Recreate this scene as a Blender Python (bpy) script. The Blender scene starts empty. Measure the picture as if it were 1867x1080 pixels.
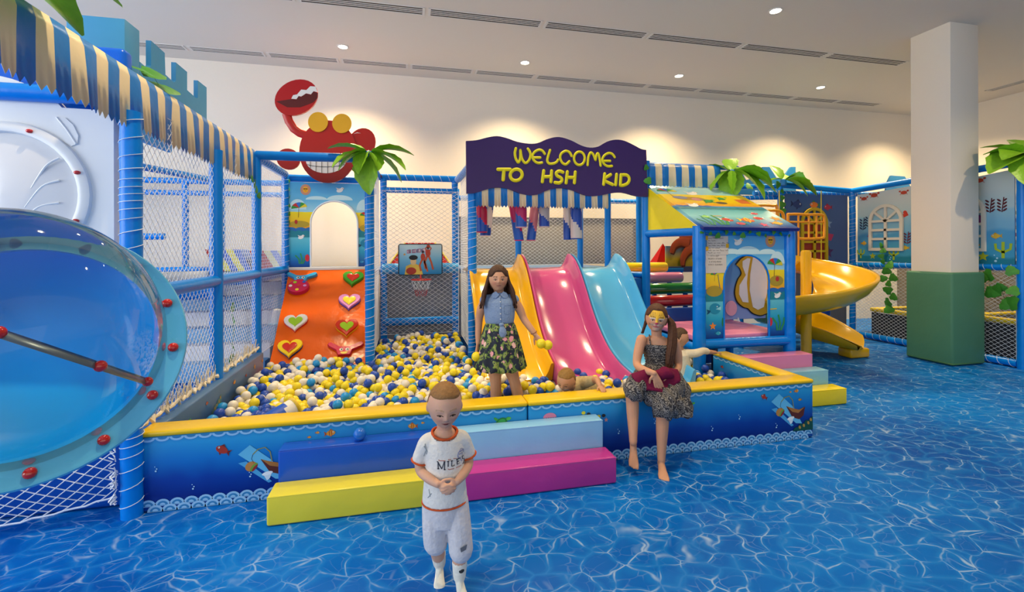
import bpy, bmesh, math, random
import numpy as np
from mathutils import Vector, Matrix, Euler
from mathutils.bvhtree import BVHTree
random.seed(7); np.random.seed(7)
PI = math.pi
SC = bpy.context.scene
COL = SC.collection

# ---------------------------------------------------------------- camera
F_PX, HOR, YAW, ROLL, EYE = 835.0, 452.0, 0.2222, -0.003, 1.6
cam_d = bpy.data.cameras.new('camera'); cam = bpy.data.objects.new('camera', cam_d); COL.objects.link(cam)
cam_d.sensor_width = 36.0; cam_d.lens = F_PX / 1867 * 36.0
cam_d.shift_y = -(540 - HOR) / 1867; cam_d.clip_start = 0.05; cam_d.clip_end = 100
cam.location = (0, 0, EYE)
cam.rotation_mode = 'QUATERNION'
cam.rotation_quaternion = (Matrix.Rotation(-YAW, 4, 'Z') @ Matrix.Rotation(PI / 2, 4, 'X') @ Matrix.Rotation(ROLL, 4, 'Z')).to_quaternion()
SC.camera = cam

# ---------------------------------------------------------------- light and exposure
SC.view_settings.view_transform = 'Standard'; SC.view_settings.look = 'None'
SC.view_settings.gamma = 1.0; SC.view_settings.use_curve_mapping = False
SC.view_settings.exposure = 0.0
try:
    SC.cycles.use_denoising = True; SC.cycles.max_bounces = 8; SC.cycles.transparent_max_bounces = 24
    SC.cycles.caustics_reflective = False; SC.cycles.caustics_refractive = False
except Exception:
    pass
world = bpy.data.worlds.new('sky'); SC.world = world; world.use_nodes = True
wb = world.node_tree.nodes['Background']; wb.inputs[0].default_value = (0.74, 0.86, 1.0, 1); wb.inputs[1].default_value = 0.45
CEIL = 4.62

def area(name, loc, rot, sx, sy, power, col):
    d = bpy.data.lights.new(name, 'AREA'); d.shape = 'RECTANGLE'; d.size = sx; d.size_y = sy; d.energy = power; d.color = col
    o = bpy.data.objects.new(name, d); COL.objects.link(o); o.location = loc; o.rotation_euler = rot; return o
# added warm fill behind the camera, and unseen window daylight from the left
area('fill_light_front', (1.5, -5.8, 2.3), (PI / 2, 0, 0), 13.0, 3.6, 150, (1.0, 0.92, 0.80))
area('window_daylight_left', (-7.3, 1.0, 2.6), (PI / 2, 0, -PI / 2), 10.0, 3.6, 640, (0.93, 0.97, 1.0))

# ---------------------------------------------------------------- materials
def lin(h):
    if not isinstance(h, str): return tuple(h)[:3]
    h = h.lstrip('#'); c = [int(h[i:i + 2], 16) / 255 for i in (0, 2, 4)]
    return tuple(x / 12.92 if x <= 0.04045 else ((x + 0.055) / 1.055) ** 2.4 for x in c)
_M = {}
def mat(color, rough=0.45, spec=0.5, bump=0.0, bscale=20.0, var=0.0, coat=0.0, metal=0.0, emit=0.0, name=None, sub=0.0):
    key = (color if isinstance(color, str) else tuple(color), rough, spec, bump, bscale, var, coat, metal, emit, sub)
    if key in _M: return _M[key]
    m = bpy.data.materials.new(name or 'paint'); m.use_nodes = True
    nt = m.node_tree; b = nt.nodes['Principled BSDF']; c = lin(color)
    b.inputs['Base Color'].default_value = (*c, 1); b.inputs['Roughness'].default_value = rough
    b.inputs['Specular IOR Level'].default_value = spec; b.inputs['Metallic'].default_value = metal
    b.inputs['Coat Weight'].default_value = coat; b.inputs['Coat Roughness'].default_value = 0.08
    if emit: b.inputs['Emission Color'].default_value = (*c, 1); b.inputs['Emission Strength'].default_value = emit
    if sub:
        b.inputs['Subsurface Weight'].default_value = sub; b.inputs['Subsurface Radius'].default_value = (0.012, 0.005, 0.003)
        b.inputs['Subsurface Scale'].default_value = 1.0
    tc = nt.nodes.new('ShaderNodeTexCoord')
    nz = nt.nodes.new('ShaderNodeTexNoise'); nz.inputs['Scale'].default_value = bscale; nz.inputs['Detail'].default_value = 3
    nt.links.new(tc.outputs['Object'], nz.inputs['Vector'])
    if var:
        mx = nt.nodes.new('ShaderNodeMix'); mx.data_type = 'RGBA'
        mx.inputs[6].default_value = (*[x * (1 - var) for x in c], 1); mx.inputs[7].default_value = (*[min(1, x * (1 + var)) for x in c], 1)
        nt.links.new(nz.outputs[0], mx.inputs[0]); nt.links.new(mx.outputs[2], b.inputs['Base Color'])
    if bump:
        bp = nt.nodes.new('ShaderNodeBump'); bp.inputs['Strength'].default_value = bump; bp.inputs['Distance'].default_value = 0.02
        nt.links.new(nz.outputs[0], bp.inputs['Height']); nt.links.new(bp.outputs[0], b.inputs['Normal'])
    else:
        mr = nt.nodes.new('ShaderNodeMapRange'); mr.inputs['To Min'].default_value = max(0.02, rough - 0.05); mr.inputs['To Max'].default_value = min(1, rough + 0.05)
        nt.links.new(nz.outputs[0], mr.inputs[0]); nt.links.new(mr.outputs[0], b.inputs['Roughness'])
    _M[key] = m
    return m
def vinyl(c, rough=0.28): return mat(c, rough, 0.36, 0.35, 6.0, 0.04)
def gloss(c): return mat(c, 0.16, 0.55, 0.0, 9.0, 0.03, 0.4)
def cloth(c): return mat(c, 0.85, 0.2, 0.25, 60.0, 0.06)
def prnt(c): return mat(c, 0.42, 0.4, 0.0, 12.0, 0.03)

def ramp_mat(stops, axis='Z', lo=0.0, hi=1.0, warp=0.0, wscale=6.0, rough=0.4, interp='LINEAR'):
    m = bpy.data.materials.new('printed_gradient'); m.use_nodes = True; nt = m.node_tree; b = nt.nodes['Principled BSDF']
    tc = nt.nodes.new('ShaderNodeTexCoord'); sp = nt.nodes.new('ShaderNodeSeparateXYZ'); nt.links.new(tc.outputs['Object'], sp.inputs[0])
    src = sp.outputs[axis]
    if warp:
        nz = nt.nodes.new('ShaderNodeTexNoise'); nz.inputs['Scale'].default_value = wscale; nt.links.new(tc.outputs['Object'], nz.inputs[0])
        ma = nt.nodes.new('ShaderNodeMath'); ma.operation = 'MULTIPLY_ADD'; ma.inputs[1].default_value = warp
        nt.links.new(nz.outputs[0], ma.inputs[0]); nt.links.new(src, ma.inputs[2]); src = ma.outputs[0]
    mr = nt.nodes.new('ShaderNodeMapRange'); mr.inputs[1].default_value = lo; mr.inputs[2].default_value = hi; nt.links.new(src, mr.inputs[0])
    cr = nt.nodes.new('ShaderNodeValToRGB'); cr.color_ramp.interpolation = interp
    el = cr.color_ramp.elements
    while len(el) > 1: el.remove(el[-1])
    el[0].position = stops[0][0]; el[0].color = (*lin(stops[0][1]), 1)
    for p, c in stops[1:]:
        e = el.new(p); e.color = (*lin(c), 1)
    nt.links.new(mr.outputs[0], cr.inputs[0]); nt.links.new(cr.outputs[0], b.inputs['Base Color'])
    b.inputs['Roughness'].default_value = rough; b.inputs['Specular IOR Level'].default_value = 0.4
    return m

# ---------------------------------------------------------------- geometry helpers
BASE = {}
def V(*a): return Vector(a if len(a) > 1 else a[0])
def basis(d):
    d = Vector(d).normalized(); a = Vector((0, 0, 1)) if abs(d.z) < 0.95 else Vector((1, 0, 0))
    u = a.cross(d).normalized(); return u, d.cross(u).normalized(), d
class MB:
    def __init__(s): s.v = []; s.f = []; s.m = []; s.sm = []
    def add(s, vs, fs, mi=0, smooth=True):
        o = len(s.v); s.v.extend(tuple(x) for x in vs)
        for f in fs: s.f.append(tuple(i + o for i in f)); s.m.append(mi); s.sm.append(smooth)
        return s
    def box(s, lo, hi, mi=0):
        (a, b, c), (d, e, f) = lo, hi
        vs = [(a, b, c), (d, b, c), (d, e, c), (a, e, c), (a, b, f), (d, b, f), (d, e, f), (a, e, f)]
        return s.add(vs, [(0, 3, 2, 1), (4, 5, 6, 7), (0, 1, 5, 4), (1, 2, 6, 5), (2, 3, 7, 6), (3, 0, 4, 7)], mi, False)
    def rbox(s, lo, hi, bev=0.02, seg=3, mi=0, xf=None):
        bm = bmesh.new(); bmesh.ops.create_cube(bm, size=1)
        sz = Vector(hi) - Vector(lo); ce = (Vector(hi) + Vector(lo)) / 2
        for v in bm.verts: v.co = Vector((v.co.x * sz.x, v.co.y * sz.y, v.co.z * sz.z))
        bmesh.ops.bevel(bm, geom=bm.edges[:], offset=bev, segments=seg, profile=0.5, affect='EDGES')
        bm.verts.index_update()
        vs = [v.co + ce for v in bm.verts]
        if xf: vs = [xf @ v for v in vs]
        s.add(vs, [[v.index for v in f.verts] for f in bm.faces], mi, True); bm.free(); return s
    def tube(s, path, r, n=10, mi=0, closed=False, cap=True, sy=1.0, up=None):
        P = [Vector(p) for p in path]; k = len(P); R = r if isinstance(r, (list, tuple)) else [r] * k
        vs = []; prev = None
        for i in range(k):
            if closed: t = P[(i + 1) % k] - P[i - 1]
            else: t = P[min(i + 1, k - 1)] - P[max(i - 1, 0)]
            t.normalize()
            if prev is None:
                u, w, _ = basis(t)
                if up is not None:
                    w = (Vector(up) - t * Vector(up).dot(t)).normalized(); u = w.cross(t).normalized()
            else:
                u = prev - t * prev.dot(t)
                u.normalize(); w = t.cross(u)
            prev = u
            for j in range(n):
                a = 2 * PI * j / n; vs.append(P[i] + u * (math.cos(a) * R[i]) + w * (math.sin(a) * R[i] * sy))
        fs = []
        for i in range(k if closed else k - 1):
            a = i * n; b = ((i + 1) % k) * n
            for j in range(n): fs.append((a + j, a + (j + 1) % n, b + (j + 1) % n, b + j))
        if cap and not closed:
            fs.append(tuple(reversed(range(n)))); fs.append(tuple((k - 1) * n + j for j in range(n)))
        return s.add(vs, fs, mi, True)
    def strand(s, a, b, r, mi=0):
        a = Vector(a); b = Vector(b); u, w, _ = basis(b - a)
        o = [u * r, (-0.5 * u + 0.866 * w) * r, (-0.5 * u - 0.866 * w) * r]
        return s.add([a + x for x in o] + [b + x for x in o], [(0, 1, 4, 3), (1, 2, 5, 4), (2, 0, 3, 5)], mi, True)
    def sphere(s, c, r, nu=16, nv=10, mi=0, xf=None):
        r = (r, r, r) if not isinstance(r, (tuple, list)) else r
        vs = [(0, 0, 1)]
        for i in range(1, nv):
            t = PI * i / nv
            for j in range(nu): vs.append((math.sin(t) * math.cos(2 * PI * j / nu), math.sin(t) * math.sin(2 * PI * j / nu), math.cos(t)))
        vs.append((0, 0, -1)); fs = []
        for j in range(nu): fs.append((0, 1 + j, 1 + (j + 1) % nu))
        for i in range(nv - 2):
            a = 1 + i * nu; b = a + nu
            for j in range(nu): fs.append((a + j, b + j, b + (j + 1) % nu, a + (j + 1) % nu))
        L = len(vs) - 1; a = 1 + (nv - 2) * nu
        for j in range(nu): fs.append((L, a + (j + 1) % nu, a + j))
        c = Vector(c); out = []
        for x in vs:
            p = Vector((x[0] * r[0], x[1] * r[1], x[2] * r[2]))
            out.append((xf @ p if xf else p) + c)
        return s.add(out, fs, mi, True)
    def lathe(s, prof, origin, axis=(0, 0, 1), n=24, mi=0, closed=False):
        u, w, d = basis(axis); o = Vector(origin); vs = []; k = len(prof)
        for r, h in prof:
            for j in range(n):
                a = 2 * PI * j / n; vs.append(o + d * h + u * (r * math.cos(a)) + w * (r * math.sin(a)))
        fs = []
        for i in range(k if closed else k - 1):
            a = i * n; b = ((i + 1) % k) * n
            for j in range(n): fs.append((a + j, a + (j + 1) % n, b + (j + 1) % n, b + j))
        return s.add(vs, fs, mi, True)
    def prism(s, poly, depth, mi=0, side=None):
        """poly: list of 3D points of a flat outline; depth: 3D vector it is thickened by"""
        P = [Vector(p) for p in poly]; d = Vector(depth); n = len(P)
        nrm = Vector((0, 0, 0))
        for i in range(n): nrm += P[i].cross(P[(i + 1) % n])
        if nrm.dot(d) > 0: P = P[::-1]
        s.add(P, [tuple(range(n))], mi, False); s.add([p + d for p in P], [tuple(reversed(range(n)))], mi, False)
        s.add(P + [p + d for p in P], [(i, i + n, (i + 1) % n + n, (i + 1) % n) for i in range(n)], mi if side is None else side, False)
        return s
    def grid(s, rows, mi=0, smooth=True, thick=None):
        k = len(rows); n = len(rows[0]); vs = [Vector(p) for r in rows for p in r]
        fs = [(i * n + j, i * n + j + 1, (i + 1) * n + j + 1, (i + 1) * n + j) for i in range(k - 1) for j in range(n - 1)]
        mm = mi if callable(mi) else None
        if mm:
            o = len(s.v); s.v.extend(tuple(x) for x in vs)
            for q, f in enumerate(fs): s.f.append(tuple(i + o for i in f)); s.m.append(mm(q // (n - 1), q % (n - 1))); s.sm.append(smooth)
        else: s.add(vs, fs, mi, smooth)
        return s
    def mesh(s, name, mats, base=(0, 0, 0)):
        me = bpy.data.meshes.new(name); b = Vector(base)
        me.from_pydata([(x[0] - b.x, x[1] - b.y, x[2] - b.z) for x in s.v], [], s.f)
        if not isinstance(mats, (list, tuple)): mats = [mats]
        for m in mats: me.materials.append(m)
        me.polygons.foreach_set('material_index', s.m); me.polygons.foreach_set('use_smooth', s.sm)
        me.update(); return me
    def build(s, name, mats, parent=None, base=None, label=None, cat=None, group=None, kind=None, sharp=True):
        b = BASE[parent.name] if parent is not None else Vector(base if base is not None else (0, 0, 0))
        me = s.mesh(name, mats, b)
        if sharp:
            try: me.set_sharp_from_angle(angle=math.radians(42))
            except Exception: pass
        o = bpy.data.objects.new(name, me); COL.objects.link(o)
        if parent is not None: o.parent = parent
        else: o.location = b
        BASE[o.name] = Vector(b)
        return tag(o, label, cat, group, kind)
def tag(o, label=None, cat=None, group=None, kind=None):
    if label: o['label'] = label
    if cat: o['category'] = cat
    if group: o['group'] = group
    if kind: o['kind'] = kind
    return o
def thing(name, label, cat, loc, group=None, kind=None):
    o = bpy.data.objects.new(name, None); COL.objects.link(o); o.location = loc; o.empty_display_size = 0.1
    BASE[o.name] = Vector(loc); return tag(o, label, cat, group, kind)
def copy_tree(o, loc, parent=None):
    c = o.copy(); COL.objects.link(c)
    if parent is not None: c.parent = parent
    elif loc is not None: c.location = loc
    for ch in o.children: copy_tree(ch, None, c)
    return c
def solidify(o, t, offset=0):
    m = o.modifiers.new('thickness', 'SOLIDIFY'); m.thickness = t; m.offset = offset; return o
def smooth_path(pts, n=6):
    P = [Vector(p) for p in pts]; out = []
    for i in range(len(P) - 1):
        a = P[max(i - 1, 0)]; b = P[i]; c = P[i + 1]; d = P[min(i + 2, len(P) - 1)]
        for k in range(n):
            t = k / n; out.append(0.5 * ((2 * b) + (c - a) * t + (2 * a - 5 * b + 4 * c - d) * t * t + (3 * b - a - 3 * c + d) * t ** 3))
    out.append(P[-1]); return out
def on_y(px, py, Y):
    """trace a flat outline standing in the vertical plane at depth Y, in metres"""
    x = px - 933.5; y = py - HOR; c, s_ = math.cos(-ROLL), math.sin(-ROLL); x, y = c * x - s_ * y, s_ * x + c * y
    r = x / F_PX; z = -y / F_PX; dx = math.sin(YAW) + r * math.cos(YAW); dy = math.cos(YAW) - r * math.sin(YAW); t = Y / dy
    return Vector((dx * t, Y, EYE + z * t))
def ell(cx, cy, rx, ry, n=20, rot=0.0, a0=0.0, a1=2 * PI):
    full = abs(a1 - a0 - 2 * PI) < 1e-6; k = n if full else n + 1; out = []
    for i in range(k):
        a = a0 + (a1 - a0) * i / n; x = rx * math.cos(a); y = ry * math.sin(a)
        out.append((cx + x * math.cos(rot) - y * math.sin(rot), cy + x * math.sin(rot) + y * math.cos(rot)))
    return out

class Art:
    """flat print on a panel: coloured outlines in panel coordinates (metres), lying a fraction of a millimetre apart"""
    def __init__(s, o, u, v, n, w=1.0, h=1.0):
        s.o = Vector(o); s.u = Vector(u); s.v = Vector(v); s.n = Vector(n).normalized(); s.w = w; s.h = h
        s.sets = []; s.k = 0; s.begin('print')
    def begin(s, name, kind=None): s.mb = MB(); s.mats = []; s.sets.append((name, s.mb, s.mats, kind)); return s
    def add(s, poly, color, layer=None):
        m = color if not isinstance(color, str) else prnt(color)
        if m not in s.mats: s.mats.append(m)
        if layer is None: s.k += 1; layer = s.k
        z = 0.0012 + 0.0002 * min(layer, 14)
        ar = sum(poly[i][0] * poly[(i + 1) % len(poly)][1] - poly[(i + 1) % len(poly)][0] * poly[i][1] for i in range(len(poly)))
        P = poly if (ar > 0) == (s.u.cross(s.v).dot(s.n) > 0) else poly[::-1]
        s.mb.add([s.o + s.u * (x * s.w) + s.v * (y * s.h) + s.n * z for x, y in P], [tuple(range(len(P)))], s.mats.index(m), False); return s
    def line(s, pts, w, color, layer=None):
        P = [Vector(p) for p in pts]; L = []; R = []
        for i in range(len(P)):
            t = (P[min(i + 1, len(P) - 1)] - P[max(i - 1, 0)]).normalized(); n = Vector((-t.y, t.x)) * w / 2
            L.append(tuple(P[i] + n)); R.append(tuple(P[i] - n))
        return s.add(L + R[::-1], color, layer)
    def build(s, name, parent):
        for nm, mb, mats, kind in s.sets:
            if mb.f: mb.build(nm, mats, parent, sharp=False, kind=kind)
# ================================================================ ROOM
def floor_mat():
    m = bpy.data.materials.new('water_print_vinyl'); m.use_nodes = True; nt = m.node_tree; b = nt.nodes['Principled BSDF']; N = nt.nodes.new; L = nt.links.new
    tc = N('ShaderNodeTexCoord'); mp = N('ShaderNodeMapping'); mp.inputs['Scale'].default_value = (1.0, 1.25, 1.0); mp.inputs['Rotation'].default_value = (0, 0, 0.25)
    L(tc.outputs['Object'], mp.inputs[0])
    nz = N('ShaderNodeTexNoise'); nz.inputs['Scale'].default_value = 4.2; nz.inputs['Detail'].default_value = 1.5; nz.inputs['Roughness'].default_value = 0.5; L(mp.outputs[0], nz.inputs['Vector'])
    sub = N('ShaderNodeVectorMath'); sub.operation = 'MULTIPLY_ADD'; sub.inputs[1].default_value = (0.20, 0.20, 0.0)
    L(nz.outputs['Color'], sub.inputs[0]); L(mp.outputs[0], sub.inputs[2])
    def web(scale, width):
        v = N('ShaderNodeTexVoronoi'); v.feature = 'DISTANCE_TO_EDGE'; v.inputs['Scale'].default_value = scale; L(sub.outputs[0], v.inputs['Vector'])
        r = N('ShaderNodeMapRange'); r.interpolation_type = 'SMOOTHSTEP'; r.inputs[1].default_value = 0.0; r.inputs[2].default_value = width; r.inputs[3].default_value = 1.0; r.inputs[4].default_value = 0.0
        L(v.outputs['Distance'], r.inputs[0]); return r.outputs[0]
    w1 = web(6.6, 0.042); w2 = web(11.3, 0.045); w3 = web(6.6, 0.2)
    n2 = N('ShaderNodeTexNoise'); n2.inputs['Scale'].default_value = 7.0; n2.inputs['Detail'].default_value = 2; L(mp.outputs[0], n2.inputs['Vector'])
    n3 = N('ShaderNodeTexNoise'); n3.inputs['Scale'].default_value = 0.8; n3.inputs['Detail'].default_value = 2; L(mp.outputs[0], n3.inputs['Vector'])
    def mul(a, c, k=None):
        q = N('ShaderNodeMath'); q.operation = 'MULTIPLY'; L(a, q.inputs[0])
        if k is None: L(c, q.inputs[1])
        else: q.inputs[1].default_value = k
        return q.outputs[0]
    br = N('ShaderNodeMapRange'); br.inputs[1].default_value = 0.42; br.inputs[2].default_value = 0.74; br.inputs[3].default_value = 0.02; br.inputs[4].default_value = 0.52; L(n2.outputs[0], br.inputs[0])
    mxx = N('ShaderNodeMath'); mxx.operation = 'MAXIMUM'; L(mul(w1, br.outputs[0]), mxx.inputs[0]); L(mul(mul(w2, br.outputs[0]), None, 0.3), mxx.inputs[1])
    base = N('ShaderNodeValToRGB'); e = base.color_ramp.elements; e[0].position = 0.3; e[0].color = (*lin('#004ca2'), 1); e[1].position = 0.72; e[1].color = (*lin('#006cc4'), 1); L(n3.outputs[0], base.inputs[0])
    glow = N('ShaderNodeMix'); glow.data_type = 'RGBA'; L(mul(w3, None, 0.26), glow.inputs[0]); L(base.outputs[0], glow.inputs[6]); glow.inputs[7].default_value = (*lin('#1e8ad2'), 1)
    li = N('ShaderNodeMix'); li.data_type = 'RGBA'; L(mxx.outputs[0], li.inputs[0]); L(glow.outputs[2], li.inputs[6]); li.inputs[7].default_value = (*lin('#cfe2ea'), 1)
    L(li.outputs[2], b.inputs['Base Color']); b.inputs['Roughness'].default_value = 0.42; b.inputs['Specular IOR Level'].default_value = 0.08
    return m
X0, X1, Y0, YB = -8.2, 11.7, -6.4, 8.24
MB().add([(X0, Y0, 0), (X1, Y0, 0), (X1, YB, 0), (X0, YB, 0), (X0, Y0, -.1), (X1, Y0, -.1), (X1, YB, -.1), (X0, YB, -.1)],
         [(0, 1, 2, 3), (7, 6, 5, 4), (0, 4, 5, 1), (1, 5, 6, 2), (2, 6, 7, 3), (3, 7, 4, 0)], 0, False).build('floor', floor_mat(), label='glossy blue vinyl floor printed like rippling pool water', kind='structure')
wallm = mat('#e9dfd0', 0.9, 0.2, 0.03, 40, 0.015); ceilm = mat('#ddd6cb', 0.92, 0.2, 0.02, 40, 0.01)
MB().box((X0, Y0, CEIL), (X1, YB, CEIL + .12)).build('ceiling', ceilm, label='flat white painted ceiling with slot vents', kind='structure')
MB().box((X0, YB, 0), (X1 + .15, YB + .15, CEIL)).build('wall_back', wallm, label='cream painted wall behind the play frames', kind='structure')
MB().box((X1, Y0, 0), (X1 + .15, YB, CEIL)).build('wall_right', wallm, label='cream painted wall right of the column', kind='structure')
# column with padded foot
CX0, CX1, CY0, CY1 = 7.09, 7.59, 4.69, 5.19
col = thing('column', 'square white column wrapped in green padding at its foot', 'column', (7.34, 4.94, 0), kind='structure')
MB().rbox((CX0, CY0, 0), (CX1, CY1, CEIL), 0.006, 2).build('shaft', wallm, col)
gp = MB().rbox((CX0 - .045, CY0 - .045, 0.004), (CX1 + .045, CY1 + .045, 1.25), 0.03, 3)
gp.build('pad', vinyl('#477c60', 0.5), col, label='dark green padding')
MB().tube([(CX0 - .047, CY0 - .047, .03), (CX1 + .047, CY0 - .047, .03), (CX1 + .047, CY1 + .047, .03), (CX0 - .047, CY1 + .047, .03)], .004, 6, closed=True).build('piping', vinyl('#5d8a3f', .5), col)

# ceiling slot vents
white_metal = mat('#d9d5cf', 0.5, 0.4, 0, 10, 0.02); dark_slot = mat('#3a2f26', 0.8, 0.2, 0, 10, 0.02)
def vent(length, depth, loc, label, group, rot=0.0):
    t = thing('ceiling_vent', label, 'vent', (0, 0, CEIL), group)
    f = MB(); h = length / 2 - .012
    f.box((-h, -depth / 2, CEIL - .007), (h, -depth / 2 + .014, CEIL + .0)); f.box((-h, depth / 2 - .014, CEIL - .007), (h, depth / 2, CEIL))
    f.box((-h, -depth / 2, CEIL - .007), (-h + .03, depth / 2, CEIL)); f.box((h - .03, -depth / 2, CEIL - .007), (h, depth / 2, CEIL))
    f.build('frame', white_metal, t)
    MB().box((-h + .02, -depth / 2 + .01, CEIL - .002), (h - .02, depth / 2 - .01, CEIL - .0005)).build('duct_opening', dark_slot, t)
    ns = 4; sp = (depth - .028) / (ns + .0)
    for i in range(ns - 1):
        y = -depth / 2 + .014 + sp * (i + 1)
        MB().box((-h + .03, y - sp * .19, CEIL - .006), (h - .03, y + sp * .19, CEIL - .002)).build('slat', white_metal, t)
    t.location = loc; t.rotation_euler = (0, 0, rot); return t
def vent_row(n, first, step, y, length, depth, words, group):
    v0 = None
    for i in range(n):
        loc = (first + step * i, y, CEIL); lab = words(i)
        if v0 is None: v0 = vent(length, depth, loc, lab, group)
        else: c = copy_tree(v0, loc); c['label'] = lab
ORD = ['first', 'second', 'third', 'fourth', 'fifth', 'sixth', 'seventh', 'eighth', 'ninth', 'tenth', 'eleventh', 'twelfth', 'thirteenth', 'fourteenth']
vent_row(7, 0.233 - 1.55 / 2 - 0.775 * 0 - 1.55, 1.55, 5.94, 1.53, 0.19, lambda i: 'long ceiling slot vent, %s from left in the row nearer the camera' % ORD[i], 'near row of slot vents')
vent_row(13, -3.233 - 1.084 / 2, 1.084, 7.79, 1.065, 0.17, lambda i: 'ceiling slot vent, %s from left in the row along the back wall' % ORD[i], 'back row of slot vents')
vent(1.6, .17, (10.98, 5.85, CEIL), 'ceiling slot vent along the right wall beyond the column', 'right wall vents', PI / 2)

# recessed downlights
def downlight(x, y, label, power):
    t = thing('ceiling_light', label, 'light', (x, y, CEIL), 'recessed ceiling downlights')
    MB().lathe([(.085, 0), (.085, -.006), (.066, -.009), (.066, -.002)], (x, y, CEIL), n=28).build('trim_ring', white_metal, t)
    MB().lathe([(.066, -.003), (.03, -.0035), (.0005, -.0035)], (x, y, CEIL), n=28).build('lens', mat('#fff0d2', .5, .2, emit=22.0), t)
    d = bpy.data.lights.new('downlight_lamp', 'SPOT'); d.energy = power; d.color = (1.0, .76, .43); d.spot_size = math.radians(125); d.spot_blend = 1.0; d.shadow_soft_size = .06
    o = bpy.data.objects.new('downlight_lamp', d); COL.objects.link(o); o.parent = t; o.location = (0, 0, -.02)
    return t
for i, (x, y) in enumerate([(-.95, 7.24), (1.86, 7.23), (4.65, 7.21), (7.61, 7.16), (10.4, 7.16), (4.58, 4.96), (1.8, 4.96), (-1.0, 4.96), (4.58, 2.7), (1.8, 2.7), (-1.0, 2.7), (7.4, 2.7), (10.2, 4.96)]):
    lab = ['round ceiling downlight above the red crab board', 'round ceiling downlight above the purple welcome sign', 'round ceiling downlight above the little house roof', 'round ceiling downlight left of the white column, near the back wall'][i] if i < 4 else \
        ('round ceiling downlight between the two vent rows hidden by the column' if i == 4 else 'round ceiling downlight nearest the camera, above the near vent row' if i == 5 else 'round ceiling downlight out of view over the play floor')
    downlight(x, y, lab, 700 if y > 7 else 150 if y > 3 else 300)
# ================================================================ PLAY FRAMES
BLUE = '#0080e0'
pipe_m = mat(BLUE, 0.3, 0.3, 0.12, 18.0, 0.05); cord_m = mat('#dfe6ec', 0.7, 0.3, 0, 30, 0.05); net_m = mat('#e6ebf3', 0.75, 0.3, 0, 30, 0.05)
net_cream = mat('#e3d6bb', 0.8, 0.3, 0, 30, 0.05)
GX = [-1.62, -.43, .74, 1.90, 3.04, 4.18]; GY = [3.18, 4.30, 5.42, 6.65, 7.80]
def post(parent, x, y, z0, z1, r=.048, wrap=True, pitch=.075, name='post', amp=.002):
    n = max(4, int((z1 - z0) / .1)); o = MB().tube([(x, y, z0 + (z1 - z0) * i / n) for i in range(n + 1)], [r * (1 + amp / r * math.sin(i * 2.1)) for i in range(n + 1)], 14).build(name, pipe_m, parent)
    if wrap:
        pts = []; a = random.random() * 6; z = z0 + .04
        while z < z1 - .03:
            pts.append((x + math.cos(a) * (r + .003), y + math.sin(a) * (r + .003), z)); a += PI / 6; z += pitch / 12 * (1 + .45 * math.sin(z * 9))
        MB().tube(pts, .0024, 4).build('cord', cord_m, o)
    return o
def rail(parent, a, b, r=.042, wrap=True, pitch=.08, name='rail', m=None):
    a = Vector(a); b = Vector(b); o = MB().tube([a.lerp(b, i / 6) for i in range(7)], r, 14).build(name, m or pipe_m, parent)
    if wrap:
        u, w, d = basis(b - a); L = (b - a).length; pts = []; s = .03; an = random.random() * 6
        while s < L - .03: pts.append(a + d * s + u * math.cos(an) * (r + .003) + w * math.sin(an) * (r + .003)); an += PI / 6; s += pitch / 12
        MB().tube(pts, .0024, 4).build('cord', cord_m, o)
    return o
def net(parent, o, u, v, W, Hh, cw=.07, ch=.058, r=.0021, m=None, sag=0.0, label=None):
    """diamond rope net: straight diagonal strands across a W x Hh panel spanned by unit vectors u, v"""
    o = Vector(o); u = Vector(u).normalized(); v = Vector(v).normalized(); mb = MB()
    k = ch / cw
    for sgn in (1, -1):
        c0 = (0 if sgn > 0 else 0) - (W * k if sgn > 0 else 0); c = c0
        while c < Hh + (W * k if sgn < 0 else 0):
            # line y = sgn*k*x + c clipped to the panel
            xs = [0, W]; pts = []
            xa = max(0, min((0 - c) / (sgn * k), (Hh - c) / (sgn * k))); xb = min(W, max((0 - c) / (sgn * k), (Hh - c) / (sgn * k)))
            if xb - xa > .004: mb.strand(o + u * xa + v * (sgn * k * xa + c), o + u * xb + v * (sgn * k * xb + c), r)
            c += ch
    for p, q in (((0, 0), (W, 0)), ((W, 0), (W, Hh)), ((W, Hh), (0, Hh)), ((0, Hh), (0, 0))):
        mb.strand(o + u * p[0] + v * p[1], o + u * q[0] + v * q[1], r * 1.6)
    return mb.build('net', m or net_m, parent, kind='stuff', sharp=False, label=label)
LEAF = None
def leaf_mesh():
    mb = MB(); rows = []; n = 9
    for i in range(n + 1):
        t = i / n; w = .145 * (math.sin(PI * min(1, t * .93 + .07)) ** .75) * (1 - .12 * (i % 2)) if 0 < i < n else .012
        z = .10 * t - .17 * t * t; x = .46 * t
        rows.append([(x, -w, z + w * .35), (x, -w * .5, z + w * .12), (x, 0, z), (x, w * .5, z + w * .12), (x, w, z + w * .35)])
    mb.grid(rows)
    me = mb.mesh('palm_leaf', mat('#86bd2c', .38, .4, .25, 26, .2)); return me
LEAF = leaf_mesh()
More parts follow.
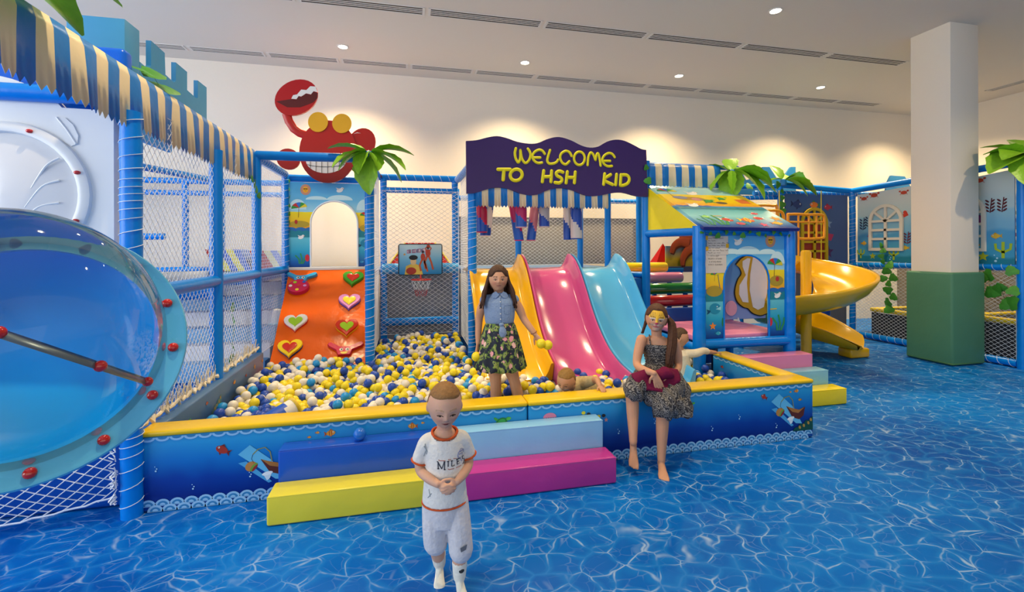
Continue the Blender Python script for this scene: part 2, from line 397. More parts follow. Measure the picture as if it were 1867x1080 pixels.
def palm(x, y, z, label, leaves, scale=1.0, group='fake palm tops'):
    t = thing('palm_top', label, 'palm', (x, y, z), group)
    MB().lathe([(.0, .04), (.045, .02), (.06, -.03), (.055, -.08), (0, -.09)], (x, y, z), n=12).build('crown', mat('#2b86cf', .3, .4, 0, 9, .05), t)
    for az, el, s in leaves:
        o = bpy.data.objects.new('palm_leaf', LEAF); COL.objects.link(o); o.parent = t
        o.rotation_euler = (random.uniform(-.3, .3), -math.radians(el), math.radians(az)); o.scale = (s * scale,) * 3
        o.location = (math.cos(math.radians(az)) * .03, math.sin(math.radians(az)) * .03, .02)
    return t
def ivy_mesh():
    pts = [(0, -.04), (.035, -.045), (.05, -.015), (.035, .01), (.03, .03), (0, .055), (-.03, .03), (-.035, .01), (-.05, -.015), (-.035, -.045)]
    mb = MB(); vs = [(0, 0, .008)] + [(x, y, -.004 * (i % 2)) for i, (x, y) in enumerate(pts)]
    mb.add(vs, [(0, i + 1, (i + 1) % 10 + 1) for i in range(10)]); return mb.mesh('ivy_leaf', mat('#3f8a2a', .5, .4, .1, 40, .25))
IVY = ivy_mesh()
def ivy(label, pts, nrm, base, scale=1.0, stems=True):
    t = thing('ivy_strand', label, 'vine', base, 'artificial ivy')
    n = Vector(nrm); u, w, d = basis(n)
    if stems: MB().tube(smooth_path([Vector(p) + n * .004 for p in pts], 3), .0016, 4).build('stem', mat('#3b6b26', .6, .3, 0, 30, .1), t)
    for p in pts:
        o = bpy.data.objects.new('ivy_leaf', IVY); COL.objects.link(o); o.parent = t; o.location = Vector(p) + n * .012 - Vector(base)
        M = Matrix((u, w, d)).transposed().to_4x4(); o.rotation_euler = (M @ Matrix.Rotation(random.uniform(-2.4, 2.4), 4, 'Z') @ Matrix.Rotation(random.uniform(-.5, .5), 4, 'X')).to_euler()
        s = scale * random.uniform(.75, 1.2); o.scale = (s, s, s)
    return t

# ---------------------------------------------------------------- ball pit walls
sea_front = ramp_mat([(0, '#0f5fae'), (.14, '#0a3f96'), (.3, '#08257e'), (.5, '#0a3b98'), (.75, '#0f6fbe'), (1, '#1f8ecb')], 'Z', 0, .46, .10, 4.0, .3)
yellow_v = vinyl('#e4bc0c'); scal_l = prnt('#8fc1e6'); scal_d = prnt('#2f7db4')
def scallops(A, x0, x1, top, bottom=True):
    A.begin('scallop_border', 'stuff')
    n = round((x1 - x0) / .078); st = (x1 - x0) / n
    for i in range(n):
        c = x0 + st * (i + .5)
        A.add(ell(c, top, st * .52, .026, 8, 0, PI, 2 * PI), scal_l, 1); A.add(ell(c, top, st * .34, .014, 6, 0, PI, 2 * PI), scal_d, 2)
        if bottom:
            A.add(ell(c, .036, st * .56, .042, 10, 0, 0, PI), scal_l, 3); A.add(ell(c, .040, st * .38, .026, 8, 0, 0, PI), scal_d, 4); A.add(ell(c, .042, st * .2, .013, 6, 0, 0, PI), scal_l, 5)
            A.add(ell(c + st / 2, .003, st * .56, .042, 10, 0, 0, PI), scal_l, 6) if i < n - 1 else None
            A.add(ell(c + st / 2, .006, st * .38, .026, 8, 0, 0, PI), scal_d, 7) if i < n - 1 else None
            A.add(ell(c + st / 2, .009, st * .2, .013, 6, 0, 0, PI), scal_l, 8) if i < n - 1 else None
def fish(A, x, y, s, c1, c2, flip=1, rot=0.0, stripes=None):
    A.begin('printed_fish')
    def T(p): 
        px, py = p[0] * s * flip, p[1] * s; return (x + px * math.cos(rot) - py * math.sin(rot), y + px * math.sin(rot) + py * math.cos(rot))
    A.add([T(p) for p in [(-.45, 0), (-.95, .38), (-.82, 0), (-.95, -.38)]], c2, 8)
    A.add([T(p) for p in [(-.3, .3), (.05, .62), (.35, .28)]], c2, 8); A.add([T(p) for p in [(-.1, -.3), (-.1, -.62), (.2, -.3)]], c2, 8)
    A.add([T(p) for p in ell(0, 0, .62, .38, 18)], c1, 9)
    for q in (stripes or []): A.add([T(p) for p in [(q - .05, .32), (q + .06, .32), (q + .06, -.32), (q - .05, -.32)]], c2, 10)
    A.add([T(p) for p in ell(.36, .1, .09, .1, 10)], '#f4f0e6', 11); A.add([T(p) for p in ell(.38, .1, .045, .05, 8)], '#101010', 12)
def star(A, x, y, s, c, rot=0.3, layer=9):
    A.begin('printed_starfish')
    A.add([(x + (s if i % 2 == 0 else s * .45) * math.cos(rot + i * PI / 5), y + (s if i % 2 == 0 else s * .45) * math.sin(rot + i * PI / 5)) for i in range(10)], c, layer)
def turtle(A, x, y, s):
    A.begin('printed_turtle')
    for a, l in ((.6, .75), (2.5, .8), (3.9, .9), (5.6, .6)): A.add(ell(x + math.cos(a) * s * .6, y + math.sin(a) * s * .5, s * .5 * l, s * .14, 10, a), '#3f9a3c', 8)
    A.add(ell(x, y, s * .62, s * .46, 16, .4), '#1d7a36', 9); A.add(ell(x, y + s * .05, s * .42, s * .28, 12, .4), '#39a04b', 10)
    A.add(ell(x + s * .75, y + s * .32, s * .26, s * .16, 10, .3), '#57b24a', 11)
def boat_scene(A, x, y, s):
    A.begin('printed_boat')
    """beam of light, a rowing boat with a rod and a burger on the line"""
    A.add([(x - 1.25 * s, y + .55 * s), (x - .75 * s, y + .95 * s), (x + .2 * s, y + .15 * s), (x + .75 * s, y - .8 * s), (x + .35 * s, y - .75 * s), (x - .5 * s, y - .05 * s)], '#5fb7e0', 6)
    A.add([(x - 1.25 * s, y + .15 * s), (x - .9 * s, y + .2 * s), (x + .2 * s, y - .85 * s), (x + .05 * s, y - .9 * s)], '#4aa3d6', 6)
    A.add([(x - .3 * s, y + .25 * s), (x + .1 * s, y + .1 * s), (x + .55 * s, y - .02 * s), (x + .95 * s, y + .12 * s), (x + .85 * s, y - .35 * s), (x + .55 * s, y - .55 * s), (x + .1 * s, y - .4 * s)], '#5a2415', 9)
    A.add([(x - .25 * s, y + .22 * s), (x + .12 * s, y + .1 * s), (x + .55 * s, y - .02 * s), (x + .92 * s, y + .1 * s), (x + .5 * s, y - .2 * s), (x + .1 * s, y - .1 * s)], '#a9702f', 10)
    A.line([(x + .2 * s, y + .1 * s), (x + .12 * s, y + .55 * s), (x - .1 * s, y + .78 * s), (x - .4 * s, y + .72 * s), (x - .62 * s, y + .5 * s)], .045 * s, '#8a8a4a', 11)
    A.line([(x - .62 * s, y + .5 * s), (x - .68 * s, y + .3 * s), (x - .58 * s, y + .1 * s)], .02 * s, '#22303c', 11)
    A.add(ell(x - .7 * s, y - .05 * s, .26 * s, .22 * s, 14, .5), '#b9813e', 11); A.add(ell(x - .58 * s, y - .1 * s, .24 * s, .1 * s, 12, .9), '#6d9a34', 12); A.add(ell(x - .54 * s, y - .14 * s, .2 * s, .06 * s, 12, .9), '#8e2b22', 13)
    A.add([(x - .2 * s, y - .45 * s), (x + .2 * s, y - .42 * s), (x + .1 * s, y - .7 * s), (x - .02 * s, y - .78 * s)], '#cfe3ec', 12); A.add(ell(x, y - .45 * s, .24 * s, .09 * s, 12, .2), '#e7f1f2', 13)
def coral(A, x, y, s, c='#0d4a3d'):
    A.begin('printed_coral')
    A.add([(x - s, y), (x - .8 * s, y + .3 * s), (x - .5 * s, y + .35 * s), (x - .25 * s, y + .62 * s), (x + .05 * s, y + .55 * s), (x + .3 * s, y + .85 * s), (x + .6 * s, y + .8 * s), (x + .8 * s, y + 1.05 * s), (x + s, y + 1.1 * s), (x + s, y)], c, 7)
    for q in ((-.3, .3), (.1, .42), (.55, .6), (.8, .85)): A.add(ell(x + q[0] * s, y + q[1] * s, .11 * s, .15 * s, 8, .4), '#b08a3a', 8)
def bubbles(A, x, y, s=.01):
    A.begin('printed_bubbles', 'stuff')
    for i in range(3): A.add(ell(x + math.sin(i * 2.) * s, y + i * s * 2.2, s * (.9 - .2 * i), s * (.9 - .2 * i), 8), '#a9d6ee', 9)
PWH = .49; PT = .17
def pool_wall(label, lo, hi, face, deco, yellow_over=.012, cat='ball pit wall'):
    """one padded wall segment; face = list of (origin, u, n, length) printed sides"""
    base = ((lo[0] + hi[0]) / 2, (lo[1] + hi[1]) / 2, 0)
    t = thing('ball_pit_wall', label, cat, base, 'padded ball pit walls', 'thing')
    MB().rbox((lo[0], lo[1], 0.002), (hi[0], hi[1], PWH - .03), .018, 3).build('padded_body', sea_front, t)
    MB().rbox((lo[0] - .002, lo[1] - .004, PWH - .034), (hi[0] + .002, hi[1] + .004, PWH), .014, 3).build('top_pad', yellow_v, t, label='yellow vinyl top')
    for (o, u, n, L, full), fn in zip(face, deco):
        A = Art(Vector(o) + Vector(n) * .0006, u, (0, 0, 1), n); scallops(A, .02, L - .02, PWH - .037, full); fn(A); A.build('print', t)
    return t
PX0, PXM, PX1, PY = -1.60, .835, 3.31, 3.19
def deco_f1(A):
    fish(A, .46, .345, .058, '#a5331d', '#6b1f14', -1, -.5); boat_scene(A, .72, .23, .135)
    fish(A, 1.10, .39, .045, '#e09a2c', '#b5531a', 1, .1, (-.2, .1)); fish(A, 1.02, .40, .018, '#e09a2c', '#b5531a', 1); fish(A, .97, .375, .016, '#e09a2c', '#b5531a', 1)
    fish(A, 1.62, .39, .042, '#e09a2c', '#b5531a', -1, -.1, (-.2, .1)); fish(A, 1.69, .405, .016, '#e09a2c', '#b5531a', -1)
    turtle(A, 2.24, .36, .07); coral(A, .98, .07, .1)
    for x, y in ((.1, .25), (.3, .12), (.62, .16), (1.3, .3), (1.9, .3)): bubbles(A, x, y, .006)
    A.line([(2.36, .25), (2.39, .32), (2.43, .36)], .014, '#c8a8b8', 9)
def deco_f2(A):
    A.begin('printed_specks', 'stuff')
    for x, c in ((.42, '#d7c92a'), (.46, '#20242c'), (.54, '#d7c92a'), (.58, '#20242c')): A.add(ell(x, .36 + .02 * math.sin(x * 20), .016, .013, 8), c, 9)
    for x in (.42, .60): star(A, x, .31, .018, '#c98a86')
    A.begin('printed_jellyfish'); A.add(ell(.16, .365, .05, .034, 14, 0, 0, PI), '#d87f9e', 9)
    for q in range(5): A.line([(.125 + q * .017, .365), (.12 + q * .02, .335), (.13 + q * .019, .31)], .005, '#d87f9e', 9)
    turtle(A, 1.30, .36, .05); fish(A, 1.98, .38, .042, '#a5331d', '#6b1f14', -1, -.5); boat_scene(A, 2.24, .25, .15)
    coral(A, 2.36, .07, .1); fish(A, 2.30, .405, .03, '#e09a2c', '#b5531a', 1, .1, (-.2, .1)); fish(A, 2.24, .40, .014, '#e09a2c', '#b5531a', 1)
    fish(A, 2.33, .33, .024, '#b98a2c', '#8a5a1a', -1)
    for x, y in ((.7, .2), (1.0, .25), (1.5, .15), (1.75, .22), (2.1, .12)): bubbles(A, x, y, .007)
pool_wall('long padded ball pit wall with sea print, behind the blue and yellow steps', (PX0, PY, 0), (PXM - .003, PY + PT, 0), [((PX0, PY, 0), (1, 0, 0), (0, -1, 0), PXM - PX0 - .003, True)], [deco_f1])
pool_wall('padded ball pit wall with sea print that the girl in the dark dress sits on', (PXM + .003, PY, 0), (PX1, PY + PT, 0), [((PXM + .003, PY, 0), (1, 0, 0), (0, -1, 0), PX1 - PXM - .003, True)], [deco_f2])
def deco_r(A):
    fish(A, .16, .37, .03, '#a5331d', '#6b1f14'); turtle(A, .55, .33, .05); fish(A, .8, .28, .03, '#e09a2c', '#b5531a'); coral(A, .3, .05, .09)
    star(A, .9, .15, .03, '#c98a86'); bubbles(A, .7, .2)
pool_wall('short padded ball pit wall running back to the little house', (PX1 - PT, PY + PT + .003, 0), (PX1, 4.27, 0),
          [((PX1 - PT, 4.27, 0), (0, -1, 0), (-1, 0, 0), 4.27 - PY - PT - .005, True), ((PX1, PY + PT + .003, 0), (0, 1, 0), (1, 0, 0), 4.27 - PY - PT - .003, True)], [deco_r, deco_r])
def deco_l(A):
    turtle(A, .30, .36, .05); fish(A, .62, .40, .03, '#b5531a', '#8a3a1a', -1); coral(A, .8, .28, .1, '#4f7f7a'); fish(A, 1.2, .40, .04, '#e09a2c', '#b5531a'); fish(A, 1.5, .38, .03, '#a5331d', '#6b1f14'); star(A, 1.75, .4, .035, '#c98a3a'); fish(A, 2.0, .4, .03, '#e09a2c', '#b5531a')
wl = thing('ball_pit_wall', 'padded ball pit wall along the foot of the tall left net', 'ball pit wall', (-1.60, 4.3, 0), 'padded ball pit walls', 'thing')
MB().rbox((-1.62, PY + PT + .003, .002), (-1.53, 5.42, PWH - .01), .015, 3).build('padded_body', ramp_mat([(0, '#0a2b70'), (.5, '#2a4f86'), (1, '#4a6f9a')], 'Z', 0, .48, .1, 4, .35), wl)
_a = Art((-1.53 + .0006, PY + PT + .003, 0), (0, 1, 0), (0, 0, 1), (1, 0, 0)); deco_l(_a); _a.build('print', wl)
# ball pit floor mat and inner side returns below the slides
MB().rbox((-1.52, PY + PT + .01, .002), (PX1 - PT - .01, 6.55, .03), .008, 2).build('ball_pit_mat', vinyl('#155fae'), base=(0.8, 4.9, 0), label='blue padded mat on the ball pit floor under the balls', cat='mat', kind='thing')

# ---------------------------------------------------------------- foam step blocks
def block(name, c, lo, hi, label, bev=.014):
    base = ((lo[0] + hi[0]) / 2, (lo[1] + hi[1]) / 2, 0)
    t = thing(name, label, 'foam block', base, 'soft foam steps')
    MB().rbox((lo[0], lo[1], max(lo[2], .002)), hi, bev, 4).build('cover', vinyl(c, .22), t)
    z = hi[2] - bev * .3; 
    MB().tube([(lo[0] + .004, lo[1] + .003, z), (hi[0] - .004, lo[1] + .003, z)], .0035, 6).build('seam', vinyl(c, .3), t)
    return t
SX0, SXM, SX1 = -.80, .30, 1.372
block('foam_step', '#e0d23c', (SX0, 2.87, 0), (SXM - .003, 3.05, .172), 'long low yellow foam step on the floor, lower left of the front steps')
block('foam_step', '#b5368c', (SXM + .003, 2.87, 0), (SX1, 3.05, .178), 'long low magenta foam step on the floor, lower right of the front steps')
block('foam_step', '#1f55c0', (SX0 + .015, 3.054, 0), (SXM - .003, 3.185, .36), 'taller dark blue foam step against the ball pit wall')
block('foam_step', '#86bde2', (SXM + .003, 3.054, 0), (SX1 - .015, 3.185, .366), 'taller light blue foam step against the ball pit wall')
block('foam_step', '#ead21c', (3.50, 3.79, 0), (4.345, 3.962, .162), 'yellow foam step at the foot of the house steps')
block('foam_step', '#7db8d4', (3.36, 3.966, 0), (4.31, 4.127, .305), 'pale blue middle foam step in front of the little house')
block('foam_step', '#d77fa8', (3.36, 4.131, 0), (4.28, 4.30, .438), 'pink top foam step against the little house')
# ================================================================ LEFT TOWER
white_p = mat('#e4e6e6', .3, .5, .06, 5, .02, .2); red_p = gloss('#c81f14'); lb_p = mat('#3fb0e4', .2, .5, 0, 8, .04, .4)
lt = thing('play_structure', 'tall blue pipe play frame with white netting on the left', 'play frame', (-2.6, 5.4, 0))
for (x, y, r, top) in ((-1.62, 3.18, .056, 2.42), (-1.62, 4.42, .052, 2.45), (-1.62, 5.50, .048, 2.62), (-1.62, 6.70, .046, 2.60)):
    post(lt, x, y, 0.0, top, r, wrap=(y < 4 or y > 6))
for (x, y) in ((-3.27, 7.8), (-2.78, 7.8), (-1.62, 7.8), (-3.6, 3.18), (-3.6, 5.5), (-4.4, 7.8)): post(lt, x, y, 0, 2.62, .045, wrap=False)
rail(lt, (-1.62, 5.50, 2.62), (-.43, 5.44, 2.62), .05, wrap=False)
rail(lt, (-1.62, 5.5, 2.60), (-1.62, 6.70, 2.60), .046); rail(lt, (-1.68, 1.9, 2.60), (-1.66, 5.5, 2.60), .045, wrap=False)
rail(lt, (-4.4, 7.8, 2.62), (-1.62, 7.8, 2.62), .045, wrap=False); rail(lt, (-4.4, 7.8, 2.44), (-1.62, 7.8, 2.44), .04, wrap=False)
rail(lt, (-3.6, 5.5, 2.62), (-2.78, 7.8, 2.62), .045, wrap=False); rail(lt, (-4.4, 3.18, 2.5), (-1.62, 3.18, 2.5), .05, wrap=False)
rail(lt, (-1.62, 3.3, 1.32), (-1.62, 6.7, 1.32), .05, wrap=False); rail(lt, (-3.6, 4.42, 1.34), (-1.68, 4.42, 1.36), .05, wrap=False, m=mat('#d9d5c8', .5, .3, 0, 9, .03), name='padded_beam')
rail(lt, (-3.6, 4.6, 1.2), (-1.68, 4.6, 1.2), .055, wrap=False); rail(lt, (-4.4, 7.2, 1.3), (-1.62, 7.2, 1.3), .05, wrap=False)
rail(lt, (-3.6, 3.18, .5), (-3.6, 5.5, .5), .045, wrap=False); rail(lt, (-1.62, 1.9, 2.45), (-1.62, 1.9, 2.60), .05, wrap=False)
MB().rbox((-4.4, 5.55, 1.2), (-1.7, 7.75, 1.28), .02, 2).build('deck', vinyl('#2f6fc0'), lt)
# nets
net(lt, (-1.62, 3.24, .50), (0, 1, 0), (0, 0, 1), 2.26, 2.0, .062, .07, .0026)
net(lt, (-1.62, 5.53, .42), (0, 1, 0), (0, 0, 1), 1.14, 2.12, .062, .07, .0022)
net(lt, (-4.4, 7.72, .3), (1, 0, 0), (0, 0, 1), 2.78, 2.2, .08, .065, .0018)
# gathered cream edge rope along the foot of the net
pts = []; n = 90
for i in range(n): t = i / (n - 1); pts.append((-1.60 + .012 * math.sin(i * 1.9), 3.25 + 2.25 * t, .515 + .02 * math.sin(i * 2.7)))
MB().tube(pts, .012, 6).build('edge_rope', net_cream, lt)
mb = MB()
for i in range(150):
    y = 3.25 + 2.25 * random.random(); mb.strand((-1.605, y, .5), (-1.60 + random.uniform(-.012, .012), y + random.uniform(-.05, .05), .5 + random.uniform(.05, .13)), .0028)
mb.build('edge_lacing', net_cream, lt, kind='stuff', sharp=False)
# honeycomb climbing pipes and a printed fish behind the net
hx = lambda a: Vector((-3.75 + .42 * math.cos(a), 6.4, 1.75 + .42 * math.sin(a)))
for i in range(6):
    rail(lt, hx(i * PI / 3), hx((i + 1) * PI / 3), .04, wrap=False, name='hexagon_pipe')
rail(lt, hx(0), hx(0) + Vector((.42, 0, 0)), .04, wrap=False, name='hexagon_pipe')
# soft wedge ramps standing on the deck
def striped_wedge(x0, x1, y, z, h, cols, label):
    t = thing('soft_wedge', label, 'soft wedge', ((x0 + x1) / 2, y, z), 'soft play wedges')
    n = len(cols); w = (x1 - x0) / n; lean = .16
    for i, c in enumerate(cols):
        a = x0 + w * i; MB().prism([(a, y, z), (a + w, y, z), (a + w - lean, y, z + h), (a - lean, y, z + h)], (0, .35, 0)).build('stripe', vinyl(c, .4), t)
striped_wedge(-2.55, -2.12, 7.0, 1.29, .30, ['#b5231d', '#e6d65a', '#4668c0', '#e6d65a', '#4668c0'], 'striped red, yellow and blue soft wedge on the left deck')
striped_wedge(-2.0, -1.55, 7.0, 1.29, .28, ['#b5231d', '#b5231d', '#e8dca0', '#7c8fd0', '#e8dca0'], 'red and cream striped soft wedge beside the orange climbing ramp')
# lower slide bars seen through the net
st = thing('soft_stairs', 'white and blue striped soft stairs under the left deck', 'soft stairs', (-2.4, 6.6, 0))
for i in range(6): MB().rbox((-3.3 + .1 * i, 7.25 - .22 * i, .0 if i == 5 else .05), (-1.72, 7.46 - .22 * i, 1.12 - .18 * i), .02, 2).build('tread', vinyl(['#e8e8ea', '#6fb0e0'][i % 2], .4), st)
ivy('ivy strand hanging inside the left netting above the blue mat', [(-1.75, 5.15 + .03 * math.sin(i), 1.0 - .13 * i) for i in range(6)], (1, 0, 0), (-1.75, 5.2, .3), 1.3)
ivy('ivy sprig hanging at the top of the left netting', [(-1.58, 5.2 + .07 * i, 2.32 - .05 * i) for i in range(4)], (1, 0, 0), (-1.58, 5.25, 2.2), .9)
ivy('ivy strand running down the corner post left of the orange ramp', [(-1.56, 6.62, 2.5 - .11 * i) for i in range(6)], (1, -.3, 0), (-1.56, 6.6, 1.9), .55)

# blue padded base under the bubble window and loose net in front of it
bp = thing('padded_screen', 'dark blue padded panel under the clear bubble window', 'padded panel', (-2.9, 3.4, 0))
MB().rbox((-4.2, 3.30, .002), (-1.70, 3.42, 1.0), .03, 3).build('cover', vinyl('#0d55b8', .4), bp)
ln = thing('loose_net', 'slack white rope net hanging to the floor below the bubble window', 'net', (-2.4, 3.12, 0))
def slack(s, t):   # s along the front, t downwards
    x = -1.70 - 1.9 * s; ztop = .62 - .10 * math.sin(PI * min(1, s * 1.2)) ; zb = .16 - .13 * min(1, s * 3) ; pinch = max(0, 1 - s * 4)
    z = ztop + (zb - ztop) * t ** (1 + .3 * s) + .02 * math.sin(9 * s + 4 * t); y = 3.18 - .10 * math.sin(PI * t) * (.4 + s) - .07 * t * min(1, s * 4)
    return Vector((x, y, max(.008, z * (1 - .15 * pinch * t))))
mb = MB(); NS, NT = 44, 9
for i in range(NS):
    for j in range(NT):
        a = slack(i / NS, (j + (i % 2) * .5) / NT) if j + (i % 2) * .5 <= NT else None; 
        for dj in (.5, -.5):
            tj = (j + (i % 2) * .5) + dj
            if 0 <= tj <= NT: mb.strand(slack(i / NS, (j + (i % 2) * .5) / NT), slack((i + 1) / NS, tj / NT), .0042)
mb.build('net_cord', net_m, ln, kind='stuff', sharp=False)
MB().tube([slack(i / 40, 1) + Vector((0, -.004 * (i % 2), .004 * (i % 3))) for i in range(41)], .006, 5).build('border_rope', net_m, ln)
mb = MB()
for i in range(60):
    z = random.uniform(.10, .62); mb.strand((-1.69 + random.uniform(-.02, .02), 3.12, z), (-1.675, 3.125 + random.uniform(-.02, .02), z + random.uniform(-.05, .05)), .004)
mb.build('lacing', net_m, ln, kind='stuff', sharp=False)

# white moulded panel with round port
wp = thing('porthole_board', 'white moulded plastic panel with a round port and leaf relief', 'board', (-2.3, 3.22, .9))
outl = [(-3.35, .95), (-1.72, .95), (-1.72, 2.40)] + [(-1.735, 2.42), (-1.75, 2.428)] + [(-1.98, 2.43)]
outl += [(-2.02 - .05 * i, 2.445 + .15 * math.sin(min(1, (i + 1) / 7) * PI / 2)) for i in range(8)] + [(-2.75, 2.58), (-3.0, 2.48), (-3.35, 2.43)]
hole = [(-2.247 + .33 * math.cos(a), 1.915 + .40 * math.sin(a)) for a in [2 * PI * i / 40 for i in range(40)]]
MB().prism([(x, 3.20, z) for x, z in outl], (0, .06, 0)).build('board', white_p, wp)
c0 = Vector((-2.247, 3.20, 1.915)); R = .42
MB().lathe([(R, 0), (R - .004, .022), (R - .03, .034), (R - .06, .026), (R - .068, .006), (R - .068, .0)], c0, (0, -1, 0), 48).build('port_rim', white_p, wp)
MB().lathe([(R - .066, .004), (R - .12, .012), (R * .5, .03), (.001, .036)], c0, (0, -1, 0), 48).build('port_cover', mat('#d9dadc', .3, .5, .05, 5, .02, .2), wp)
mb = MB()
for k in range(4):
    mb.tube(smooth_path([(-2.2 + .03 * k, 3.172, 1.62 + .11 * k), (-2.1 + .02 * k, 3.172, 1.72 + .12 * k), (-1.98, 3.178, 1.74 + .13 * k)], 5), .006, 6)
mb.build('relief_lines', white_p, wp)
for a in (20, -23, 70, 110, 150, 200, 250, 290):
    p = c0 + Vector((math.cos(math.radians(a)) * (R - .035), -.034, math.sin(math.radians(a)) * (R - .035)))
    MB().sphere(p, (.017, .016, .012), 14, 8).build('bolt_cap', red_p, wp, label='red bolt cap')
lf = [(-2.005, 2.375), (-1.96, 2.37), (-1.92, 2.33), (-1.895, 2.27), (-1.9, 2.22), (-1.93, 2.205), (-1.965, 2.23), (-1.985, 2.29)]
MB().prism([(x, 3.20, z) for x, z in lf], (0, -.008, 0)).build('leaf_relief', white_p, wp)
MB().tube([(-2.0, 3.19, 2.37), (-1.95, 3.19, 2.3), (-1.905, 3.19, 2.22)], .005, 6).build('leaf_vein', white_p, wp)
MB().sphere((-1.765, 3.197, 2.395), (.008, .006, .008), 10, 6).build('screw', mat('#c8c4b8', .4, .5), wp)
rail(wp, (-1.73, 3.19, 2.39), (-1.66, 3.18, 2.40), .012, wrap=False, name='bracket', m=mat('#9aa0a6', .3, .5, metal=.8))

# clear bubble window: flange ring, blue bowl behind, clear dome, seam strip with red caps
bw = thing('bubble_window', 'big clear plastic bubble window with light blue flange ring', 'bubble window', (-1.70, 2.52, .5))
RC = Vector((-1.704, 2.517, 1.151)); RN = Vector((.408, -.822, .398)).normalized(); RR = .60
bw_s = .92; RC = Vector((0, 0, EYE)) + (RC - Vector((0, 0, EYE))) * bw_s; RR *= bw_s
MB().lathe([(RR - .105, -.012), (RR - .02, -.012), (RR, -.006), (RR + .006, .004), (RR, .014), (RR - .012, .012), (RR - .02, .006), (RR - .105, .006)], RC, RN, 72, closed=True).build('flange_ring', mat('#58b4dc', .28, .5, 0, 6, .06, .3), bw, label='light blue flange ring')
MB().lathe([(RR - .10, -.004), (RR - .11, -.05), (RR - .15, -.14), (RR - .25, -.22), (.001, -.26)], RC, RN, 64).build('bowl', mat('#06adff', .4, .3, 0, 5, .05, .2), bw, label='deep blue bowl behind the dome')
def clear_mat():
    m = bpy.data.materials.new('clear_plastic'); m.use_nodes = True; nt = m.node_tree
    for nd in list(nt.nodes):
        if nd.type != 'OUTPUT_MATERIAL': nt.nodes.remove(nd)
    out = [n for n in nt.nodes if n.type == 'OUTPUT_MATERIAL'][0]
    tr = nt.nodes.new('ShaderNodeBsdfTransparent'); tr.inputs[0].default_value = (.95, .98, 1.0, 1)
    gl = nt.nodes.new('ShaderNodeBsdfGlossy'); gl.inputs['Roughness'].default_value = .04
    fr = nt.nodes.new('ShaderNodeFresnel'); fr.inputs[0].default_value = 1.33
    di = nt.nodes.new('ShaderNodeBsdfDiffuse'); di.inputs[0].default_value = (.8, .86, .9, 1)
    m1 = nt.nodes.new('ShaderNodeMixShader'); m2 = nt.nodes.new('ShaderNodeMixShader')
    nz = nt.nodes.new('ShaderNodeTexNoise'); nz.inputs['Scale'].default_value = 3.0
    mr = nt.nodes.new('ShaderNodeMapRange'); mr.inputs[1].default_value = .35; mr.inputs[2].default_value = .8; mr.inputs[3].default_value = .015; mr.inputs[4].default_value = .05; nt.links.new(nz.outputs[0], mr.inputs[0])
    nt.links.new(mr.outputs[0], m1.inputs[0]); nt.links.new(tr.outputs[0], m1.inputs[1]); nt.links.new(di.outputs[0], m1.inputs[2])
    nt.links.new(fr.outputs[0], m2.inputs[0]); nt.links.new(m1.outputs[0], m2.inputs[1]); nt.links.new(gl.outputs[0], m2.inputs[2])
    nt.links.new(m2.outputs[0], out.inputs[0]); return m
CLEAR = clear_mat()
DR, DD = RR - .075, .74
prof = [(DR * math.cos(a) ** .62 if a < PI / 2 - .01 else .001, .006 + DD * math.sin(a)) for a in [PI / 2 * i / 18 for i in range(19)]]
MB().lathe(prof, RC, RN, 72).build('dome', CLEAR, bw, label='clear dome')
u_, w_, d_ = basis(RN)
def dome_pt(az, a, off=0.0):
    r = DR * max(0.0, math.cos(a)) ** .62 + off * math.cos(a); return RC + RN * (.006 + DD * math.sin(a) + off * math.sin(a)) + u_ * (r * math.cos(az)) + w_ * (r * math.sin(az))
_dm = [o for o in bw.children if o.name.startswith('dome')][0]
_bv = BVHTree.FromPolygons([Vector(v.co) + BASE[bw.name] for v in _dm.data.vertices], [tuple(p.vertices) for p in _dm.data.polygons]); seam = []
for i in range(60):                                                   # the joint between the two halves of the dome
    d = (on_y(292 - 14 * i, 704 - 4.6 * i, 1.0) - Vector((0, 0, EYE))).normalized(); h_ = _bv.ray_cast(Vector((0, 0, EYE)), d)
    if h_[0]: seam.append(h_[0] - d * .003)
    elif seam: break
tgt = Vector((.72, .30, -.75)); tgt = (tgt - RN * tgt.dot(RN)).normalized(); az0 = math.atan2(tgt.dot(w_), tgt.dot(u_))
MB().tube(seam, .019, 8, sy=.3, up=RN).build('seam_strip', mat('#6f7f8a', .3, .5, 0, 10, .05, metal=.7), bw, label='grey metal seam strip')
for i in (0, 6, 19, 30, 40):
    p = seam[min(i, len(seam) - 1)]; MB().sphere(p + (p - RC).normalized() * .012, (.02, .02, .02), 14, 8).build('bolt_cap', red_p, bw, label='red bolt cap')
for k in range(14):
    a = az0 + .15 + k * 2 * PI / 14; p = RC + u_ * (math.cos(a) * (RR - .048)) + w_ * (math.sin(a) * (RR - .048)) + RN * .012
    M = Matrix((u_, w_, d_)).transposed().to_4x4()
    MB().sphere(p, (.022, .022, .016), 14, 8, xf=M).build('bolt_cap', red_p, bw, label='red bolt cap')
MB().tube([RC - RN * .27, RC - RN * .4 + Vector((-.1, .1, -.1)), Vector((-2.05, 3.24, .75))], .06, 10).build('mount', mat('#1179c8', .3, .5), bw)

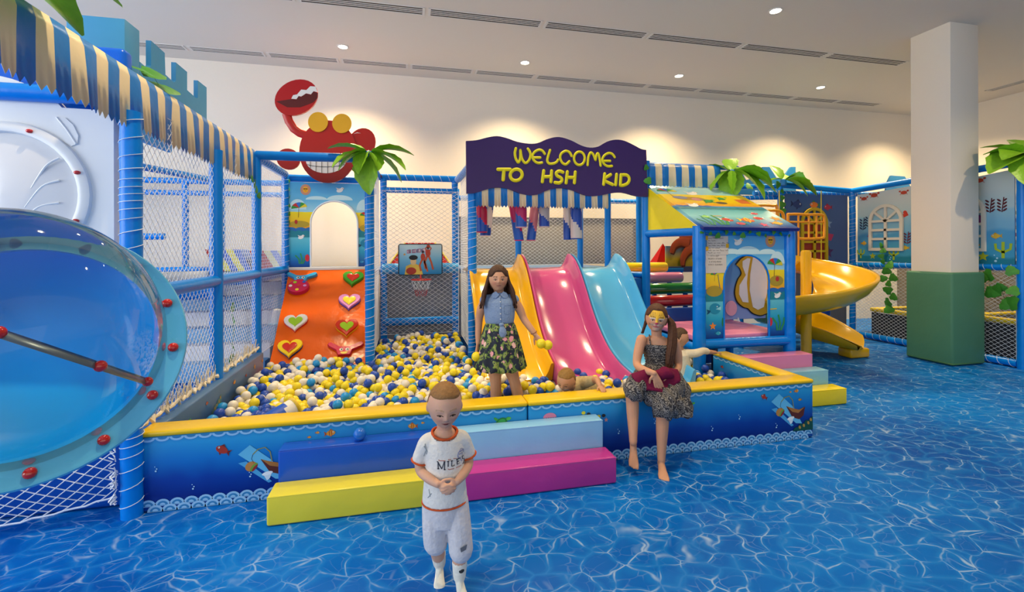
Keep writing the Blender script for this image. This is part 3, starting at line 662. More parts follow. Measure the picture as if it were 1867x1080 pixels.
# ---------------------------------------------------------------- striped awning on the left rail
aw_b = vinyl('#1474c8', .3); aw_c = vinyl('#e2d2ae', .35)
def awning(name, label, o, u, n, L, zt, zb, nst, back=.10, tooth=.035, bot=None, first=0):
    """striped cloth: rolls over the rail and hangs to a zigzag hem; u along, n outwards"""
    o = Vector(o); u = Vector(u); n = Vector(n); t = thing(name, label, 'awning', o + u * (L / 2), 'striped awnings')
    rows = []; sub = 4; N = nst * sub
    for i in range(N + 1):
        s = i / N; wob = .012 * math.sin(s * 37) + .006 * math.sin(s * 91)
        zbt = zb(s) if callable(zb) else zb; ztt = zt(s) if callable(zt) else zt
        hem = zbt - (tooth if i % 2 else 0)
        base = o + u * (L * s)
        col = [base - n * back + Vector((0, 0, ztt - .03)), base - n * back * .3 + Vector((0, 0, ztt)), base + n * .035 + Vector((0, 0, ztt - .018)), base + n * (.052 + wob * .2) + Vector((0, 0, ztt - .07)),
               base + n * (.055 + wob * .6) + Vector((0, 0, (ztt + zbt) / 2)), base + n * (.06 + wob) + Vector((0, 0, hem))]
        rows.append(col)
    MB().grid(rows, lambda r, c: ((r // sub) + first) % 2).build('cloth', [aw_b, aw_c], t, sharp=False)
    solidify(bpy.data.objects[t.children[0].name], .003); return t
awning('striped_awning', 'long blue and cream striped awning over the left play frame', (-1.665, 1.95, 0), (0, 1, 0), (1, 0, 0), 3.62, lambda s: 2.705 - .02 * s, lambda s: 2.355 - .025 * s, 36, .14)
tmp = MB().rbox((-4.2, 3.27, 2.36), (-1.70, 3.37, 2.84), .03, 4); tmp.build('padded_beam', vinyl('#0f5fd8', .25), base=(-2.9, 3.32, 2.36), label='bright blue padded beam under the left awning, above the white board', cat='padded beam', kind='thing')

# castle board
cb = thing('castle_board', 'blue cut-out castle battlements above the left awning', 'castle board', (-2.0, 4.3, 2.7), 'castle boards')
cst = mat('#3f93c4', .5, .4, .1, 8, .05)
MB().rbox((-2.24, 3.66, 2.60), (-1.90, 3.84, 3.185), .006, 2).build('tower', cst, cb)
prof = [(3.84, 2.55), (4.97, 2.55), (4.97, 3.16), (4.78, 3.16), (4.78, 3.00), (4.75, 2.985), (4.57, 3.0), (4.57, 3.16), (4.37, 3.165), (4.37, 3.01), (4.34, 2.985), (4.20, 3.0), (4.19, 3.17), (3.99, 3.18), (3.99, 2.99), (3.95, 2.95), (3.84, 2.96)]
MB().prism([(-1.90, y, z) for y, z in prof], (-.035, 0, 0)).build('battlement', cst, cb)
prof2 = [(y + .02, z - .03) for y, z in prof]
MB().prism([(-2.24, y, z) for y, z in prof2], (.035, 0, 0)).build('battlement', mat('#2f9fe0', .5, .4, .1, 8, .05), cb)
palm(-1.70, 2.15, 2.80, 'bright green leaves at the top left edge above the awning', [(20, -10, 1.1), (60, -20, 1.0), (100, 0, .9), (160, 10, .8), (-40, -15, 1.0)])
ivy('bright green leaf spray lying on the awning beside the castle board', [(-1.70, 3.45 + .12 * i, 2.755 + .03 * math.sin(i * 2)) for i in range(4)], (.5, -.3, .8), (-1.66, 3.6, 2.8), 1.6)
# ================================================================ MIDDLE: climbing ramp, basketball bay, slides, welcome sign
def umbrella(A, x, y, s, rot=0.0):
    A.begin('printed_umbrella')
    cols = ['#d8c62a', '#2f8f3c', '#2a6fc4', '#c02a24', '#2f8f3c']
    for i in range(5):
        a0, a1 = PI * i / 5, PI * (i + 1) / 5; p = [(x, y)] + [(x + s * math.cos(a0 + (a1 - a0) * k / 4), y + .75 * s * math.sin(a0 + (a1 - a0) * k / 4)) for k in range(5)]
        A.add([(x + (q[0] - x) * math.cos(rot) - (q[1] - y) * math.sin(rot), y + (q[0] - x) * math.sin(rot) + (q[1] - y) * math.cos(rot)) for q in p], cols[i], 9)
    A.line([(x, y + .7 * s), (x - .12 * s, y - 1.3 * s)], .05 * s, '#7a4a2a', 8)
def sun(A, x, y, s):
    A.begin('printed_sun')
    A.add(ell(x, y, s * 1.9, s * 2.1, 18), '#c08a72', 6); A.add(ell(x, y, s, s * 1.25, 16), '#eaa81c', 9)
    A.add([(x - .8 * s, y + .45 * s), (x + .8 * s, y + .45 * s), (x + .7 * s, y + .1 * s), (x + .15 * s, y + .1 * s), (x, y + .3 * s), (x - .15 * s, y + .1 * s), (x - .7 * s, y + .1 * s)], '#15151a', 10)
    A.line([(x - .35 * s, y - .4 * s), (x, y - .55 * s), (x + .35 * s, y - .4 * s)], .12 * s, '#8a3a1a', 10)
def gull(A, x, y, s):
    A.begin('printed_gull')
    A.add(ell(x, y, s * .8, s * .5, 14, .3), '#eceae4', 8); A.add(ell(x + s * .6, y + s * .5, s * .34, s * .3, 12), '#eceae4', 9)
    A.add([(x + .8 * s, y + .5 * s), (x + 1.2 * s, y + .4 * s), (x + .8 * s, y + .35 * s)], '#e0962a', 10)
    A.add([(x - .5 * s, y), (x - .9 * s, y + .7 * s), (x + .1 * s, y + .35 * s)], '#d6d4ce', 9); A.add(ell(x + s * .68, y + s * .55, s * .06, s * .08, 8), '#101010', 11)
def whale(A, x, y, s):
    A.begin('printed_whale')
    A.add(ell(x, y, s, s * .85, 20), '#1f86a8', 8); A.add([(x + .1 * s, y - .1 * s), (x + s * 1.05, y + .35 * s), (x + s * 1.05, y - .3 * s)], '#8fd0dc', 9)
    A.add([(x - .8 * s, y - .3 * s), (x - 1.5 * s, y - .1 * s), (x - 1.3 * s, y - .5 * s), (x - 1.5 * s, y - .9 * s), (x - .9 * s, y - .6 * s)], '#0f4a6a', 8); A.add(ell(x + .35 * s, y + .3 * s, .08 * s, .1 * s, 8), '#f4f4f4', 10)
def weed(A, x, y, s, c='#2f8f4a'):
    A.begin('printed_seaweed')
    for k in (-.5, 0, .5): A.line([(x + k * .3 * s, y), (x + k * s * .6 + .1 * s, y + .5 * s), (x + k * s - .05 * s, y + 1.1 * s - abs(k) * .4 * s)], .13 * s, c, 8)
def wave(A, x0, x1, y, amp, lam, y2, c, layer, ph=0.0):
    A.begin('printed_wave')
    n = max(8, int((x1 - x0) / lam * 8)); top = [(x0 + (x1 - x0) * i / n, y + amp * abs(math.sin(PI * (x0 + (x1 - x0) * i / n) / lam + ph)) ** .7) for i in range(n + 1)]
    A.add(top[::-1] + [(x0, y2), (x1, y2)], c, layer)
beach_stops = [(0, '#0d2a78'), (.08, '#1560ae'), (.2, '#2aa0c4'), (.36, '#63c0d0'), (.4, '#2a93b4'), (.46, '#1a78ae'), (.475, '#e79a22'), (.53, '#eebf1c'), (.66, '#f0d818'), (.662, '#9fd4e4'), (.8, '#66b4dc'), (1, '#4aa4dc')]
def beach_bg(z0, z1): return ramp_mat(beach_stops, 'Z', z0, z1, .015, 9.0, .32)
def beach_art(A, w, h, hole=None):
    """clouds, sand islands, waves and sea creatures, in metres on a w x h panel; hole = (x0, x1) opening kept clear"""
    def seg(x0, x1, fn):
        if hole is None: fn(x0, x1); return
        for a, b in ((x0, min(x1, hole[0])), (max(x0, hole[1]), x1)):
            if b - a > .02: fn(a, b)
    seg(0, w, lambda a, b: wave(A, a, b, .425 * h, .018, .09, .36 * h, '#1b7f8e', 5)); seg(0, w, lambda a, b: wave(A, a, b, .46 * h, .02, .12, .425 * h, '#1f66a8', 4, .6))
# printed back panel with arched doorway above the climbing ramp
cp = thing('beach_mural', 'beach print panel with arched opening above the orange ramp', 'mural', (-1.1, 6.72, 1.33), 'beach print panels')
px0, px1, pz0, pz1 = -1.585, -.50, 1.33, 2.50; hx0, hx1, hz = -1.30, -.69, 2.25
def arch_panel(x0, x1, z0, z1, a0, a1, atop, y, th, m, parent, zfloor=None):
    r = (a1 - a0) / 2; zc = atop - r; zf = z0 if zfloor is None else zfloor
    P = [(x0, z0), (a0, z0), (a0, zc)] + [((a0 + a1) / 2 - r * math.cos(PI * i / 16), zc + r * math.sin(PI * i / 16)) for i in range(1, 16)] + [(a1, zc), (a1, z0), (x1, z0), (x1, z1), (x0, z1)]
    return MB().prism([(x, y, z) for x, z in P], (0, th, 0)).build('panel_board', m, parent)
arch_panel(px0, px1, pz0, pz1, hx0, hx1, hz, 6.70, .03, beach_bg(0, 1.17), cp)
A = Art((px0, 6.70, pz0), (1, 0, 0), (0, 0, 1), (0, -1, 0)); W, Hh = px1 - px0, pz1 - pz0
A.begin('printed_clouds', 'stuff')
for ci, (cx, r, yb, hh) in enumerate(((.12, .11, .80, .14), (.36, .14, .935, .05), (.66, .17, .935, .07), (.98, .10, .80, .15))): A.add(ell(cx, yb, min(r, cx, W - cx), hh, 14, 0, 0, PI), '#bfe0e8', 1 + ci)
beach_art(A, W, Hh, (hx0 - px0, hx1 - px0))
sun(A, .22, 1.07, .035); gull(A, .66, 1.07, .055); gull(A, 1.02, .93, .045); umbrella(A, .14, .82, .10, .15); umbrella(A, 1.0, .72, .075, -.1)
A.begin('printed_islands', 'stuff'); A.add(ell(.14, .6, .13, .045, 14), '#b49a28', 7); A.add(ell(1.0, .55, .08, .05, 14), '#b49a28', 7)
A.begin('printed_bucket'); A.add(ell(.10, .63, .02, .03, 10), '#b8322a', 9); gull(A, .16, .42, .045); whale(A, 1.0, .34, .07); weed(A, .16, .06, .13); A.begin('printed_squid'); A.add(ell(.24, .14, .028, .05, 10), '#c8283a', 9); star(A, 1.05, .12, .035, '#e08a2a'); fish(A, .95, .08, .04, '#2f8fc0', '#1a5f90')
A.build('print', cp)
MB().tube([(hx0 + .0, 6.695, pz0), (hx0, 6.695, hz - .305)] + [((hx0 + hx1) / 2 - .305 * math.cos(PI * i / 16), 6.695, hz - .305 + .305 * math.sin(PI * i / 16)) for i in range(1, 16)] + [(hx1, 6.695, hz - .305), (hx1, 6.695, pz0)], .012, 8).build('arch_trim', mat('#dfe5ea', .4, .4), cp)
# frame of the climbing and basketball bays
mf = thing('play_structure', 'blue pipe frame around the orange ramp and basketball bay', 'play frame', (-.4, 6.0, 0))
post(mf, -.43, 5.42, 0, 2.62, .052, pitch=.07); post(mf, .74, 5.42, 0, 2.58, .052, pitch=.075)
post(mf, -.34, 6.68, 0, 2.58, .045); post(mf, .66, 6.68, 0, 2.58, .045)
rail(mf, (-.43, 6.68, 2.60), (.70, 6.68, 2.60), .045, pitch=.12); rail(mf, (-.34, 6.68, 2.42), (.66, 6.68, 2.42), .04); rail(mf, (.70, 6.66, 2.59), (.74, 5.44, 2.60), .046); rail(mf, (-.42, 6.66, 2.60), (-.43, 5.44, 2.63), .046, wrap=False)
rail(mf, (-.36, 6.66, 1.31), (.70, 6.66, 1.31), .075, wrap=False, name='padded_beam', m=mat('#3f9cdc', .4, .4, .1, 9, .05)); rail(mf, (-.36, 6.66, .56), (.70, 6.66, .56), .055, wrap=False, name='padded_beam')
rail(mf, (-1.6, 6.76, 2.56), (-.45, 6.76, 2.56), .05, wrap=False); rail(mf, (-1.60, 6.9, 2.42), (-.45, 6.9, 2.42), .045, wrap=False)
MB().rbox((-.40, 6.78, .45), (.74, 6.81, 1.28), .01, 2).build('backing_board', mat('#8d8f97', .8, .3, .05, 12, .05), mf)
MB().rbox((-1.6, 6.80, 1.22), (3.04, 8.1, 1.30), .02, 2).build('deck', vinyl('#5f7fae'), mf)
net(mf, (-.40, 6.57, .40), (1, 0, 0), (0, 0, 1), 1.10, 2.0, .088, .062, .0022); net(mf, (.735, 5.47, .36), (0, 1, 0), (0, 0, 1), 1.10, 2.2, .075, .062, .0022); net(mf, (-.40, 5.47, .36), (0, 1, 0), (0, 0, 1), 1.10, 2.2, .075, .062, .0018)
# orange climbing ramp
T0, T1 = Vector((-1.56, 6.68, 1.325)), Vector((-.48, 6.68, 1.325)); B0, B1 = Vector((-1.545, 5.52, .10)), Vector((-.475, 5.52, .10))
rp = thing('climbing_ramp', 'glossy orange padded climbing ramp in the ball pit', 'climbing ramp', (-1.0, 6.1, .03))
up_s = (T0 - B0).normalized(); nr = Vector((1, 0, 0)).cross(up_s).normalized()
rows = []
for i in range(13):
    a = B0.lerp(T0, i / 12); b = B1.lerp(T1, i / 12); rows.append([a.lerp(b, j / 8) + nr * (.006 * math.sin(i * 1.3 + j) * (0 < i < 12)) for j in range(9)])
g = MB(); g.grid(rows); rows2 = [[p - nr * .09 for p in r] for r in rows]; g.grid([r[::-1] for r in rows2])
edge = [rows[0], rows2[0]]; g.grid([rows2[0], rows[0]]); g.grid([rows[-1], rows2[-1]]); g.grid([[r[0] for r in rows2], [r[0] for r in rows]][::-1]); g.grid([[r[-1] for r in rows], [r[-1] for r in rows2]][::-1])
g.build('pad', vinyl('#e05e04', .2), rp, sharp=False)
MB().rbox((-1.58, 6.66, 1.30), (-.47, 6.70, 1.345), .01, 2).build('top_trim', mat('#dcd8d0', .5, .3), rp)
RO = B0; RU = Vector((1, 0, 0)); RL = (T0 - B0).length
def ramp_uv(px, py):
    """point of the ramp face under a traced outline"""
    o = Vector((0, 0, EYE)); d = on_y(px, py, 1.0) - o; t = (B0 - o).dot(nr) / d.dot(nr); p = o + d * t - B0; return p.x, p.dot(up_s)
def pad_shape(parent, name, poly, h0, h1, m, label=None, inset=.0):
    P = [RO + RU * x + up_s * y + nr * h0 for x, y in poly]; mb = MB(); n = len(P); d = nr * (h1 - h0)
    c = sum(P, Vector()) / n; top = [c + (p - c) * (1 - inset) + d for p in P]; mid = [p + d * .75 for p in P]
    mb.add(P + mid + top, [(i, (i + 1) % n, (i + 1) % n + n, i + n) for i in range(n)] + [(i + n, (i + 1) % n + n, (i + 1) % n + 2 * n, i + 2 * n) for i in range(n)] + [tuple(2 * n + i for i in range(n))])
    return mb.build(name, m, parent, label=label)
def heart(cx, cy, s, rot=0.0):
    out = []
    for i in range(28):
        t = 2 * PI * i / 28; x = .95 * math.sin(t) ** 3; y = (13 * math.cos(t) - 5 * math.cos(2 * t) - 2 * math.cos(3 * t) - math.cos(4 * t)) / 17
        out.append((cx + s * (x * math.cos(rot) - y * math.sin(rot)), cy + s * (x * math.sin(rot) + y * math.cos(rot))))
    return out
def hold(px, py, c1, c2, c3, label, rot=0.0):
    x, y = ramp_uv(px, py); t = thing('climbing_hold', label, 'climbing hold', RO + RU * x + up_s * y, 'padded heart holds')
    pad_shape(t, 'base_layer', heart(x, y, .145, rot), 0.0, .022, vinyl(c3, .2), None, .02); pad_shape(t, 'heart_layer', heart(x, y + .006, .143, rot), .022, .05, vinyl(c1, .2), None, .05)
    pad_shape(t, 'inner_heart', heart(x, y + .002, .085, rot), .05, .058, vinyl(c2, .2), None, .08)
hold(541, 590, '#e6e2dc', '#9cc828', '#c83030', 'white heart climbing hold with green centre on the orange ramp', .06); hold(530, 637, '#f0d020', '#c8321c', '#123a7a', 'yellow heart climbing hold with red centre at the ramp foot', .05)
hold(646, 509, '#3f9a24', '#c8301c', '#2f7a1c', 'green heart climbing hold with red centre at the ramp top', -.06); hold(639, 551, '#d48ac8', '#ead23a', '#3a4ac0', 'lilac heart climbing hold with yellow centre on the orange ramp', .0)
hold(634, 598, '#d23418', '#a8d024', '#e8b820', 'red heart climbing hold with green centre on the orange ramp', .04)
def bug(pcx, pcy, scale, c_head, c_body, label, body=True):
    x, y = ramp_uv(pcx, pcy); t = thing('climbing_hold', label, 'climbing hold', RO + RU * x + up_s * y, 'padded creature holds'); s = scale
    head = [(-.55, -.55), (.55, -.55), (.72, .0), (1.6, .42), (1.72, .62), (1.62, .8), (1.45, .8), (.5, .36), (.1, .3), (-.5, .36), (-1.3, .86), (-1.5, .84), (-1.58, .65), (-1.45, .48), (-.75, .02)]
    pad_shape(t, 'head', [(x + s * a, y + s * b) for a, b in head], 0, .045, vinyl(c_head, .2), None, .04)
    if body:
        pad_shape(t, 'body', ell(x - .05 * s, y - 1.3 * s, 1.15 * s, .95 * s, 26), .0, .06, vinyl(c_body, .2), None, .05)
        for k, (a, b, c) in enumerate(((-.45, -.8, '#9cc828'), (.5, -.75, '#2a5fc0'), (-.85, -1.3, '#e6e2dc'), (0, -1.25, '#c83a2a'), (.65, -1.3, '#d48ac8'), (-.1, -1.85, '#ead23a'))): pad_shape(t, 'spot', ell(x + a * s, y + b * s, .19 * s, .16 * s, 12), .06, .064, vinyl(c, .2), None, .05)
    for k in (-1, 1):
        pad_shape(t, 'eye', ell(x + k * .27 * s, y + .0 * s, .17 * s, .15 * s, 12), .045, .048, mat('#efe9d8', .3, .4)); pad_shape(t, 'pupil', ell(x + k * .27 * s + .03 * s, y, .08 * s, .08 * s, 10), .048, .05, mat('#15151a', .3, .4))
    pad_shape(t, 'mouth', [(x - .34 * s, y - .25 * s)] + [(x + .34 * s * math.cos(q), y - .25 * s - .24 * s * math.sin(q)) for q in [PI * i / 8 for i in range(9)]], .045, .048, mat('#b8281c' if body else '#f0d24a', .3, .4))
bug(551, 510, .115, '#3aa6dc', '#c81e4a', 'blue bug climbing hold with a spotted red body on the orange ramp'); bug(629, 640, .125, '#d02a4a', '#d02a4a', 'pink smiling bug climbing hold half sunk in the balls', False)

# red crab board above the ramp
cr = thing('crab_board', 'big red cartoon crab cut-out with yellow eyes above the ramp', 'crab board', on_y(600, 332, 6.62))
CY = 6.62
def z4(x, y): return on_y(490 + x / 5.143, 130 + y / 5.143, CY)
def cut(name, poly, c, front, th, label=None):
    P = [z4(x, y) for x, y in poly]; P = [p + Vector((0, -front, 0)) for p in P]
    return MB().prism(P, (0, th, 0)).build(name, c, cr, label=label)
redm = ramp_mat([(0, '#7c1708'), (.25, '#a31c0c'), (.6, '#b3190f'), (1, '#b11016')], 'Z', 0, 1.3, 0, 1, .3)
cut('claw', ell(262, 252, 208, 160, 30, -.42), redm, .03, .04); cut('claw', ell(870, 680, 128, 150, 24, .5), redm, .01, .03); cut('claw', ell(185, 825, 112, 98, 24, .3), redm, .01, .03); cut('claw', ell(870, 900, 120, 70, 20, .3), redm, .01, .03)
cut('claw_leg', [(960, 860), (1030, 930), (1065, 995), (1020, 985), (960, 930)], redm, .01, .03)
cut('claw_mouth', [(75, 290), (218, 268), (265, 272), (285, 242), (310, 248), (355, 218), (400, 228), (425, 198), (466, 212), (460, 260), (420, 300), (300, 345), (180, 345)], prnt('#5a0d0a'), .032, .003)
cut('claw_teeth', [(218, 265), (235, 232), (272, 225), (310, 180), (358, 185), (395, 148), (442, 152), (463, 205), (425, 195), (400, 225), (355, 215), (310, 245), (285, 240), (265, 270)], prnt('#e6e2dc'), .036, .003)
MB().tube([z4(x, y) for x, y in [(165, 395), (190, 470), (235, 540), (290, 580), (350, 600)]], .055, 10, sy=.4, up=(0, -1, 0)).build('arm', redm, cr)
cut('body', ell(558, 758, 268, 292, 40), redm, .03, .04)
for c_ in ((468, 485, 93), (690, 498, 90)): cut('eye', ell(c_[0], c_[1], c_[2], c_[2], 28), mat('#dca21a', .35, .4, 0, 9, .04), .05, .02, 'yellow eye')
cut('mouth', [(352, 838)] + [(540 - 188 * math.cos(PI * i / 14), 838 + 122 * math.sin(PI * i / 14)) for i in range(1, 14)] + [(728, 838)], prnt('#e4dcd4'), .033, .004)
mb = MB()
for x in (395, 448, 502, 556, 610, 664): mb.strand(z4(x, 842) + Vector((0, -.038, 0)), z4(x, 838 + 122 * math.sqrt(max(0, 1 - ((x - 540) / 188) ** 2))) + Vector((0, -.038, 0)), .003)
mb.tube([z4(x, 860 + 40 * math.sqrt(max(0, 1 - ((x - 540) / 200) ** 2))) + Vector((0, -.038, 0)) for x in range(365, 720, 25)], .003, 5); mb.build('tooth_lines', prnt('#2a2420'), cr)
cut('claw_line', [(795, 590), (830, 576), (865, 584), (830, 582)], prnt('#e6d8d0'), .013, .003)
palm(-.43, 5.36, 2.66, 'green palm top on the post between the crab and the basketball bay', [(-95, -78, 1.05), (-150, -22, .95), (175, 12, .9), (-60, -40, .7), (-25, -20, 1.0), (0, 6, 1.0), (15, -35, 1.0), (-170, -30, .8), (-120, -50, .7)], 1.0)

# basketball board
bb = thing('basketball_hoop', 'small blue basketball board with red hoop behind the net', 'basketball hoop', (.165, 6.50, 1.05))
bx0, bx1, bz0, bz1 = -.135, .46, 1.228, 1.655
MB().rbox((bx0, 6.50, bz0), (bx1, 6.525, bz1), .012, 3).build('backboard', ramp_mat([(0, '#1f86c8'), (.5, '#6fb4d8'), (1, '#bcd4dc')], 'Z', .178, .605, 0, 1, .3), bb)
MB().tube([(bx0, 6.50, bz0 + .02), (bx0 + .02, 6.50, bz0), (bx1 - .02, 6.50, bz0), (bx1, 6.50, bz0 + .02), (bx1, 6.50, bz1 - .02), (bx1 - .02, 6.50, bz1), (bx0 + .02, 6.50, bz1), (bx0, 6.50, bz1 - .02)], .006, 6, closed=True).build('edge_trim', mat('#20242a', .5, .4), bb)
A = Art((bx0, 6.4995, bz0), (1, 0, 0), (0, 0, 1), (0, -1, 0))
sk = '#b8502a'
A.begin('printed_players', 'stuff')
for dx, dy, s in ((.40, .20, 1.0), (.33, .16, .9)):   # two plain players
    A.add(ell(dx, dy + .10 * s, .035 * s, .055 * s, 14), '#b23a22', 8); A.line([(dx - .01, dy + .06 * s), (dx - .05 * s, dy - .03 * s), (dx - .03 * s, dy - .12 * s)], .028 * s, sk, 7); A.line([(dx + .01, dy + .06 * s), (dx + .045 * s, dy - .03 * s), (dx + .07 * s, dy - .13 * s)], .026 * s, sk, 7); A.add(ell(dx, dy + .178 * s, .02 * s, .022 * s, 10), '#3a2018', 9)
A.begin('printed_ball_and_arms', 'stuff'); A.line([(.38, .33), (.365, .37), (.395, .395)], .016, sk, 7); A.line([(.42, .33), (.445, .37), (.415, .395)], .016, sk, 7); A.add(ell(.405, .40, .026, .02, 12), '#a8361e', 10)
A.begin('printed_figure', 'stuff'); A.add([(.08, .0), (.10, .12), (.16, .15), (.24, .15), (.30, .12), (.33, .0)], '#d8b84a', 5); A.add(ell(.20, .19, .042, .055, 14), '#d8ba8a', 6); A.add(ell(.20, .24, .06, .035, 14), '#15161c', 7); A.add(ell(.17, .055, .07, .05, 16), '#a8301e', 8)
A.begin('lettering_tiles', 'stuff')
for i in range(4): 
    x = .115 + .068 * i; y = .295 + .006 * i; A.add([(x, y), (x + .052, y + .006), (x + .05, y + .058), (x - .002, y + .05)], '#b05a8a', 6); A.add([(x + .006, y + .007), (x + .045, y + .012), (x + .043, y + .05), (x + .004, y + .044)], '#d8ccd4', 7)
star(A, .08, .285, .02, '#d8a02a'); A.build('print', bb)
try:
    cu = bpy.data.curves.new('board_text', 'FONT'); cu.body = '灌篮高手'; cu.size = .05; cu.space_character = 1.36; cu.extrude = .0004
    to = bpy.data.objects.new('lettering', cu); COL.objects.link(to); bpy.context.view_layer.update()
    me = bpy.data.meshes.new_from_object(to.evaluated_get(bpy.context.evaluated_depsgraph_get())); bpy.data.objects.remove(to)
    if len(me.vertices) > 20:
        lt2 = bpy.data.objects.new('lettering', me); COL.objects.link(lt2); lt2.parent = bb; lt2.location = (bx0 + .117 - .165, 6.4955 - 6.50, bz0 + .308 - 1.05); lt2.rotation_euler = (PI / 2, -.05, 0); me.materials.append(prnt('#5a2a6a'))
except Exception as ex: print('text', ex)
hc = Vector((.165, 6.35, 1.17)); MB().tube([hc + Vector((.135 * math.cos(a), .13 * math.sin(a), 0)) for a in [2 * PI * i / 28 for i in range(28)]], .007, 8, closed=True).build('rim', gloss('#c02a1e'), bb, label='red hoop rim')
MB().tube([(.165, 6.50, 1.23), (.165, 6.485, 1.17)], .012, 8).build('rim_bracket', gloss('#c02a1e'), bb)
mb = MB(); 
def hp(i, j): 
    a = 2 * PI * (i + .5 * (j % 2)) / 12; r = .132 * (1 - .10 * j); return hc + Vector((r * math.cos(a), r * math.sin(a), -.045 * j))
for j in range(5):
    for i in range(12): mb.strand(hp(i, j), hp(i, j + 1), .002, 0 if j < 3 else 1); mb.strand(hp(i, j), hp(i + (1 if j % 2 else -1), j + 1), .002, 0 if j < 3 else 1)
mb.build('hoop_net', [net_m, mat('#b03a4a', .7, .3)], bb, kind='stuff', sharp=False)
wd = thing('soft_wedge', 'red soft pyramid with yellow edges behind the basketball board', 'soft wedge', (.2, 7.2, 1.30), 'soft play wedges')
P = [(-.32, 6.95, 1.30), (.66, 6.95, 1.30), (.66, 7.5, 1.30), (-.32, 7.5, 1.30)]; Q = [(-.05, 7.15, 1.68), (.40, 7.15, 1.68), (.40, 7.3, 1.68), (-.05, 7.3, 1.68)]
MB().add(P + Q, [(3, 2, 1, 0), (4, 5, 6, 7), (0, 1, 5, 4), (1, 2, 6, 5), (2, 3, 7, 6), (3, 0, 4, 7)], 0, False).build('cover', vinyl('#a8201a', .3), wd)
for i in range(4): MB().tube([P[i], Q[i]], .012, 6).build('edge_piping', vinyl('#e0c84a', .4), wd)

# ---------------------------------------------------------------- slides
def slide(x0, x1, col, label, yend, wob):
    bed = [(6.0, 1.335), (5.75, 1.345), (5.6, 1.345), (5.48, 1.33), (5.36, 1.275), (5.22, 1.16), (5.06, .99), (4.9, .81), (4.74, .655), (4.56, .52), (4.38, .42), (4.2, .355), (4.02, .315), (3.85, .29)]
    bed = [p for p in bed if p[0] > yend - .2]; pts = smooth_path([(0, y, z) for y, z in bed], 4); n = len(pts); w = x1 - x0
    lipH = []
    for p in pts:
        y = p.y; lipH.append(0.0 if y > 5.70 else .185 * min(1, (5.70 - y) / .16) ** .7 if y > 5.3 else .185 - .03 * min(1, (5.3 - y) / 1.2))
    def section(i):
        p = pts[i]; t = (pts[min(i + 1, n - 1)] - pts[max(i - 1, 0)]).normalized(); nn = Vector((0, t.z, -t.y)); 
        if nn.z < 0: nn = -nn
        h = lipH[i]; S = []
        hl = h * wob
        for u, v in ((0, -.03), (0, hl * .9), (.012, hl), (.035, hl * 1.0), (.05, hl * .92), (.075, hl * .45), (.11, hl * .12), (.16, 0), (.5, -.012), (.84, 0), (.89, h * .12), (.925, h * .45), (.95, h * .92), (.965, h), (.988, h), (1, h * .9), (1, -.03)):
            S.append(Vector((x0 + w * u, p.y, p.z)) + nn * v)
        for u, v in ((.96, -.035), (.5, -.05), (.04, -.035)): S.append(Vector((x0 + w * u, p.y, p.z)) + nn * v)
        return S
    rows = [section(i) for i in range(n)]; rows = [r + [r[0]] for r in rows]
    t = thing('slide', label, 'slide', ((x0 + x1) / 2, 4.9, .03), 'three slides into the ball pit')
    mb = MB(); mb.grid(rows); k = len(rows[0]) - 1
    mb.add(rows[-1][:-1], [tuple(range(k))], 0, False); mb.add(rows[0][:-1], [tuple(reversed(range(k)))], 0, False)
    mb.build('chute', gloss(col), t)
    MB().rbox((x0 + .05, 4.9, .03), (x0 + .12, 4.97, .62), .01, 2).build('support_leg', gloss(col), t); MB().rbox((x1 - .12, 4.9, .03), (x1 - .05, 4.97, .62), .01, 2).build('support_leg', gloss(col), t)
    return t
slide(.70, 1.345, '#e2aa06', 'yellow plastic slide behind the standing girl', 4.25, .2); slide(1.35, 1.995, '#c4508a', 'pink plastic slide between the yellow and the blue slide', 3.9, 1); slide(2.0, 2.645, '#53aee0', 'light blue plastic slide nearest the little house', 4.05, 1)

# slide bay frame
sf = thing('play_structure', 'blue pipe frame behind the three slides and welcome sign', 'play frame', (1.9, 6.4, 0))
for x, y, zt in ((1.60, 6.65, 2.6), (2.58, 6.65, 2.6), (2.74, 6.0, 2.6), (3.57, 6.65, 2.6), (3.01, 5.42, 2.72)): post(sf, x, y, 0.0 if y < 6 or x > 2.7 else 1.3, zt, .052 if y < 6 else .045, wrap=False)
post(sf, .80, 7.8, 1.3, 2.6, .045, wrap=False); post(sf, 4.2, 7.8, 0, 2.6, .045, wrap=False)
rail(sf, (.74, 5.42, 2.58), (3.01, 5.42, 2.58), .045, wrap=False); rail(sf, (.74, 7.8, 2.45), (4.2, 7.8, 2.45), .045); rail(sf, (2.70, 5.95, 1.24), (3.02, 5.44, 1.24), .04, wrap=False); rail(sf, (3.01, 5.42, 2.6), (3.57, 6.65, 2.6), .045, wrap=False)
net(sf, (.76, 7.76, 1.3), (1, 0, 0), (0, 0, 1), 3.4, 1.12, .085, .06, .0018)
net(sf, (.76, 7.76, .2), (1, 0, 0), (0, 0, 1), 3.4, 1.05, .085, .06, .0018)
MB().rbox((.78, 7.86, 1.30), (4.2, 7.90, 2.14), .01, 2).build('backing_board', mat('#a09a92', .8, .3, .05, 12, .05), sf)
MB().rbox((2.66, 5.48, .0), (3.02, 5.56, 1.2), .02, 2).build('side_pad', vinyl('#1f66b8', .4), sf)

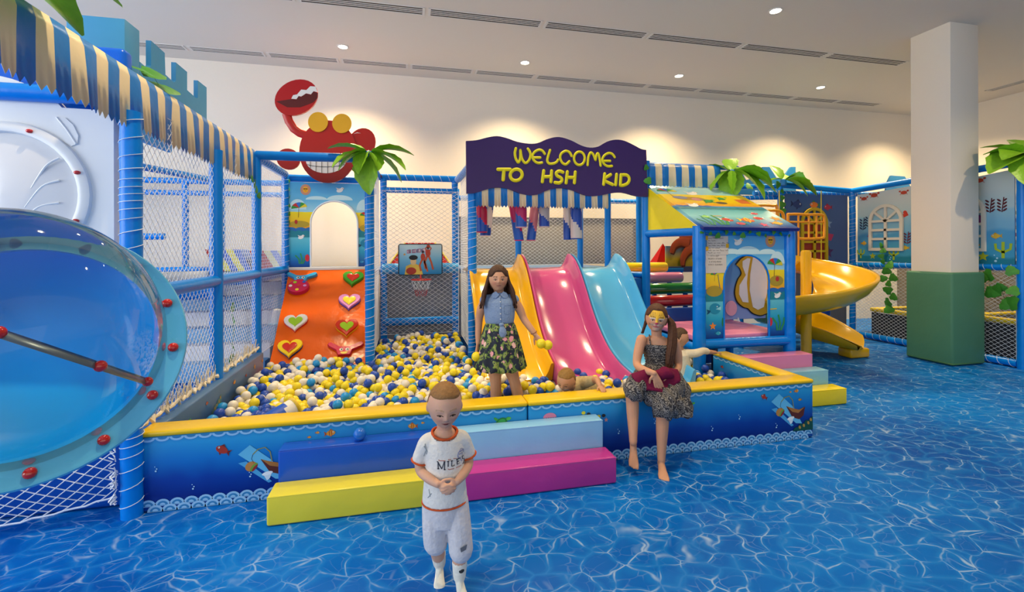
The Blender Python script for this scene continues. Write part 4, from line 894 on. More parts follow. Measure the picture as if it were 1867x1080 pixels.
# welcome sign
ws = thing('welcome_sign', 'wavy purple sign with yellow letters reading WELCOME TO HSH KID', 'sign', on_y(1015, 355, 5.36))
def z5(x, y, Y=5.34): return on_y(840 + x / 5.142, 240 + y / 5.142, Y)
top = [(50, 88), (150, 80), (250, 55), (340, 42), (430, 60), (530, 95), (640, 113), (720, 108), (800, 75), (880, 53), (950, 55), (1040, 85), (1130, 130), (1210, 150), (1290, 140), (1370, 95), (1450, 76), (1530, 85), (1620, 125), (1690, 162), (1740, 172)]
bot = [(1755, 612), (1650, 605), (1560, 580), (1490, 570), (1400, 580), (1300, 600), (1210, 605), (1130, 585), (1040, 550), (950, 530), (870, 535), (790, 560), (720, 590), (640, 597), (560, 580), (450, 540), (370, 526), (290, 530), (200, 555), (120, 578), (55, 580)]
tp = smooth_path([(x, y, 0) for x, y in top], 3); bt = smooth_path([(x, y, 0) for x, y in bot], 3)
MB().prism([z5(p.x, p.y) for p in tp + bt], (0, .045, 0)).build('board', mat('#33185f', .4, .4, .25, 5, .06), ws)
def stroke(pts, w, name='letter_stroke'):
    return [z5(x, y, 5.334) for x, y in pts], w
def letter(ch, strokes, w):
    mb = MB()
    for s in strokes:
        cl = s[0] == s[-1] and len(s) > 6
        P = smooth_path([(x, y, 0) for x, y in s], 4) if len(s) > 2 else [Vector((x, y, 0)) for x, y in s]
        P = [z5(p.x, p.y, 5.336) for p in P]; r = w / 5.142 * .0048
        mb.tube(P, r, 8, sy=.5, up=(0, -1, 0))
        for e in (P[0], P[-1]): mb.sphere(e, (r, r * .5, r), 10, 6)
    mb.build('letter_' + ch, mat('#e4dc12', .4, .4), ws, label='yellow letter ' + ch.upper())
E1 = lambda d: [[(788 + d[0], 210 + d[1]), (765 + d[0], 180 + d[1]), (730 + d[0], 172 + d[1]), (690 + d[0], 195 + d[1]), (672 + d[0], 235 + d[1]), (690 + d[0], 275 + d[1]), (725 + d[0], 295 + d[1]), (762 + d[0], 292 + d[1])], [(682 + d[0], 245 + d[1]), (745 + d[0], 245 + d[1])]]
letter('w', [[(517, 158), (508, 200), (515, 250), (540, 290), (558, 250), (560, 175)], [(560, 175), (572, 250), (605, 295), (640, 270), (655, 220), (645, 185), (630, 162)]], 17)
letter('e', E1((0, 0)), 17); letter('l', [[(838, 175), (820, 230), (812, 275), (830, 300), (870, 300), (900, 285), (912, 265)]], 17)
letter('c', [[(1040, 230), (1020, 195), (985, 183), (945, 205), (932, 245), (950, 290), (985, 308), (1018, 280)]], 17)
letter('o', [ell(1113, 252, 50, 62, 14) + ell(1113, 252, 50, 62, 14)[:2]], 17)
letter('m', [[(1190, 315), (1198, 240), (1218, 198), (1242, 215), (1264, 268)], [(1264, 268), (1274, 220), (1288, 205), (1302, 250), (1312, 320)]], 17); letter('e', E1((656, 31)), 17)
letter('t', [[(350, 355), (463, 355)], [(405, 355), (398, 453)]], 23); letter('o', [ell(520, 407, 57, 52, 14, -.5) + ell(520, 407, 57, 52, 14, -.5)[:2]], 22)
letter('h', [[(778, 368), (765, 472)], [(852, 370), (846, 472)], [(772, 425), (849, 422)]], 22); letter('s', [[(958, 382), (925, 371), (896, 388), (905, 415), (940, 435), (948, 460), (925, 482), (885, 478)]], 22); letter('h', [[(1000, 378), (988, 482)], [(1074, 380), (1066, 482)], [(994, 430), (1070, 432)]], 22)
letter('k', [[(1350, 397), (1340, 496)], [(1406, 404), (1345, 452), (1425, 498)]], 22); letter('i', [[(1462, 402), (1453, 500)]], 22); letter('d', [[(1503, 405), (1496, 506)], [(1503, 407), (1555, 408), (1580, 440), (1568, 482), (1530, 503), (1496, 506)]], 22)
awning('striped_awning', 'short blue and white striped valance below the welcome sign', (.77, 5.42, 0), (1, 0, 0), (0, -1, 0), 1.69, 2.5, 2.105, 22, .05, .025)
# hanging punch bags
def bag(x, y, zt, zb, r, cols, label, tilt=0.0):
    t = thing('punch_bag', label, 'punch bag', (x, y, zb), 'hanging striped foam bags')
    n = 20; nz = 12; mb = MB(); rows = []
    for i in range(nz + 1):
        z = zb + (zt - zb) * i / nz; rows.append([(x + tilt * (zt - z) + r * math.cos(2 * PI * j / n), y + r * math.sin(2 * PI * j / n), z) for j in range(n + 1)])
    mb.grid(rows, lambda i, j: int(((j / n * 2) + i / nz * 1.6) % 2))
    mb.build('bag', [vinyl(cols[0], .3), vinyl(cols[1], .3)], t, sharp=False)
    MB().lathe([(r, 0), (r * .96, -.012), (.001, -.014)], (x + tilt * (zt - zb), y, zb), n=20).build('end_cap', vinyl(cols[2] if len(cols) > 2 else cols[1], .3), t)
    MB().lathe([(r, 0), (r * .9, .012), (.001, .02)], (x, y, zt), n=20).build('top_cap', vinyl(cols[0], .3), t)
    MB().tube([(x, y, zt + .01), (x, y, zt + .07), (x, y, 2.58)], .008, 6).build('strap', mat('#d8c030', .6, .3), t)
    return t
bag(.885, 5.60, 2.14, 1.80, .068, ('#c01848', '#1a4fb4', '#c01848'), 'red and blue striped punch bag hanging leftmost under the sign', -.0)
bag(.985, 5.72, 2.14, 1.755, .07, ('#e0dcd6', '#1246a8', '#e6e2dc'), 'white and blue striped punch bag beside the leftmost red one', -.1)
bag(1.30, 5.66, 2.14, 1.70, .062, ('#c42468', '#1f5fc8', '#c42468'), 'long pink and blue striped punch bag hanging above the yellow slide', .16)
bag(1.37, 5.54, 2.13, 1.86, .07, ('#c42468', '#2458b8', '#d8b8c0'), 'short pink and blue punch bag in front of the long pink one')
bag(1.59, 5.68, 2.14, 1.70, .06, ('#d88a94', '#1f58b8', '#c86a80'), 'pale pink and blue punch bag tilted above the pink slide', -.13)
bag(1.675, 5.56, 2.13, 1.87, .066, ('#b8b4b4', '#1246a8', '#b8b4b4'), 'short grey and blue punch bag above the pink slide')
bag(2.02, 5.66, 2.13, 1.715, .055, ('#dcd8d0', '#1a50b0', '#1a50b0'), 'slim white and blue punch bag half hidden above the blue slide')
bag(2.10, 5.55, 2.13, 1.72, .075, ('#1246a8', '#c8c4c0', '#1246a8'), 'wide blue and grey striped punch bag above the blue slide')
# ================================================================ LITTLE HOUSE
HF, HB = 4.38, 5.42; HXL, HXR = 3.06, 4.215
hs = thing('play_house', 'small blue pipe play house with printed roof and arched front', 'play house', (3.64, 4.9, 0))
thick = mat('#0078d8', .26, .35, .15, 14, .05)
def hpost(x, y, z0, z1, r=.068):
    n = int((z1 - z0) / .05); MB().tube([(x, y, z0 + (z1 - z0) * i / n) for i in range(n + 1)], [r * (1 - (.06 if i % 7 == 0 and 0 < i < n else 0)) for i in range(n + 1)], 16).build('post', thick, hs)
hpost(HXL, HF, .0, 1.83); hpost(HXR, HF, .0, 1.80, .064); hpost(4.25, 5.42, 0, 2.6, .05); hpost(3.62, HB + .02, .0, .50, .05)
def hrail(a, b, r=.05): MB().tube([Vector(a).lerp(Vector(b), i / 6) for i in range(7)], r, 14).build('rail', thick, hs)
hrail((HXL, HF, 1.775), (HXR, HF, 1.765), .045); hrail((HXL, HF, .55), (HXR, HF, .545), .055); hrail((HXL, HF, 1.775), (3.02, 5.42, 1.775), .05); hrail((HXL, HF, .50), (3.04, 5.40, .50), .05); hrail((HXR, HF, .5), (4.25, 5.42, .5), .05); hrail((HXR, HF, 1.775), (4.25, 5.42, 1.775), .045)
rail(hs, (3.3, 6.6, 1.24), (4.3, 6.6, 1.24), .05, wrap=False)
MB().rbox((3.08, 4.46, .56), (4.24, 5.40, .625), .015, 3).build('deck', vinyl('#dd86ae', .25), hs, label='pink padded deck')
MB().tube([(3.3, 4.45, .5), (3.3, 4.45, .0)], .035, 10).build('under_leg', mat('#20406a', .5, .4), hs)
# front panel
fx0, fx1, fz0, fz1 = 3.125, 4.155, .60, 1.735; fa0, fa1, fat = 3.365, 3.945, 1.51
r = (fa1 - fa0) / 2
arch_panel(fx0, fx1, fz0, fz1, fa0, fa1, fat, HF, .025, beach_bg(.60, 1.735), hs)
A = Art((fx0, HF, fz0), (1, 0, 0), (0, 0, 1), (0, -1, 0)); W = fx1 - fx0; Hh = fz1 - fz0
A.begin('printed_clouds', 'stuff')
for ci, (cx, rr, hh, yb) in enumerate(((.10, .1, .13, .81), (.33, .13, .06, .925), (.55, .16, .09, .92), (.80, .12, .06, .92), (.93, .1, .14, .81))): A.add(ell(cx, yb, min(rr, cx, W - cx), hh, 14, 0, 0, PI), '#c4e2e6', 1 + ci)
beach_art(A, W, Hh, (fa0 - fx0, fa1 - fx0))
sun(A, .84, 1.07, .035); gull(A, .42, 1.05, .06); umbrella(A, .90, .80, .10, -.1); umbrella(A, .13, .70, .055)
A.begin('printed_islands', 'stuff'); A.add(ell(.92, .62, .09, .06, 16), '#a89028', 7); A.add(ell(.12, .52, .10, .06, 16), '#a89028', 7)
A.begin('printed_bucket'); A.add(ell(.93, .64, .025, .03, 10), '#b8322a', 9); A.begin('printed_parasol_pole'); A.line([(.16, .74), (.19, .55)], .008, '#5a6a7a', 8)
gull(A, .93, .45, .05); whale(A, .13, .33, .07); star(A, .10, .14, .045, '#e8862a'); weed(A, .95, .06, .16); A.begin('printed_squid'); A.add(ell(.835, .16, .03, .05, 12), '#c8283a', 9); fish(A, .17, .06, .05, '#2f9fc0', '#1a6f9a')
A.begin('printed_turtle_shell'); A.add(ell(.225, .18, .012, .05, 10), '#2a7a3a', 8); A.begin('printed_rod'); A.line([(.82, .30), (.92, .305)], .012, '#d8b82a', 9)
A.build('print', hs)
MB().tube([(fa0, HF - .002, fz0), (fa0, HF - .002, fat - r)] + [((fa0 + fa1) / 2 - r * math.cos(PI * i / 16), HF - .002, fat - r + r * math.sin(PI * i / 16)) for i in range(1, 16)] + [(fa1, HF - .002, fat - r), (fa1, HF - .002, fz0)], .010, 8).build('arch_trim', thick, hs)
# notices taped to the panel
np_ = thing('paper_notice', 'printed white age notice taped to the house front', 'notice', (3.22, HF - .01, 1.33))
q = HF - .004
MB().box((3.132, q - .001, 1.318), (3.395, q, 1.60)).build('sheet', mat('#cfc6bc', .8, .2, .05, 9, .03), np_)
def text(parent, body, x, y, z, size, m, space=1.0, shear=0.0):
    cu = bpy.data.curves.new('lettering', 'FONT'); cu.body = body; cu.size = size; cu.shear = shear; cu.space_character = space; cu.resolution_u = 2
    o = bpy.data.objects.new('lettering', cu); COL.objects.link(o); bpy.context.view_layer.update()
    me = bpy.data.meshes.new_from_object(o.evaluated_get(bpy.context.evaluated_depsgraph_get())); bpy.data.objects.remove(o)
    ob = bpy.data.objects.new('lettering', me); COL.objects.link(ob); ob.parent = parent; b = BASE[parent.name]; ob.location = (x - b.x, y - b.y, z - b.z); ob.rotation_euler = (PI / 2, 0, 0); me.materials.append(m); ob['kind'] = 'stuff'; return ob
ink = mat('#5c554e', .8, .2); ink2 = mat('#2a2a30', .8, .2)
for i, (tx, x) in enumerate((('OT 4 - 8 JET', 3.195), ('FROM 4 - 8 YEARS', 3.168), ('4 - 8 YAŞ ARASI', 3.178), ('VON 4 - 8 JAHREN', 3.168))): text(np_, tx, x, q - .0016, 1.497 - .032 * i, .024, ink, .9)
nh = thing('handwritten_note', 'handwritten white note taped above the printed age notice', 'notice', (3.27, HF - .01, 1.52))
MB().box((3.15, q - .004, 1.517), (3.415, q - .003, 1.72)).build('sheet', mat('#c9c2ba', .8, .2, .05, 9, .03), nh)
for i in range(7):                                                  # illegible handwriting
    x = 3.165; rnd = random.Random(i); mb = MB(); z = 1.695 - .0265 * i; L = (.2, .09, .23, .225, .14, .22, .15)[i]
    s = x
    while s < x + L:
        wl_ = rnd.uniform(.025, .06); pts = []; k = 0
        while k * .004 < wl_: pts.append((s + k * .004, q - .0046, z + .0045 * math.sin(k * 1.9 + rnd.random()) + (.008 if rnd.random() < .12 else 0))); k += 1
        if len(pts) > 2: mb.tube(pts, .0012, 3, cap=False)
        s += wl_ + .012
    mb.build('handwriting', ink2, nh, kind='stuff', sharp=False)
for x, z in ((3.145, 1.70), (3.15, 1.585), (3.405, 1.615)): MB().box((x - .018, q - .0062, z - .022), (x + .018, q - .0052, z + .022)).build('tape', mat('#d8a81e', .5, .3), nh)
# shell cut-out board in the back of the house
sh = thing('shell_board', 'big yellow and white shell board inside the little house', 'shell board', (4.3, 5.3, .63))
MB().rbox((3.75, 5.33, .63), (4.75, 5.36, 1.62), .005, 1).build('board', ramp_mat([(0, '#8f9fd8'), (.35, '#7f92d0'), (.55, '#5f8fc8'), (1, '#4a86c0')], 'Z', 0, 1.0, .1, 3, .35), sh)
def zs(x, y): return on_y(1260 + x / 4.318, 400 + y / 4.318, 5.325)
shp = [(352, 360), (380, 385), (395, 430), (370, 470), (350, 530), (345, 590), (365, 650), (410, 690), (445, 700), (480, 735), (540, 755), (590, 740), (640, 735), (700, 740), (720, 650), (715, 500), (690, 380), (620, 320), (540, 290), (450, 285), (390, 315)]
spn = [ (p.x, p.y) for p in smooth_path([(x, y, 0) for x, y in shp] + [(shp[0][0], shp[0][1], 0)], 3)][:-1]
cxs, cys = 530, 520
def scl(P, k): return [(cxs + (x - cxs) * k, cys + (y - cys) * k) for x, y in P]
for nm, poly, c, off in (('outline', scl(spn, 1.04), '#15151a', .006), ('shell', spn, '#c79a14', .012)): MB().prism([zs(x, y) + Vector((0, -off, 0)) for x, y in poly], (0, .006, 0)).build(nm, prnt(c), sh)
for poly in ([(400, 330), (440, 305), (460, 310), (440, 420), (432, 500), (445, 655), (400, 650), (372, 590), (375, 520), (425, 440), (400, 375)], [(480, 300), (560, 305), (578, 360), (595, 480), (590, 580), (565, 690), (520, 712), (480, 690), (455, 560), (460, 430)], [(600, 380), (650, 420), (680, 520), (670, 640), (640, 690), (605, 680), (622, 560), (615, 450)]):
    MB().prism([zs(x, y) + Vector((0, -.018, 0)) for x, y in poly], (0, .006, 0)).build('shell_field', prnt('#e4dfe4'), sh)
MB().prism([zs(x, y) + Vector((0, -.018, 0)) for x, y in ell(310, 700, 45, 60, 14)], (0, .006, 0)).build('pink_print', prnt('#e0a0b8'), sh)
MB().prism([zs(x, y) + Vector((0, -.018, 0)) for x, y in [(345, 820), (365, 770), (388, 820), (366, 832)]], (0, .006, 0)).build('white_print', prnt('#eeeaf0'), sh)
# padded roll steps up to the platform
for i, (c, z, x1, y, rr, lab) in enumerate((('#e6c814', 1.305, 3.72, 6.12, .074, 'yellow padded roll step at the top beside the octopus board'), ('#d884a8', 1.165, 3.86, 5.95, .076, 'pink padded roll step below the yellow one'), ('#1f7a2a', 1.02, 4.02, 5.80, .077, 'green padded roll step in the middle of the stair'), ('#b01c1c', .865, 4.08, 5.65, .078, 'red padded roll step near the bottom of the stair'))):
    t = thing('roll_step', lab, 'roll step', (3.5, y, z), 'padded roll steps'); MB().tube([(3.05, y, z), (3.06, y, z), (x1 - .02, y, z), (x1, y, z)], [rr * .9, rr, rr, rr * .9], 24).build('roll', gloss(c), t)
    MB().rbox((3.1, y + .01, .02), (3.16, y + .05, z - rr + .004), .005, 1).build('support', thick, t); MB().rbox((x1 - .2, y + .01, .02), (x1 - .14, y + .05, z - rr + .004), .005, 1).build('support', thick, t)
MB().rbox((3.06, 5.48, .02), (4.1, 5.54, .79), .02, 3).build('kick_panel', vinyl('#15479c', .3), base=(3.6, 5.5, .02), label='dark blue padded riser below the red roll step', cat='padded panel')
# roof
rf = [Vector((3.03, HF - .13, 1.815)), Vector((4.235, HF - .13, 1.805)), Vector((4.235, 5.40, 2.395)), Vector((3.03, 5.40, 2.40))]
ro = hs
rn = (rf[1] - rf[0]).cross(rf[3] - rf[0]).normalized()
MB().prism(rf, -rn * .035).build('roof_board', ramp_mat([(0, '#2a2a7a'), (.06, '#2a5fa8'), (.25, '#8fd0d8'), (.38, '#6fb8c4'), (.42, '#2f7f9a'), (.47, '#3f8fc0'), (.50, '#e8a024'), (.58, '#f0c41c'), (.78, '#eed41c'), (.785, '#9fd0d8'), (1, '#a8d4dc')], 'Z', 1.81, 2.395, .01, 9, .25), ro)
uu = (rf[1] - rf[0]).normalized(); vv = rn.cross(uu).normalized(); A = Art(rf[0], uu, vv, rn); RLn = (rf[3] - rf[0]).length
wave(A, .01, 1.19, .42 * RLn, .02, .1, .40 * RLn, '#2f7a86', 4); wave(A, .01, 1.19, .47 * RLn, .02, .13, .455 * RLn, '#3a4f9a', 3, .5)
A.begin('printed_islands', 'stuff'); A.add(ell(.35, .66 * RLn, .2, .06, 16), '#b08a2a', 5); A.add(ell(.95, .62 * RLn, .12, .05, 16), '#b08a2a', 5)
umbrella(A, .16, .84 * RLn, .14); umbrella(A, 1.0, .80 * RLn, .15, -.3); gull(A, .48, .80 * RLn, .10); turtle(A, .55, .60 * RLn, .11); turtle(A, .80, .68 * RLn, .10); gull(A, .25, .48 * RLn, .09); gull(A, .95, .9 * RLn, .07)
A.begin('printed_towel'); A.add([(.98, .56 * RLn), (1.14, .56 * RLn), (1.12, .68 * RLn), (.96, .66 * RLn)], '#d06a2a', 9); A.begin('printed_stones', 'stuff'); A.add(ell(.22, .68 * RLn, .10, .05, 14), '#8a8aa0', 8); A.add(ell(.42, .64 * RLn, .07, .05, 14), '#c88a8a', 8); A.add(ell(.7, .56 * RLn, .08, .04, 14), '#5a4a3a', 8)
weed(A, .3, .06, .24); weed(A, .14, .05, .18, '#2a8a5a'); fish(A, .42, .20, .11, '#c83a2a', '#e8e0d0', 1, -.2); fish(A, .52, .10, .09, '#c84a5a', '#2f8a5a', -1); fish(A, .68, .20, .13, '#d8662a', '#e8d23a', 1, -.1, (-.2, .1)); fish(A, .86, .26, .10, '#c83a2a', '#e8e8e8', -1); fish(A, 1.02, .13, .10, '#e0b83a', '#c87a2a'); star(A, 1.1, .26, .08, '#e0a03a'); star(A, .80, .08, .06, '#d85a7a'); fish(A, .2, .28, .08, '#8fd06a', '#3f9a5a'); fish(A, .92, .40, .08, '#d05a6a', '#e8d8c8', 1, .2)
A.begin('printed_rod'); A.line([(.3, .3), (.42, .31)], .014, '#d8a82a', 9); A.build('print', ro)
gb = MB().prism([(3.025, HF - .05, 1.80), (3.012, 5.40, 1.80), (3.012, 5.40, 2.38)], (.012, 0, 0)); gb.build('gable_cloth', vinyl('#e4d01a', .4), ro, label='yellow gable cloth')
awning('striped_awning', 'blue and white striped awning along the top of the house roof', (3.02, 5.42, 0), (1, 0, 0), (0, -1, 0), 1.06, lambda s: 2.70, lambda s: 2.40, 11, .06, .012)
rail(hs, (3.0, 5.44, 2.68), (4.25, 5.44, 2.68), .03, wrap=False)
ivy('ivy strand along the front edge of the house roof', [(3.05 + .1 * i, HF - .05 - .01 * (i % 2), 1.765 - .02 * (i % 3)) for i in range(12)], (0, -1, 0), (3.6, 4.3, 1.74), .6)
ivy('ivy leaves on the post between the welcome sign and house', [(2.96, 5.33, 2.62), (2.98, 5.33, 2.45)], (0, -1, 0), (2.97, 5.33, 2.4), 1.0)
palm(4.20, 5.30, 2.60, 'green palm top above the right end of the house roof', [(180, -35, .85), (-150, -70, .9), (-110, -65, .8), (60, 45, .75), (5, 4, 1.0), (-10, -14, 1.2), (-35, -25, 1.25), (-60, -40, 1.2), (120, 20, .8)], 1.0)
# octopus board and red cone
ob = thing('octopus_board', 'orange-brown cartoon octopus cut-out board behind the house', 'octopus board', (4.2, 6.4, 1.3))
def zo(x, y): return on_y(1120 + x / 4.155, 400 + y / 4.155, 6.38)
om = prnt('#b0481a'); od = prnt('#5a1c10')
MB().prism([zo(x, y) for x, y in [(500, 100), (640, 90), (700, 120), (690, 240), (600, 240), (540, 200), (500, 160)]], (0, .03, 0)).build('body', om, ob)
for P_, w0 in (([(560, 180), (500, 170), (450, 200), (430, 255)], 42), ([(590, 210), (545, 245), (515, 300), (515, 350)], 40), ([(640, 220), (650, 280), (640, 330)], 40)):
    path = smooth_path([(x, y, 0) for x, y in P_], 5); n = len(path)
    MB().tube([zo(p.x, p.y) + Vector((0, -.012, 0)) for p in path], [w0 / 4.155 * .0081 * (1 - .65 * i / n) for i in range(n)], 8, sy=.25, up=(0, -1, 0)).build('tentacle', om, ob)
    MB().tube([zo(p.x + 8, p.y + 12) + Vector((0, -.004, 0)) for p in path], [w0 / 4.155 * .0081 * (1 - .65 * i / n) for i in range(n)], 8, sy=.2, up=(0, -1, 0)).build('tentacle_shadow_print', od, ob)
MB().box((3.9, 6.41, 1.30), (4.7, 6.44, 1.62)).build('backing_board', ramp_mat([(0, '#8a7a1a'), (.4, '#c8a81a'), (1, '#3f7fa0')], 'Z', 0, .35, .05, 5, .4), ob)
cn = thing('soft_cone', 'glossy red soft triangle standing behind the roll steps', 'soft shape', (4.02, 6.68, 1.30))
MB().add([(3.83, 6.6, 1.30), (4.21, 6.6, 1.30), (4.21, 6.85, 1.30), (3.83, 6.85, 1.30), (4.02, 6.70, 1.665)], [(3, 2, 1, 0), (0, 1, 4), (1, 2, 4), (2, 3, 4), (3, 0, 4)], 0, False).build('cover', vinyl('#b5120e', .2), cn)
MB().rbox((3.6, 6.56, 1.20), (4.7, 7.75, 1.30), .02, 2).build('deck', vinyl('#33549a', .35), hs)

# ================================================================ RIGHT SIDE
rx = 7.76
rf_ = thing('play_structure', 'blue pipe frame with netting and sea print panels around the column', 'play frame', (7.8, 5.6, 0))
post(rf_, rx, 6.66, 0, 2.62, .05, pitch=.09); post(rf_, 7.80, 4.35, 0, 2.74, .058, wrap=False); post(rf_, 6.55, 7.0, 0, 2.75, .045, wrap=False)
rail(rf_, (rx, 6.66, 2.60), (7.80, 4.38, 2.70), .05, wrap=False); rail(rf_, (rx, 6.66, 1.28), (7.80, 4.38, 1.32), .045, pitch=.1); rail(rf_, (rx, 6.66, .06), (7.80, 4.4, .06), .05, pitch=.12)
rail(rf_, (6.55, 7.0, 2.72), (rx, 6.68, 2.60), .05, wrap=False); rail(rf_, (6.0, 7.0, 2.56), (rx + 1.9, 7.05, 2.62), .045, pitch=.1); rail(rf_, (4.3, 7.75, 2.70), (6.55, 7.02, 2.70), .045, wrap=False); rail(rf_, (4.3, 7.75, 2.5), (6.55, 7.05, 2.5), .04)
rail(rf_, (rx, 6.66, 1.22), (9.6, 7.0, 1.22), .04)
net(rf_, (rx, 6.6, .1), (.02, -1, 0), (0, 0, 1), 2.18, 1.16, .075, .055, .0026); net(rf_, (6.6, 7.03, 2.1), (-1, .32, 0), (0, 0, 1), 2.3, .42, .085, .06, .002)
net(rf_, (7.80, 4.29, 0.02), (0, -1, 0), (0, 0, 1), .5, 1.25, .075, .055, .0026)
net(rf_, (9.5, 4.0, .1), (0, 1, 0), (0, 0, 1), 3.0, 1.16, .075, .055, .002)
def arch_window(parent, o, u, n, w, h, m, bars=(2, 3), name='arch_window', th=.03):
    """arched moulded window frame: outer ring, mullions and a fan of spokes"""
    o = Vector(o); u = Vector(u).normalized(); n = Vector(n).normalized(); zc = h - w / 2; B = w * .09
    def P(x, z, d=0.0): return o + u * x + Vector((0, 0, z)) + n * d
    outer = [(0, 0), (w, 0), (w, zc)] + [(w / 2 + w / 2 * math.cos(PI * i / 16), zc + w / 2 * math.sin(PI * i / 16)) for i in range(1, 17)]
    inner = [(B, B), (w - B, B), (w - B, zc)] + [(w / 2 + (w / 2 - B) * math.cos(PI * i / 16), zc + (w / 2 - B) * math.sin(PI * i / 16)) for i in range(1, 17)]
    mb = MB(); k = len(outer)
    vs = [P(*q) for q in outer] + [P(*q) for q in inner] + [P(q[0], q[1], th) for q in outer] + [P(q[0], q[1], th) for q in inner]
    fs = []
    for i in range(k):
        j = (i + 1) % k; fs += [(2 * k + i, 2 * k + j, 3 * k + j, 3 * k + i), (i, j, 2 * k + j, 2 * k + i), (k + j, k + i, 3 * k + i, 3 * k + j)]
    mb.add(vs, fs, 0, False); fr = mb.build(name, m, parent)
    def bar(a, b, wd): 
        a2 = Vector((b[0] - a[0], b[1] - a[1])).normalized(); nn = Vector((-a2.y, a2.x)) * wd / 2
        MB().prism([P(a[0] + nn.x, a[1] + nn.y), P(b[0] + nn.x, b[1] + nn.y), P(b[0] - nn.x, b[1] - nn.y), P(a[0] - nn.x, a[1] - nn.y)], n * th * .9).build('muntin', m, fr)
    bar((w / 2, B), (w / 2, zc), B * .8)
    for i in range(1, bars[1] + 1): bar((B, B + (zc - B) * i / bars[1]), (w - B, B + (zc - B) * i / bars[1]), B * .8)
    for a in (40, 90, 140): bar((w / 2, zc), (w / 2 + (w / 2 - B) * math.cos(math.radians(a)), zc + (w / 2 - B) * math.sin(math.radians(a))), B * .7)
    return fr
sea_bg = [(0, '#0f6f86'), (.16, '#14809a'), (.2, '#3f9fc8'), (.45, '#4f9fd0'), (.5, '#7ab6d8'), (.7, '#93c2d8'), (.75, '#b4cdd4'), (1, '#c9d2d2')]
def sea_panel(y0, y1, label, deco, win):
    p = thing('sea_mural', label, 'mural', (rx, (y0 + y1) / 2, 1.34), 'sea print panels')
    MB().prism([(rx + .02, y0, 1.34), (rx + .02, y1, 1.34), (rx + .02, y1, 2.52 + .02 * (6.6 - y1)), (rx + .02, y0, 2.52 + .045 * (6.6 - y0))], (.02, 0, 0)).build('cloth', ramp_mat(sea_bg, 'Z', 0, 1.18, .18, 2.2, .5, 'EASE'), p)
    A = Art((rx + .02, y1, 1.34), (0, -1, 0), (0, 0, 1), (-1, 0, 0)); deco(A); A.build('print', p)
    if win: 
        wf = arch_window(p, (rx + .018, win[0], 1.53), (0, -1, 0), (-1, 0, 0), win[1], win[2], mat('#dcd6ca', .4, .4, 0, 9, .02))
    return p
def crabp(A, x, y, s):
    A.begin('printed_crab'); A.add(ell(x, y, s, s * .6, 12), '#b8402a', 8)
    for k in (-1, 1): A.add(ell(x + k * 1.2 * s, y + .5 * s, s * .35, s * .3, 10), '#b8402a', 8); A.line([(x + k * .6 * s, y - .2 * s), (x + k * 1.2 * s, y - .7 * s)], .12 * s, '#b8402a', 8)
def seabranch(A, x, y, s, c):
    A.begin('printed_plant'); A.line([(x, y), (x + .1 * s, y + s)], .06 * s, c, 8)
    for i in range(4):
        for k in (-1, 1): A.add(ell(x + k * .16 * s, y + (.15 + .22 * i) * s, .15 * s, .06 * s, 8, k * .7), c, 9)
def coral2(A, x, y, s, c='#a8c02a'):
    A.begin('printed_coral'); A.line([(x, y), (x, y + s)], .16 * s, c, 8)
    for k in (-1, 1): A.line([(x, y + .35 * s), (x + k * .35 * s, y + .55 * s), (x + k * .38 * s, y + .9 * s)], .14 * s, c, 8)
def dr1(A):
    crabp(A, .12, 1.10, .05); crabp(A, .30, 1.14, .06); crabp(A, .78, 1.13, .05); fish(A, .12, .32, .07, '#d8a82a', '#c89a2a', 1); star(A, .27, .10, .06, '#a8b42a'); coral2(A, .62, .04, .2); fish(A, .80, .24, .07, '#d8b82a', '#c89a2a', -1)
    seabranch(A, .10, .55, .22, '#2a3a5a'); seabranch(A, .2, .6, .2, '#2a3a5a'); seabranch(A, .83, .3, .2, '#6a2a3a'); A.begin('printed_butterfly'); A.add(heart(.80, .78, .06, 1.2), '#c83a2a', 8); A.begin('printed_butterfly'); A.add(heart(.22, .45, .05, -1.2), '#7a2a8a', 8); bubbles(A, .42, .06, .015); coral2(A, .06, .06, .16)
    bubbles(A, .56, .05, .014)
def dr2(A):
    crabp(A, .12, 1.16, .05); crabp(A, .3, 1.18, .05); seabranch(A, .42, .72, .2, '#5a1f2a'); seabranch(A, .55, .72, .2, '#5a1f2a'); A.begin('printed_butterfly'); A.add(heart(.30, .62, .08, 1.3), '#6a2a7a', 8); fish(A, .48, .40, .08, '#d8b03a', '#c89a2a', -1); star(A, .34, .12, .07, '#b4bc2a'); coral2(A, .56, .1, .22); bubbles(A, .48, .06, .018); fish(A, .26, .28, .05, '#d8b03a', '#c89a2a', -1); star(A, .2, .08, .04, '#3a7a6a')
sea_panel(5.55, 6.58, 'sea print panel with white arched window left of the column', dr1, (6.36, .56, .78)); sea_panel(4.42, 5.1, 'sea print panel with white arched window right of the column', dr2, (5.22, .50, .80))
